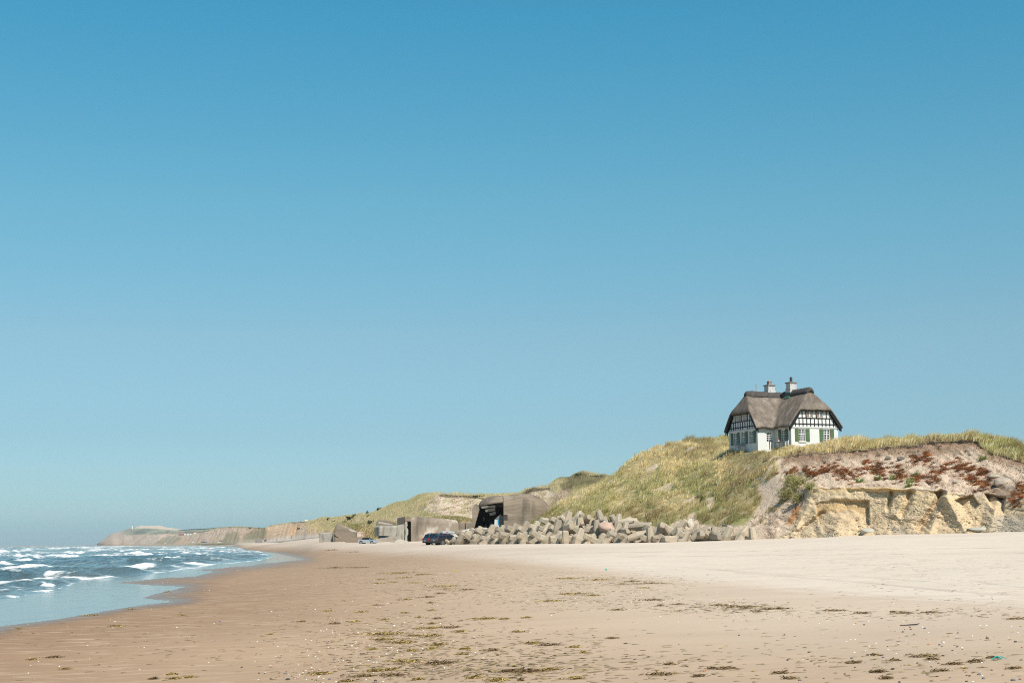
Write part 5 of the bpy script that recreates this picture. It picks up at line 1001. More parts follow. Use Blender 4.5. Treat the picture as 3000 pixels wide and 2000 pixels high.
# grassy mounds between and on the bunkers
def mound(px, py, Y35, w, h, dep, n, seed):
    o = at(px, py, Y35); s = Y35 / 3500; u = np.linspace(-1, 1, 60); v = np.linspace(-1, 1, 30); U, V = np.meshgrid(u, v)
    z = np.maximum(0, 1 - U ** 2) ** .6 * np.maximum(0, 1 - V ** 2) ** .5 * h * s * (1 + .3 * fbm(U * 3 + seed, V * 3, 3, seed)); P = np.stack([o.x + U * w * s, o.y + V * dep, o.z + z - .3], -1)
    g = fbm(U * 4 + seed, V * 3, 3, seed + 1)[..., None]; c = np.array(lin(150, 134, 88, .7)) * (1 + .3 * g)
    tag(link('mound', raw_mesh('mound', P, grid_faces(30, 60), True, {'Col': c}), MATS['hill_ground']), kind='structure')
    r = np.random.default_rng(seed); p, LL = sample(P, np.ones(U.shape) * (.3 + (np.abs(V) < .95)), n, r)
    tag(blades('mound_grass', p, .35 + .4 * r.random(n), .04 + .04 * r.random(n), np.stack([.45 + .35 * r.normal(size=n), -.1 + .3 * r.normal(size=n)], -1), fitcol(n, np.clip(.5 + .2 * r.normal(size=n) + LL(fbm(U * 3, V * 2, 2, seed + 5)) * .8, 0, 1), r, .8), M_grass, r), 'dense grass on a mound among the bunkers', 'grass', kind='stuff')
mound(1054, 1578, 245, 54, 45, 3.0, 9000, 401); mound(1012, 1560, 250, 34, 30, 2.5, 3500, 405); mound(1312, 1534, 233, 80, 22, 3.0, 9000, 409)

# ------------------------------------------------------------------ concrete dolosse piled along the foot of the dune
def dolos_mesh(v):
    h, w0, w1 = 2.35, .42, .285; mb = MB(); r = random.Random(v)
    def bar(c, d, u):
        d = Vector(d); u = Vector(u); s = d.cross(u); n = 8; rings = []
        for t, w in ((-1, w1 * .82), (-.965, w1), (-.16, w0 * .97), (-.12, w0), (.12, w0), (.16, w0 * .97), (.965, w1), (1, w1 * .82)):
            ch = w * .6; pts = [(w, -ch), (w, ch), (ch, w), (-ch, w), (-w, ch), (-w, -ch), (-ch, -w), (ch, -w)]
            rings.append([Vector(c) + d * (t * h / 2) + u * a + s * b for a, b in pts])
        vs = [p for q in rings for p in q]; fs = [(i * n + j, i * n + (j + 1) % n, (i + 1) * n + (j + 1) % n, (i + 1) * n + j) for i in range(len(rings) - 1) for j in range(n)]
        mb.add(vs, fs + [tuple(range(n)), tuple((len(rings) - 1) * n + j for j in range(n))])
    a = h / 2 - w0
    bar((-a, 0, 0), (0, 0, 1), (1, 0, 0)); bar((a, 0, 0), (0, 1, 0), (1, 0, 0))
    n = 8; w = w0 * .92; ch = w * .6; pts = [(w, -ch), (w, ch), (ch, w), (-ch, w), (-w, ch), (-w, -ch), (-ch, -w), (ch, -w)]
    vs = [(x, p, q) for x in (-a, a) for p, q in pts]; mb.add(vs, [(j, (j + 1) % n, n + (j + 1) % n, n + j) for j in range(n)])
    me = bpy.data.meshes.new('dolos'); me.from_pydata([(x + r.gauss(0, .008), y + r.gauss(0, .008), z + r.gauss(0, .008)) for x, y, z in mb.v], [], mb.f)
    bm = bmesh.new(); bm.from_mesh(me); bmesh.ops.recalc_face_normals(bm, faces=bm.faces); bm.to_mesh(me); bm.free()
    me.materials.append([M_dolos, M('warm_cast_concrete', (.39, .325, .24), .85, .1, 1.2, .012, 8, fine=.07, fscale=9, tint=(.36, .29, .21), tscale=.6, tlo=.5, thi=.7, objrand=.28, tint2=((.17, .14, .095), 1.4, .54, .72, (1, 1, .4))), M('rust_streaked_concrete', (.40, .34, .255), .85, .1, 1.2, .012, 8, fine=.07, fscale=9, tint=(.30, .17, .09), tscale=1.0, tlo=.60, thi=.66, objrand=.28)][v % 3]); return me
DM = [dolos_mesh(i) for i in range(3)]
POSE = {'A': ((.35, .30, .88), (-.72, -.45, .44)), 'B': ((-.55, -.35, .72), (.35, .55, .75)), 'U': ((.10, .08, .99), (.25, -.96, .05)), 'V': ((-.18, .05, .98), (-.9, -.35, -.15)),
        'H': ((.98, -.10, .08), (-.05, .55, .83)), 'P': ((-.70, -.62, .32), (.45, -.05, .88)), 'R': ((.62, -.25, .70), (-.55, .50, .62)), 'G': ((.75, -.62, .15), (.25, .50, .82)), 'T': ((-.95, -.28, .12), (.15, -.15, .97))}
WORD = {'A': 'leaning', 'B': 'left-tilted', 'U': 'upright', 'V': 'upright', 'H': 'flat lying', 'P': 'pointing out', 'R': 'right-leaning', 'G': 'low lying', 'T': 'sideways pointing'}
DL = [  # picture column, picture row, rank (0 front), pose
 (1322, 1586, 0, 'B'), (1338, 1588, 0, 'G'), (1356, 1584, 0, 'R'), (1384, 1582, 0, 'P'), (1412, 1587, 0, 'B'), (1440, 1585, 0, 'P'), (1468, 1583, 0, 'P'), (1496, 1584, 0, 'P'), (1526, 1582, 0, 'T'), (1556, 1583, 0, 'P'), (1588, 1582, 0, 'P'), (1618, 1586, 0, 'P'), (1650, 1582, 0, 'T'), (1680, 1584, 0, 'A'),
 (1712, 1588, 0, 'B'), (1744, 1585, 0, 'P'), (1778, 1588, 0, 'R'), (1812, 1586, 0, 'P'), (1842, 1583, 0, 'P'), (1868, 1578, 0, 'H'), (1896, 1580, 0, 'V'), (1914, 1588, 0, 'P'), (1944, 1587, 0, 'T'), (1970, 1580, 0, 'U'), (2002, 1586, 0, 'R'), (2028, 1582, 0, 'P'),
 (1364, 1568, 1, 'P'), (1392, 1566, 1, 'A'), (1424, 1564, 1, 'A'), (1456, 1564, 1, 'A'), (1488, 1562, 1, 'A'), (1520, 1559, 1, 'A'), (1552, 1558, 1, 'A'), (1584, 1557, 1, 'A'), (1616, 1557, 1, 'A'), (1648, 1557, 1, 'A'), (1680, 1550, 1, 'U'), (1702, 1560, 1, 'A'),
 (1742, 1552, 1, 'V'), (1766, 1566, 1, 'B'), (1794, 1562, 1, 'A'), (1820, 1558, 1, 'P'), (1846, 1556, 1, 'U'), (1874, 1556, 1, 'H'), (1914, 1556, 1, 'U'), (1938, 1563, 1, 'R'), (1956, 1551, 1, 'U'), (1978, 1562, 1, 'B'), (2003, 1552, 1, 'R'), (2022, 1562, 1, 'B'),
 (1618, 1535, 2, 'P'), (1648, 1530, 2, 'A'), (1676, 1528, 2, 'B'), (1704, 1530, 2, 'T'), (1734, 1527, 2, 'U'), (1756, 1524, 2, 'V'), (1796, 1532, 2, 'B'), (1816, 1534, 2, 'B'), (1840, 1541, 2, 'H'),
 (2054, 1572, 0, 'R'), (2070, 1573, 0, 'U'), (2098, 1574, 0, 'B'), (2116, 1571, 0, 'U'), (2140, 1573, 0, 'R'), (2158, 1572, 0, 'B'), (2196, 1582, 0, 'V')]
SECT = [(1400, 'beside the dark cars'), (1478, 'below the open bunker mouth'), (1560, "below the bunker's right wall"), (1640, 'under the tip of the grass slope'), (1730, 'left of the tallest upright blocks'), (1805, 'around the salmon pink boulder'),
        (1890, 'right of the salmon pink boulder'), (1985, 'under the shaggy brown grass'), (2045, 'at the right end of the main pile'), (2300, 'among pale boulders at far right')]
ORD = ['first', 'second', 'third', 'fourth', 'fifth', 'sixth', 'seventh', 'eighth', 'ninth', 'tenth', 'eleventh', 'twelfth', 'thirteenth', 'fourteenth', 'fifteenth', 'sixteenth', 'seventeenth', 'eighteenth', 'nineteenth', 'twentieth']
rd = random.Random(5); seen = {}
ROWN = ['front-row', 'middle-row', 'top-row']
for x, y, rk, ps in sorted(DL): seen.setdefault((next(i for i, q in enumerate(SECT) if x < q[0]), rk, WORD[ps]), []).append(x)
for i, (x, y, rk, ps) in enumerate(DL):
    Y = np.interp(x, [1310, 2200], [166, 141]) + 2.6 * rk; p = at(x, y, Y)
    a = Vector(POSE[ps][0]); b = Vector(POSE[ps][1]); j = .07 if ps == 'A' else .16; a += Vector((rd.gauss(0, j), rd.gauss(0, j), rd.gauss(0, j * .6))); b += Vector((rd.gauss(0, j), rd.gauss(0, j), rd.gauss(0, j * .6)))
    a.normalize(); b = (b - a * a.dot(b)).normalized(); s = b.cross(a).normalized()     # shank along s, fluke one along a, fluke two along b
    mt = Matrix((s, b, a)).transposed().to_4x4()
    o = bpy.data.objects.new('concrete_dolos', DM[(i * 7 + (2 if x > 1880 else 0)) % 3]); COL.objects.link(o); o.matrix_world = Matrix.Translation(p) @ mt; sc = rd.uniform(.93, 1.08) * (.62 if x < 1345 else .95 if x < 1400 else 1.12 if x < 1470 else 1.26 if x < 1700 else 1.12); o.scale = (sc,) * 3
    si = next(k for k, q in enumerate(SECT) if x < q[0]); grp = sorted(seen[(si, rk, WORD[ps])]); k = grp.index(x)
    lab = f"{WORD[ps]} {ROWN[rk]} concrete dolos {SECT[si][1]}" + (f", {ORD[k]} from left" if len(grp) > 1 else '')
    tag(o, lab, 'dolos', 'concrete dolosse piled at the foot of the dune')
# boulders and rubble among them
def boulder_mesh(seed, det=3):
    bm = bmesh.new(); bmesh.ops.create_icosphere(bm, subdivisions=det, radius=.5); o = Vector((seed * 3.1, seed * 1.7, 0))
    for v in bm.verts:
        n = v.co.normalized(); k = 1 + .32 * mnoise.noise(n * 1.3 + o) + .12 * mnoise.noise(n * 3.5 + o); v.co = n * .5 * k
    for f in bm.faces: f.smooth = True
    me = bpy.data.meshes.new('boulder'); bm.to_mesh(me); bm.free(); return me
BM_ = [boulder_mesh(i) for i in range(6)]
stone = lambda n, c: M(n, c, .85, .14, 1.6, .02, 6, fine=.1, fscale=9)
SM = {'salmon pink': stone('salmon_pink_granite', (.46, .32, .245)), 'orange': stone('orange_sandstone', (.50, .29, .13)), 'cream white': stone('cream_limestone', (.55, .49, .40)), 'pale pink': stone('pale_pink_granite', (.52, .40, .33)), 'white': stone('white_flint', (.62, .60, .56)), 'grey': stone('grey_rubble', (.38, .355, .32)), 'dark': stone('dark_rubble', (.15, .13, .11))}
BL = [(1778, 1545, 46, 30, 'salmon pink', 'large salmon pink boulder wedged in the middle of the dolos pile', 2.2), (1771, 1530, 10, 8, 'white', 'small white stone on top of the salmon pink boulder', 2.2), (2062, 1556, 22, 14, 'orange', 'orange boulder left of two pale round boulders', 5), (2074, 1558, 14, 12, 'white', 'white boulder touching the orange boulder', 4),
      (2098, 1546, 26, 14, 'pale pink', 'rounded pale pink boulder highest of the far right group', 7), (2100, 1556, 38, 13, 'orange', 'long low orange boulder under the highest pink one', 6), (2082, 1569, 16, 11, 'cream white', 'cream boulder behind the far right upright dolos', 3), (2105, 1563, 14, 10, 'cream white', 'small cream boulder between two leaning dolosse', 4),
      (2125, 1554, 12, 9, 'white', 'small white boulder right of the long orange one', 6), (2137, 1561, 18, 12, 'cream white', 'cream boulder with leaning dolos in front of it', 4), (2131, 1570, 9, 10, 'orange', 'small orange stone between leaning dolosse', 2.5), (2214, 1577, 24, 11, 'cream white', 'half buried pale stone right of the last dolos', 1), (2236, 1578, 20, 11, 'salmon pink', 'half buried pink stone farthest right on the sand', 1),
      (2022, 1536, 18, 28, 'cream white', 'tall pale slab of stone under an overhang of turf', 7), (1894, 1540, 22, 11, 'white', 'broad white rubble stone on the grass foot', 6), (1880, 1546, 14, 9, 'grey', 'grey rubble stone below the broad white one', 5), (1906, 1547, 12, 10, 'white', 'white rubble lump right of the grey rubble stone', 5), (1884, 1556, 15, 10, 'grey', 'grey rubble between lying dolos arms', 4), (1870, 1535, 16, 9, 'cream white', 'cream rubble at the upper edge of the pile', 6),
      (1903, 1534, 12, 8, 'grey', 'small grey rubble touching brown grass', 7), (2046, 1585, 16, 9, 'cream white', 'cream stone on sand left of the upright dolos', 0), (2084, 1584, 14, 8, 'white', 'white stone on sand between two dolosse', 0), (1628, 1534, 8, 8, 'salmon pink', 'small pink stone on the upper dolos row', 3), (1706, 1533, 12, 9, 'salmon pink', 'pink rubble between upper dolosse', 3),
      (1497, 1547, 22, 12, 'orange', 'orange rubble heap in front of the bunker wall', 7), (1509, 1540, 16, 9, 'dark', 'dark broken rubble against the bunker wall', 12), (1478, 1552, 14, 9, 'pale pink', 'pink rubble below the bunker mouth', 6), (1470, 1545, 10, 6, 'white', 'small white stone on the bunker sill', 10), (1486, 1562, 12, 10, 'cream white', 'cream rubble between two leaning dolosse', 5), (1576, 1530, 14, 8, 'white', 'whitish rubble at the tip of the grass slope', 6),
      (1446, 1548, 24, 7, 'pale pink', 'long pinkish rubble under the bunker mouth', 9), (1530, 1549, 26, 9, 'pale pink', 'flat pinkish rubble along the bunker wall', 8), (1556, 1543, 22, 9, 'grey', 'grey rubble at the bunker wall corner', 8), (1420, 1549, 22, 8, 'grey', 'grey rubble under the left half of the bunker mouth', 10),
      (2150, 1583, 10, 6, 'cream white', 'tiny cream stone at the foot of leaning dolos', 0), (2020, 1588, 26, 6, 'cream white', 'flat cream stone half buried in front of the dolos pile', -.5)]
for i, (x, y, w, h, mt, lab, dy) in enumerate(BL):
    Y = np.interp(x, [1310, 2200], [166, 141]) + dy; s = Y / 3500; o = bpy.data.objects.new('boulder', BM_[i % 6].copy()); o.data.materials.append(SM[mt]); COL.objects.link(o)
    o.location = at(x, y, Y); o.scale = (w * s * 1.05, w * s * .9, h * s * 1.15); o.rotation_euler = (0, 0, i * 1.7 % .8 - .4)
    tag(o, lab, 'boulder', 'boulders and rubble among the dolosse')
# two sandy lumps of turf and grey clods high on the cliff, grey clay blocks at its foot
for i, (x, y, w, h, mt, lab) in enumerate([(2937, 1414, 52, 26, 'grey', 'big round sandy lump fallen on the right slope'), (2912, 1396, 40, 14, 'grey', 'flat sandy lump above the big round one'), (2602, 1344, 24, 12, 'dark', 'dark grey root clod, left of a pair under the turf'), (2640, 1344, 26, 11, 'dark', 'dark grey root clod, right of a pair under the turf'),
                                            (2542, 1556, 44, 18, 'grey', 'flat grey clay block at the foot of the cliff'), (2868, 1552, 70, 14, 'grey', 'long grey green clay block at the cliff foot near the right'), (2800, 1412, 22, 9, 'grey', 'small sandy lump beside dark hanging roots')]):
    p = surf(x, y); s = p.y / K / 3500; o = bpy.data.objects.new('earth_clod', BM_[(i + 2) % 6].copy()); o.data.materials.append(M('sandy_clod', (.36, .30, .235), .95, .25, 1.2, .05, 5, fine=.2, fscale=6) if mt == 'grey' and i < 2 or i == 6 else (M('grey_root_clod', (.17, .15, .125), .95, .3, 2, .05, 6) if mt == 'dark' else M('grey_green_clay', (.40, .38, .32), .9, .15, 2, .04, 6)))
    COL.objects.link(o); o.location = p + Vector((0, -.2, 0)); o.scale = (w * s, w * s * .6, h * s * 1.1); tag(o, lab, 'clod', 'fallen lumps on the cliff')

# ------------------------------------------------------------------ cars
M_tyre = M('black_tyre', (.02, .02, .02), .9, .1); M_rim = M('alloy_rim', (.55, .55, .56), .35, .05, metal=.6); M_plast = M('black_plastic', (.03, .03, .03), .6)
M_red = M('red_tail_lamp', (.42, .012, .015), .2); M_lamp = M('clear_lamp', (.6, .6, .6), .15); M_cglass = M('tinted_car_glass', (.012, .015, .018), .05, 0, spec=.6)
def car(name, loc, rz, paint, label, low, cab, wb, W=.88, roof_paint=None, rim=None, rails=False):
    """x forward, wheels at wb; low and cab are side outlines"""
    e = empty(name, loc, rz, label, 'car', 'cars parked by the bunkers'); m = MB()
    sec = lambda y, k: [(x * (1 - .03 * k), y, z if z < .62 else z - .03 * k) for x, z in low]
    n = len(low); ys = [(-W, 1), (-W * .94, .25), (-W * .6, 0), (W * .6, 0), (W * .94, .25), (W, 1)]; vs = [p for y, k in ys for p in sec(y, k)]
    m.add(vs, [(i * n + j, i * n + (j + 1) % n, (i + 1) * n + (j + 1) % n, (i + 1) * n + j) for i in range(len(ys) - 1) for j in range(n)] + [tuple(range(n)), tuple((len(ys) - 1) * n + j for j in range(n))]); m.build('body', paint, e, .015, True).data.polygons.foreach_set('use_smooth', [False] * 0) if False else m.build('body', paint, e)
    zb = cab[0][1]; zt = max(z for x, z in cab); hw = lambda z: W * .93 - (z - zb) / (zt - zb) * W * .27
    m = MB(); k = len(cab); m.add([(x, -hw(z), z) for x, z in cab] + [(x, hw(z), z) for x, z in cab], [tuple(range(k)), tuple(range(2 * k - 1, k - 1, -1))] + [(i, (i + 1) % k, k + (i + 1) % k, k + i) for i in range(k)]); c = m.build('cabin', roof_paint or paint, e, .01)
    top = [p for p in cab]
    def quadside(pts, nm, par):
        for sg in (-1, 1):
            g = MB(); q = [(x, sg * (hw(z) + .006), z) for x, z in pts]; g.add(q, [tuple(range(len(q)))]); g.build(nm, M_cglass, par)
    x0, x1 = cab[0][0], cab[-1][0]; r0 = cab[1]; r1 = cab[-2]
    lerp = lambda a, b, t: (a[0] + (b[0] - a[0]) * t, a[1] + (b[1] - a[1]) * t)
    zt2 = min(r0[1], r1[1]) - .06; bl = lambda x: zb + .05
    ra = lerp(cab[0], r0, (zt2 - zb) / (r0[1] - zb)); fa = lerp(cab[-1], r1, (zt2 - zb) / (r1[1] - zb)); rb = lerp(cab[0], r0, .12); fb2 = lerp(cab[-1], r1, .12)
    ml = (ra[0] * .5 + fa[0] * .5); q1 = ra[0] + (fa[0] - ra[0]) * .22
    if not roof_paint:
        quadside([(rb[0] + .14, bl(0)), (q1 - .05, bl(0)), (q1 - .05, zt2), (ra[0] + .12, zt2)], 'side_window', e)
    quadside([(q1 + (.0 if not roof_paint else .35), bl(0)), (ml - .04, bl(0)), (ml - .04, zt2), (q1 + (.0 if not roof_paint else .35), zt2)], 'side_window', e)
    quadside([(ml + .04, bl(0)), (fb2[0] - .12, bl(0)), (fa[0] - .08, zt2), (ml + .04, zt2)], 'side_window', e)
    for a, b, nm, off in ((cab[0], r0, 'rear_window', -.008), (cab[-1], r1, 'windscreen', .008)):
        g = MB(); p0 = lerp(a, b, .14); p1 = lerp(a, b, .88); w0, w1 = hw(p0[1]) * .9, hw(p1[1]) * .9; g.add([(p0[0] + off, -w0, p0[1] + .01), (p0[0] + off, w0, p0[1] + .01), (p1[0] + off, w1, p1[1] + .01), (p1[0] + off, -w1, p1[1] + .01)], [(0, 1, 2, 3)]); g.build(nm, M_cglass, e)
    for x in wb:
        for sg in (-1, 1):
            ar = MB(); ar.tube([(x, sg * (W - .25), .36), (x, sg * (W + .003), .36)], .40, 20); ar.build('wheel_arch', M_plast, e)
            t = MB(); t.tube([(x, sg * (W - .20), .33), (x, sg * (W - .02), .33), (x, sg * (W + .02), .33)], [.33, .33, .30], 20); wo_ = t.build('wheel', M_tyre, e)
            r = MB(); r.tube([(x, sg * (W + .019), .33), (x, sg * (W + .03), .33)], [.235, .20], 16)
            rm = r.build('rim', rim or M_rim, wo_)
            s = MB()
            for q in range(5): a = q * 2 * math.pi / 5 + .3; s.tube([(x + .13 * math.cos(a), sg * (W + .028), .33 + .13 * math.sin(a)), (x + .13 * math.cos(a), sg * (W + .034), .33 + .13 * math.sin(a))], .055, 8)
            s.build('spoke_gap', M_tyre, wo_)
    xr = min(x for x, z in low); xf = max(x for x, z in low)
    for sg in (-1, 1):
        b = MB(); b.box(xr - .012, xr + .16, sg * (W - .15), sg * (W + .006), .74, .74 + (zb - .74) * .85); b.build('tail_light', M_red, e)
        b = MB(); b.box(xf - .42, xf - .10, sg * (W - .36), sg * (W - .02), .60, .74); b.build('headlight', M_lamp, e)
        b = MB(); b.box(cab[-1][0] - .25, cab[-1][0] - .08, sg * (W + .02), sg * (W + .17), zb + .02, zb + .16); b.build('wing_mirror', paint, e)
    b = MB(); b.box(xr - .03, xr + .1, -W * .9, W * .9, .36, .56); b.build('bumper', M_plast if not roof_paint else paint, e); b = MB(); b.box(xr - .04, xr - .03, -.26, .26, .60, .71); b.build('number_plate', M_frame, e)
    b = MB(); b.box(xf - .1, xf + .02, -W * .9, W * .9, .33, .50); b.build('bumper', M_plast if not roof_paint else paint, e)
    if rails:
        for sg in (-1, 1): b = MB(); y = sg * hw(zt) * .92; b.tube([(r0[0] + .25, y, zt + .0), (r0[0] + .4, y, zt + .07), (r1[0] - .4, y, zt + .07), (r1[0] - .2, y, zt + .0)], .022, 6); b.build('roof_rail', M_plast, e)
    return e, zt
P_black = M('black_car_paint', (.012, .012, .016), .25, 0, coat=1.0, spec=.5); P_dark = M('dark_grey_car_paint', (.022, .021, .023), .3, 0, coat=.8, spec=.5); P_silver = M('silver_car_paint', (.46, .50, .54), .3, 0, metal=.35, coat=.8); P_blue = M('dark_blue_car_paint', (.02, .04, .07), .25, 0, coat=1.0, spec=.5)
low_w = [(-2.28, .30), (-2.34, .62), (-2.30, .98), (.95, .98), (1.45, .95), (2.05, .84), (2.30, .64), (2.32, .30)]; cab_w = [(-2.22, .97), (-1.82, 1.46), (-1.35, 1.53), (-.2, 1.53), (.22, 1.44), (1.05, .97)]
low_s = [(-2.20, .38), (-2.26, .70), (-2.20, 1.06), (.95, 1.06), (1.45, 1.03), (2.05, .92), (2.26, .70), (2.28, .38)]; cab_s = [(-2.12, 1.05), (-1.85, 1.60), (-1.45, 1.69), (-.2, 1.69), (.20, 1.60), (.95, 1.05)]
low_c = [(-2.02, .28), (-2.08, .62), (-1.98, .93), (-1.2, .96), (.75, .93), (1.25, .88), (1.85, .72), (2.05, .52), (2.06, .28)]; cab_c = [(-1.15, .94), (-1.05, 1.28), (-.75, 1.40), (-.1, 1.41), (.18, 1.36), (1.0, .92)]
def ground_car(px, py, Y35): p = at(px, py, Y35); p.z = float(zbeach(p.x, p.y)) ; return p
az = lambda p: -math.atan2(p.x, p.y)
def put(px, py, Y): return at(px, py, Y)
p = put(1315, 1596, 170); e1, z1 = car('estate_car', p, az(p) + R(27), P_dark, 'dark grey estate car with pale roof box beside the dolos pile', low_w, cab_w, (-1.38, 1.36), rails=True, rim=M('dull_alloy_rim', (.22, .21, .20), .5, metal=.4))
bx = empty('roof_box', p + Matrix.Rotation(az(p) + R(27), 4, 'Z') @ Vector((-.15, 0, z1 + .10)), az(p) + R(27), 'pale grey roof box on the dark grey estate car', 'roof box')
m = MB(); m.prism([(-1.0, .0), (-1.05, .14), (-.95, .32), (-.2, .36), (.7, .26), (1.05, .06), (1.0, .0)], (-.40, .40), 'y'); m.build('lid', M('pale_grey_box_shell', (.40, .42, .43), .4), bx, .05)
m = MB(); m.box(-1.02, 1.02, -.41, .41, -.07, -.005); m.build('tray', M_plast, bx); m = MB(); m.box(-.5, -.2, -.408, -.402, .14, .22); m.build('red_badge', M_red, bx)
for x in (-.5, .5): m = MB(); m.box(x - .03, x + .03, -.6, .6, -.10, -.07); m.build('crossbar', M_plast, bx)
p = put(1285, 1596, 177); car('off_road_car', p, az(p) + R(31), P_black, 'black off road car left of the estate with the roof box', low_s, cab_s, (-1.32, 1.30), .90, rails=True)
p = put(1078, 1592.6, 225); car('convertible_car', p, az(p) + R(-24), P_silver, 'silver convertible with black soft top in front of the bunkers', low_c, cab_c, (-1.28, 1.26), .86, roof_paint=M('black_soft_top', (.018, .018, .02), .9))[0].scale = (.86,) * 3
p = put(1106, 1588, 245); car('hatchback_car', p, az(p) + R(160), P_blue, 'dark blue car half hidden behind the silver convertible', low_w, cab_w, (-1.38, 1.36))
# ------------------------------------------------------------------ far things along the coast
def simple_house(name, px, py, Y35, wpx, hpx_, roofpx, wallm, roofm, label, cat='house', group=None, dep=.6, win=0):
    if Y35 is None: Y35 = surf(px, py - 3.5, HP).y / K
    o = at(px, py, Y35); s = Y35 / 3500; e = empty(name, o, az(o), label, cat, group); w, h, r = wpx * s, hpx_ * s, roofpx * s; d = w * dep
    m = MB(); m.box(-w / 2, w / 2, 0, d, -h * 2, h); m.build('wall', wallm, e); m = MB(); g = .05 * w
    m.add([(-w / 2 - g, -g, h), (w / 2 + g, -g, h), (w / 2 + g, d + g, h), (-w / 2 - g, d + g, h), (-w / 2 - g, d / 2, h + r), (w / 2 + g, d / 2, h + r)], [(0, 1, 5, 4), (2, 3, 4, 5), (0, 4, 3), (1, 2, 5), (0, 3, 2, 1)]); m.build('roof', roofm, e)
    for i in range(win): x = -w / 2 + w * (i + .5) / win; m = MB(); m.box(x - .05 * w, x + .05 * w, -.03, .05, h * .3, h * .75); m.build('window', M_glass, e)
    return e
M_wr = M('white_roof', (.66, .64, .60), .7); M_rr = M('red_tile_roof', (.36, .12, .08), .85, .1, .2); M_dr = M('dark_grey_roof', (.06, .065, .06), .85, .1, .2)
simple_house('white_building', 920, 1531, 1200, 46, 5, 3, M_white, M_wr, 'long white building showing just above the far dune', 'building', win=4)
simple_house('white_gable_house', 897, 1531, 1190, 7, 3, 6, M_white, M_wr, 'small white pointed house left of the long white building')
G_ = 'distant houses on the cliff top'
simple_house('red_roofed_house', 531, 1565.5, None, 15, 1.5, 3.5, M('brown_wall', (.2, .15, .13)), M_rr, 'red roofed house on the distant cliff edge', 'house', G_)
simple_house('red_roofed_house', 571, 1561, None, 8, 1.2, 2.2, M_white, M_rr, 'smaller red roofed house right of the white cabins', 'house', G_)
for i, (x, lab) in enumerate([(542, 'white cabin next to the red roofed house'), (550, 'middle white cabin on the distant cliff'), (558, 'rightmost white cabin left of the small red roof')]): simple_house('white_cabin', x, 1564, None, 5, 1.1, .9, M_white, M_wr, lab, 'cabin', G_)
for x, w, lab in [(739, 18, 'long low dark roofed shed on the far dune skyline'), (761, 9, 'middle dark roofed shed on the far dune skyline'), (778, 10, 'small dark roofed shed where the far dune rises')]: simple_house('dark_shed', x, 1547, None, w, .7, 1.4, M_dr, M_dr, lab, 'shed', 'dark sheds on the far skyline')
lo = at(387.5, 1547, 6440); ls = 6440 / 3500 * .85; lt = empty('lighthouse', lo, az(lo), 'tiny white lighthouse on the sandy headland', 'lighthouse')
m = MB(); m.prism([(-1.9 * ls, 0), (1.9 * ls, 0), (1.9 * ls, 3.8 * ls), (-1.9 * ls, 3.8 * ls)], (-3 * ls, 10 * ls), 'z', [(-1.7 * ls, .2 * ls), (1.7 * ls, .2 * ls), (1.7 * ls, 3.6 * ls), (-1.7 * ls, 3.6 * ls)]); m.build('tower', M_white, lt)
m = MB(); c = (0, 1.9 * ls); m.tube([(*c, 10 * ls), (*c, 12.6 * ls)], 1.15 * ls, 10); m.tube([(*c, 12.6 * ls), (*c, 14.6 * ls)], [1.3 * ls, .1], 10); m.build('lantern_room', M('dark_lantern_metal', (.10, .11, .12), .6), lt)
# cars far down the beach, each one a few pixels
def far_car(px, py, Y35, paint, label, van=0.0):
    o = at(px, py, Y35); m = MB(); m.prism([(-2.1, .25), (-2.15, .7), (-1.95, .95 + van), (-1.5, 1.45 + van), (.1 + van * .9, 1.45 + van), (.9 + van * .6, .95), (2.0, .8), (2.15, .3)], (-.85, .85), 'y'); e = m.build('distant_car', paint, None, .08); e.location = o; e.rotation_euler = (0, 0, az(o)); e.scale = (1.3,) * 3
    tag(e, label, 'car', 'cars parked far down the beach'); g = MB(); g.prism([(-1.8, 1.0 + van), (-1.45, 1.4 + van), (.05 + van * .9, 1.4 + van), (.75, 1.0)], (-.862, .862), 'y'); g.build('windows', M_cglass, e)
P_white = M('white_car_paint', (.7, .7, .68), .3, 0, coat=.6); P_fblue = M('blue_car_paint', (.08, .16, .38), .3, 0, coat=.6)
far_car(566, 1589.5, 2600, P_white, 'leftmost white van far down the beach', .7); far_car(484, 1592, 4200, P_white, 'white van by the farthest surf', .9); far_car(593, 1588.8, 2300, P_dark, 'dark grey car left of the far blue car'); far_car(600, 1588.6, 2280, P_black, 'black car between dark grey and blue cars'); far_car(606, 1588.8, 2250, P_fblue, 'bright blue car far down the beach')
far_car(634, 1588, 1900, P_silver, 'silver car far down the beach below a cliff path'); far_car(643, 1588, 1880, P_white, 'pale car right of the far silver car', .3); far_car(646, 1585.5, 1930, P_dark, 'dark car standing higher behind the pale car')
for x, y, w, h, lab in [(759, 1586, 16, 6, 'grey wedge of old concrete far down the beach'), (776, 1585.5, 13, 6, 'pale concrete box with dark opening far down the beach'), (749.5, 1585, 4, 5, 'small rounded concrete stub at far left of two blocks')]:
    o = at(x, y, 900); s = 900 / 3500; e = empty('beach_block', o, az(o), lab, 'bunker', 'small concrete blocks far down the beach'); m = MB(); m.box8([(-w / 2 * s, 0, -1), (w / 2 * s, 0, -1), (w / 2 * s, 2.5, -1), (-w / 2 * s, 2.5, -1), (-w / 2 * s, 0, h * .75 * s), (w / 2 * s, 0, h * s), (w / 2 * s, 2.5, h * s), (-w / 2 * s, 2.5, h * .75 * s)]); m.build('block', M_conc2 if x > 765 else M('concrete_painted_shade', (.22, .20, .19), .9), e, .05)  # left blocks take a darker concrete, their shade put into the colour
    if x > 765: m = MB(); m.box(-.6, .9, -.02, .3, .2, 1.1); m.build('opening', M_black, e)  # black box on the front, painting the shade inside the opening
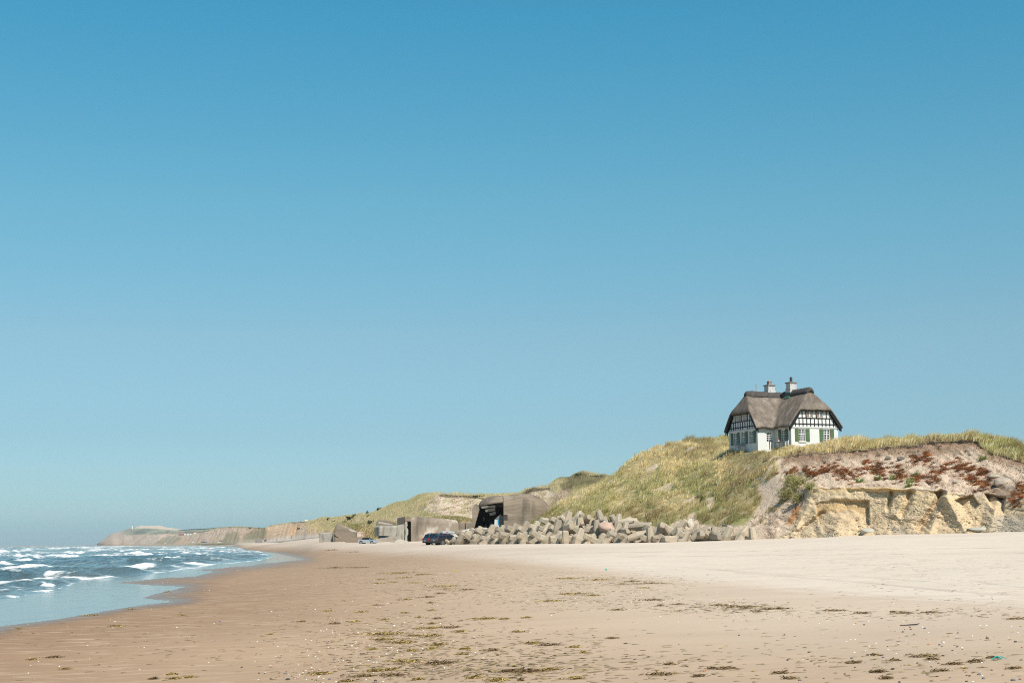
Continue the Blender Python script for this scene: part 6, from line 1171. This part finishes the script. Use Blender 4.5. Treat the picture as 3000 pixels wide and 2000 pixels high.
dl = at(822, 1588, 560); m = MB(); m.tube([(-1.2, 0, 0), (-.3, .2, .12), (1.3, .5, .34)], [.05, .10, .04], 6); o = m.build('driftwood', M('dark_driftwood', (.09, .07, .05))); o.location = dl; tag(o, 'dark driftwood pole lying on pale sand far away', 'driftwood')
# people far away: one skinned body each
def person(px, py, Y35, rz, step, label, top, legs):
    o = at(px, py, Y35); J = [(0, 0, .92), (0, 0, 1.15), (0, 0, 1.38), (0, 0, 1.52), (0, -.02, 1.68), (-.19, 0, 1.36), (-.24, .02, 1.1), (-.22, -.06 - step * .2, .86), (.19, 0, 1.36), (.24, .02, 1.1), (.22, -.06 + step * .2, .86), (-.09, 0, .9), (-.10, -step * .2, .48), (-.10, -step * .28, .08), (-.10, -step * .28 - .14, .03), (.09, 0, .9), (.10, step * .2, .48), (.10, step * .30, .08), (.10, step * .30 - .14, .03)]
    E = [(0, 1), (1, 2), (2, 3), (3, 4), (2, 5), (5, 6), (6, 7), (2, 8), (8, 9), (9, 10), (0, 11), (11, 12), (12, 13), (13, 14), (0, 15), (15, 16), (16, 17), (17, 18)]
    rad = [.14, .14, .15, .055, .11, .07, .05, .04, .07, .05, .04, .095, .065, .045, .04, .095, .065, .045, .04]
    me = bpy.data.meshes.new('person'); me.from_pydata(J, E, []); b = link('person', me, M('bathing_' + top[0], top[1], .9)); sk = b.modifiers.new('skin', 'SKIN')
    for v, r_ in zip(me.skin_vertices[0].data, rad): v.radius = (r_, r_)
    me.skin_vertices[0].data[0].use_root = True; b.modifiers.new('smooth', 'SUBSURF').levels = 1; b.modifiers['smooth'].render_levels = 1
    b.location = o; b.rotation_euler = (0, 0, rz); tag(b, label, 'person')
def psetup(*a):
    try: person(*a)
    except Exception as ex: print('person', ex)
psetup(779.5, 1584.5, 840, .3, .2, 'person in dark clothes standing before the pale concrete box', ('dark_clothes', (.03, .03, .04)), None)
psetup(811.5, 1586.5, 720, 1.2, .9, 'person in dark clothes walking on pale sand far away', ('black_clothes', (.05, .045, .05)), None)
psetup(853, 1578.5, 640, -.6, .5, 'person in brown clothes at the top of the sand drift', ('brown_clothes', (.12, .09, .07)), None)
psetup(688, 1587.5, 1250, -.2, .3, 'distant person in grey at the foot of the cliffs', ('grey_clothes', (.2, .2, .22)), None)
pt_ = surf(1075, 1504, HP); m = MB(); m.box(-.5, .5, -.3, .3, -.5, 1.0); m.box(-.2, .2, -.2, .2, 1.0, 1.5); o = m.build('marker_stone', M_concd, None, .05); o.location = pt_; tag(o, 'tiny dark marker stone on the dune skyline', 'marker stone')

# ------------------------------------------------------------------ seaweed, stones and shells on the sand
rs = np.random.default_rng(41)
SW = [(975, 1613, 60), (1041, 1618, 50), (985, 1664, 70), (1050, 1663, 60), (1184, 1693, 50), (1151, 1706, 25), (1115, 1698, 25), (1110, 1709, 30), (1214, 1708, 40), (1240, 1684, 60), (1170, 1679, 90), (1315, 1718, 80), (1306, 1726, 30), (1371, 1728, 45), (1288, 1739, 26), (1255, 1750, 40), (1190, 1757, 40), (1260, 1767, 18), (1098, 1773, 22), (964, 1791, 26), (1059, 1793, 36),
      (1264, 1788, 18), (1184, 1796, 25), (1127, 1815, 24), (1276, 1813, 24), (1225, 1809, 18), (1419, 1813, 80), (1476, 1814, 26), (979, 1827, 30), (1035, 1822, 35), (1263, 1828, 18), (1261, 1840, 70), (1321, 1838, 45), (1348, 1851, 30), (1124, 1859, 95), (1211, 1862, 25), (1264, 1864, 55), (1118, 1875, 55), (1178, 1883, 70), (1282, 1890, 50), (1090, 1902, 26), (1360, 1901, 30), (1437, 1906, 40),
      (1264, 1900, 30), (1200, 1906, 25), (1196, 1939, 72), (1288, 1944, 90), (1098, 1966, 45), (1142, 1962, 30), (1062, 1981, 55), (1148, 1979, 60), (934, 1975, 52), (1014, 1996, 35), (1222, 1990, 22), (1386, 1986, 30), (1484, 1967, 35), (1455, 1994, 50), (1352, 1917, 25), (1618, 1761, 60), (1679, 1740, 70), (1736, 1745, 40), (1848, 1704, 40), (1761, 1699, 60), (1659, 1695, 60), (1822, 1712, 25), (1905, 1710, 70),
      (1883, 1723, 30), (1934, 1775, 22), (1806, 1787, 28), (1908, 1758, 60), (2106, 1774, 50), (2163, 1778, 70), (2182, 1783, 18), (2217, 1792, 28), (2240, 1785, 30), (1985, 1771, 30), (1538, 1810, 25), (1514, 1851, 26), (1605, 1890, 45), (1557, 1885, 40), (1679, 1896, 25), (1707, 1912, 18), (1612, 1962, 30), (1554, 1967, 120), (1682, 1988, 35), (1934, 1977, 60), (1959, 1946, 25), (2080, 1959, 20),
      (2122, 1959, 50), (2042, 1981, 28), (1521, 1993, 12), (2282, 1784, 60), (2441, 1790, 55), (2524, 1797, 40), (2612, 1793, 14), (2642, 1797, 45), (2722, 1795, 50), (2974, 1814, 48), (2700, 1923, 70), (2731, 1932, 30), (2617, 1935, 25), (2853, 1939, 36), (2899, 1927, 18), (2566, 1969, 42), (2310, 1988, 35), (2285, 1972, 40), (2751, 1966, 33), (2964, 1959, 25), (2495, 1942, 40), (2594, 1988, 30),
      (340, 1834, 35), (530, 1803, 24), (157, 1926, 38), (92, 1932, 24), (186, 1960, 22), (256, 1795, 16), (264, 1803, 40), (383, 1785, 22), (440, 1736, 14), (490, 1734, 18), (55, 1842, 13), (498, 1976, 22), (509, 1988, 28), (551, 1984, 22), (448, 1989, 20), (790, 1858, 14), (880, 1821, 25), (2560, 1920, 26), (2790, 1946, 40), (1790, 1870, 24)]
WEED = [(152, 130, 70), (172, 148, 84), (126, 108, 64), (108, 92, 58), (184, 160, 98), (134, 116, 72)]; WEEDD = [(108, 90, 64), (132, 110, 76), (92, 76, 56), (150, 126, 88)]
M_weed = M('dried_seaweed', attr='Col', rough=.8, var=.1, scale=8, spec=.3)
def weed_geo(o, W, D, H, n, cols, rng):
    """a flat heap of curled ribbons; vertices relative to the origin"""
    V = []; T = []; C = []
    for i in range(n):
        x = rng.normal(0, .36) * W; y = rng.normal(0, .34) * D; r = math.exp(-(x / W / .5) ** 2 - (y / D / .5) ** 2); z = H * r * rng.random() + .006; a = rng.normal(0, .8); l = (.035 + .075 * rng.random()) * (.7 + W * .7); w = (.003 + .006 * rng.random()) * (.8 + W * .5)
        d = Vector((math.cos(a), math.sin(a), rng.normal(.08, .22))); s = Vector((-math.sin(a), math.cos(a), rng.normal(0, .9))).normalized() * w; p = Vector((x, y, z)); m = p + d * l * .5 + Vector((0, 0, .4 * H * rng.random() * (1 + r))); t = p + d * l; t.z = max(t.z, .004)
        k = len(V); V += [p - s, p + s, m + s, m - s, t]; T += [(k, k + 1, k + 2), (k, k + 2, k + 3), (k + 3, k + 2, k + 4)]; c = lin(*cols[rng.integers(len(cols))]); C += [c] * 5
    return V, T, C
BANDS = [(1640, 'at the far water line', 'farthest row'), (1700, 'on the distant wet sand', 'distant row'), (1735, 'on the upper drift line', 'upper drift row'), (1775, 'on the middle drift line', 'middle row'), (1812, 'on the long lower drift line', 'lower drift row'), (1845, 'on bare sand below the drift lines', 'open sand row'), (1880, 'in the thick near wrack', 'thick wrack row'), (1925, 'on near brown sand', 'near row'), (1962, 'close to the bottom of the picture', 'front row'), (2100, 'at the very bottom edge', 'bottom row')]
def size(w): return 'tiny' if w < 20 else 'small' if w < 32 else 'middling' if w < 50 else 'long'
def key(x, y, w): return (next(i for i, b in enumerate(BANDS) if y < b[0]), size(w), 'dark brown' if (x > 1900 or y < 1670 or (x * 7 + y) % 5 == 0) else 'olive brown')
cnt = {}
for a in sorted(SW): cnt.setdefault(key(*a), []).append(a)
for x, y, w in SW:
    p = beach_at(x, y); s = p.y / K / 3500; W = w * s; k = key(x, y, w); tall = 7 if (y > 1850 and w > 35) else 4.5
    V, T, C = weed_geo(p, W, min(.62 * W, .04 + .40 * W) + .10 * (p.y / K / 40), max(.014, tall * s * .6), int((40 + w * 2.2) * (.75 if x > 1900 else 1)), WEEDD if k[2] == 'dark brown' else WEED, rs)
    o = link('seaweed_clump', raw_mesh('seaweed_clump', [tuple(v) for v in V], T, False, {'Col': np.array(C)}), M_weed); o.location = p
    L_ = cnt[k]; i = L_.index((x, y, w)); lab = f"{k[1]} {k[2]} seaweed clump {BANDS[k[0]][1]}" + (f", {ORD[i]} from left" if len(L_) > 1 else '')
    tag(o, lab, 'seaweed', 'seaweed clumps washed up on the beach')
# loose strands: nobody could count them
def scatter(n, boxes, rng):
    out = []
    for (x, y, sx, sy, k) in boxes:
        m = int(n * k); out.append(np.stack([rng.normal(x, sx, m), rng.normal(y, sy, m)], -1))
    q = np.concatenate(out); return q[(q[:, 1] < 2005) & (q[:, 0] > -10) & (q[:, 0] < 3010) & (q[:, 1] > 1602)]
def beach_pts(q):
    idx = np.argmin(np.abs(bpy_[None, :, 0] * 0 + 0), 0) if False else None
    X, Y = ground_np(q[:, 0], q[:, 1], .5)
    for _ in range(12):
        z = zbeach(X, Y); d = ray(q[:, 0], q[:, 1]); t = (np.minimum(z, EYE - .02) - EYE) / np.minimum(d[2], -1e-4); X = .5 * X + .5 * d[0] * t; Y = .5 * Y + .5 * np.clip(d[1] * t, 5, 400)
    P = np.stack([X, Y, zbeach(X, Y)], -1); x, y = proj(P); ok = (np.hypot(x - q[:, 0], y - q[:, 1]) < 6) & (shore_sd(X, Y) > 2); return P[ok]
WB = [(1150, 1700, 190, 22, .12), (1300, 1730, 130, 26, .12), (1200, 1870, 130, 40, .20), (1250, 1960, 190, 24, .14), (1680, 1748, 170, 22, .14), (1820, 1702, 120, 12, .10), (2120, 1780, 120, 9, .10), (2650, 1797, 230, 10, .06), (1600, 1920, 120, 46, .10), (2650, 1930, 330, 45, .06), (1060, 1655, 130, 14, .08), (1000, 1620, 140, 8, .07), (1300, 1625, 160, 10, .06), (1900, 1950, 200, 30, .05), (900, 1820, 160, 60, .07), (400, 1860, 220, 60, .05), (1550, 1690, 200, 20, .07), (2780, 1700, 200, 40, .05)]
PW = beach_pts(scatter(3800, WB, rs)); V = []; T = []; C = []
for p in PW:
    a = rs.normal(0, .5); l = (.04 + .14 * rs.random()) * (.7 + p[1] / 70); w = (.008 + .014 * rs.random()) * (.8 + p[1] / 45); d = Vector((math.cos(a), math.sin(a), 0)); s = Vector((-math.sin(a), math.cos(a), 0)) * w; q = Vector(p) + Vector((0, 0, .006)); k = len(V)
    m = q + d * l * .5 + s * rs.normal(0, 1) + Vector((0, 0, .003 + .006 * rs.random())); V += [q - s, q + s, m + s, m - s, q + d * l]; T += [(k, k + 1, k + 2), (k, k + 2, k + 3), (k + 3, k + 2, k + 4)]; C += [lin(*(WEED + WEEDD)[rs.integers(10)])] * 5
tag(link('seaweed_strands', raw_mesh('seaweed_strands', [tuple(v) for v in V], T, False, {'Col': np.array(C)}), M_weed), 'loose strands and crumbs of seaweed strewn over the beach', 'seaweed', kind='stuff')
# pebbles and shells
def pebble_np(n, sc): return boulder_mesh(n, 2)
PM = [boulder_mesh(20 + i, 2) for i in range(5)]
PC = {'dark grey': M('dark_grey_pebble', (.06, .06, .065), .6, .2, 9), 'slate blue': M('slate_blue_pebble', (.13, .14, .16), .6, .2, 9), 'red brown': M('red_brown_pebble', (.24, .13, .10), .6, .2, 9), 'orange': M('orange_pebble', (.45, .20, .10), .6, .2, 9), 'white': M('white_pebble', (.66, .63, .58), .6, .1, 9), 'pink': M('pink_pebble', (.42, .29, .24), .6, .2, 9), 'brown': M('brown_pebble', (.13, .10, .075), .6, .2, 9)}
PB = [(937, 1963, 10, 'pink'), (871, 1985, 10, 'pink'), (836, 1973, 9, 'slate blue'), (980, 1931, 7, 'slate blue'), (1000, 1929, 6, 'dark grey'), (1018, 1934, 7, 'dark grey'), (998, 1934, 5, 'orange'), (1030, 1924, 6, 'orange'), (1091, 1923, 7, 'orange'), (1031, 1892, 6, 'white'), (1146, 1897, 6, 'white'), (1164, 1906, 6, 'white'), (1132, 1916, 7, 'white'), (1103, 1940, 7, 'white'), (1205, 1918, 6, 'white'), (1057, 1915, 6, 'dark grey'), (1150, 1928, 6, 'dark grey'), (1234, 1926, 6, 'dark grey'), (1226, 1953, 6, 'slate blue'),
      (708, 1955, 7, 'dark grey'), (759, 1972, 7, 'dark grey'), (843, 1991, 12, 'dark grey'), (793, 1988, 8, 'brown'), (905, 1971, 7, 'dark grey'), (966, 1989, 8, 'slate blue'), (925, 1993, 8, 'dark grey'), (1272, 1961, 6, 'slate blue'), (1100, 1993, 9, 'dark grey'), (2641, 1831, 7, 'orange'), (2666, 1837, 8, 'orange'), (2669, 1844, 8, 'red brown'), (2645, 1851, 7, 'dark grey'), (2622, 1850, 4, 'dark grey'), (2709, 1841, 8, 'slate blue'), (2702, 1838, 7, 'white'), (2678, 1858, 6, 'brown'),
      (2806, 1854, 6, 'dark grey'), (2763, 1882, 10, 'white'), (2721, 1888, 8, 'orange'), (2752, 1889, 7, 'dark grey'), (2760, 1893, 6, 'slate blue'), (2805, 1893, 6, 'dark grey'), (2818, 1897, 7, 'white'), (2790, 1906, 6, 'dark grey'), (2797, 1913, 5, 'white'), (2893, 1912, 6, 'red brown'), (2632, 1887, 5, 'dark grey'), (2750, 1943, 8, 'brown'), (2718, 1977, 9, 'slate blue'), (2824, 1964, 8, 'orange'), (2906, 1963, 8, 'red brown'), (2868, 1976, 11, 'slate blue'), (2832, 1978, 7, 'brown'), (2841, 1980, 9, 'brown'), (2783, 1985, 7, 'slate blue'), (2745, 1981, 7, 'brown'), (2881, 1988, 11, 'slate blue'), (2968, 1993, 13, 'slate blue'), (2988, 1990, 8, 'red brown'), (2635, 1998, 9, 'dark grey'), (2832, 1996, 9, 'brown'), (2707, 1965, 5, 'dark grey'), (2640, 1950, 5, 'brown'), (2495, 1928, 9, 'slate blue'), (2587, 1926, 8, 'slate blue'), (2532, 1830, 7, 'dark grey'), (2507, 1826, 6, 'orange'), (2543, 1820, 7, 'white'), (2505, 1955, 7, 'brown'), (2358, 1963, 8, 'red brown'), (2420, 1937, 5, 'dark grey'), (2475, 1974, 8, 'brown'), (2343, 1993, 10, 'slate blue'), (2413, 1987, 6, 'brown'), (2064, 1966, 8, 'orange'), (1949, 1990, 6, 'brown'), (2165, 1861, 6, 'dark grey'), (1854, 1823, 5, 'orange'), (1155, 1833, 8, 'white'), (1185, 1823, 5, 'white'), (1222, 1821, 5, 'white'), (1290, 1826, 5, 'white'), (974, 1854, 6, 'white'), (957, 1843, 5, 'white'), (940, 1848, 5, 'white'), (923, 1785, 5, 'white'), (1136, 1767, 5, 'white'), (1389, 1870, 5, 'dark grey'), (795, 1793, 6, 'white'), (1302, 1957, 7, 'white'), (1390, 1846, 6, 'dark grey'), (518, 1838, 5, 'white'), (337, 1821, 5, 'white'), (2975, 1880, 10, 'dark grey'), (2892, 1870, 9, 'brown')]
pk = {}
PBAND = [(1900, 'on the middle sand'), (1950, 'on the near sand'), (2100, 'near the bottom edge')]; PSIDE = [(1500, 'left of the seaweed gap'), (2300, 'at bottom centre'), (9999, 'in the right foreground')]
PSIDE = [(1500, 'below the bunkers'), (2300, 'below the dolos pile'), (9999, 'below the cliff')]
pkey = lambda a: (next(i for i, b in enumerate(PBAND) if a[1] < b[0]), next(i for i, b in enumerate(PSIDE) if a[0] < b[0]), a[3])
for a in sorted(PB): pk.setdefault(pkey(a), []).append(a)
for i, a in enumerate(PB):
    x, y, w, c = a; p = beach_at(x, y); s = p.y / K / 3500; o = bpy.data.objects.new('pebble', PM[i % 5].copy()); o.data.materials.append(PC[c]); COL.objects.link(o); o.location = p + Vector((0, 0, w * s * .15)); o.scale = (w * s * 1.1, w * s * .9, w * s * .62); o.rotation_euler = (0, 0, i * 2.1)
    k = pkey(a); L_ = pk[k]; tag(o, f"{c} pebble {PSIDE[k[1]][1]} {PBAND[k[0]][1]}" + (f", {ORD[L_.index(a)]} from left" if len(L_) > 1 else ''), 'pebble', 'pebbles lying on the beach')
SB = [(1150, 1860, 170, 60, .2), (1000, 1920, 190, 50, .2), (1750, 1740, 230, 30, .2), (2150, 1800, 130, 16, .08), (2700, 1880, 260, 70, .14), (600, 1700, 160, 40, .06), (300, 1850, 220, 60, .06), (1300, 1700, 200, 30, .08), (1650, 1690, 200, 10, .08), (950, 1980, 120, 14, .06)]
PS = beach_pts(scatter(800, SB, rs)); V = []; T = []; C = []
oc = [(1, 0, 0), (.3, .95, 0), (-.8, .6, 0), (-.8, -.6, 0), (.3, -.95, 0), (0, 0, .75)]; of = [(0, 1, 5), (1, 2, 5), (2, 3, 5), (3, 4, 5), (4, 0, 5)]
for p in PS:
    r = (.006 + .009 * rs.random()) * (.9 + p[1] / 60); a = rs.random() * 6.28; k = len(V); ca, sa = math.cos(a) * r, math.sin(a) * r
    V += [(p[0] + x * ca - y * sa, p[1] + x * sa + y * ca, p[2] + .002 + z * r) for x, y, z in oc]; T += [tuple(k + i for i in f) for f in of]; C += [lin(*[(226, 220, 208), (232, 226, 216), (214, 206, 192), (90, 84, 78), (120, 104, 90), (150, 96, 70)][rs.integers(6)], .9)] * 6
tag(link('shell_grit', raw_mesh('shell_grit', V, T, False, {'Col': np.array(C)}), M('shell_grit', attr='Col', rough=.6, var=0)), 'white shell pieces and small grit sprinkled on the sand', 'shells', kind='stuff')
# bits of flotsam
p = beach_at(2920, 1932); m = MB()
for i in range(7): a = rs.normal(0, .25); x = rs.normal(0, .035); m.tube([(x - .05, rs.normal(0, .02), .012), (x, rs.normal(0, .03), .03 + .02 * rs.random()), (x + .06, math.sin(a) * .05, .012)], .004, 5)
o = m.build('rope_scrap', M('turquoise_rope', (.03, .38, .33), .7, .1)); o.location = p; tag(o, 'turquoise scrap of frayed rope on the right foreground sand', 'rope scrap')
p = beach_at(2665, 1833); m = MB(); m.tube([(-.16, 0, .01), (0, .01, .02), (.12, .03, .025), (.17, .02, .04)], [.006, .011, .012, .006], 6); o = m.build('stick', M('dark_stick', (.05, .045, .04))); o.location = p; tag(o, 'thin dark stick near orange pebbles on the right', 'stick')
p = beach_at(1337, 1674); m = MB(); m.box(-.1, .1, -.05, .05, 0, .05); o = m.build('plastic_crate', M('yellow_plastic', (.5, .45, .05), .5), None, .03); o.location = p; tag(o, 'yellow scrap of plastic on the far drift line', 'flotsam')
p = beach_at(1776, 1669.5); m = MB(); m.box(-.05, .05, -.05, .05, 0, .08); o = m.build('plastic_tub', M('green_plastic', (.05, .4, .25), .5), None, .03); o.location = p; tag(o, 'small green scrap of plastic on pale sand', 'flotsam')
p = beach_at(644, 1820.5); m = MB(); m.box(-.025, .025, -.02, .02, 0, .02); o = m.build('bottle_cap', M('blue_plastic', (.04, .16, .45), .5), None, .01); o.location = p; tag(o, 'tiny blue plastic scrap on brown sand', 'flotsam')

# ------------------------------------------------------------------ haze over the far coast
hz = MB(); hz.box(-16000, 16000, -60, 23000, -4, 150); hb = hz.build('haze', bpy.data.materials.new('sea_haze'))
hmn = hb.data.materials[0]; hmn.use_nodes = True; hn = hmn.node_tree.nodes; hn.remove(hn['Principled BSDF']); pv = hn.new('ShaderNodeVolumePrincipled'); pv.inputs['Density'].default_value = 4.8e-5; pv.inputs['Color'].default_value = (.72, .85, .91, 1); pv.inputs['Anisotropy'].default_value = .0
hmn.node_tree.links.new(pv.outputs[0], hn['Material Output'].inputs['Volume']); tag(hb, kind='stuff'); hb['label'] = 'thin summer sea haze over the beach and coast'; hb['category'] = 'haze'
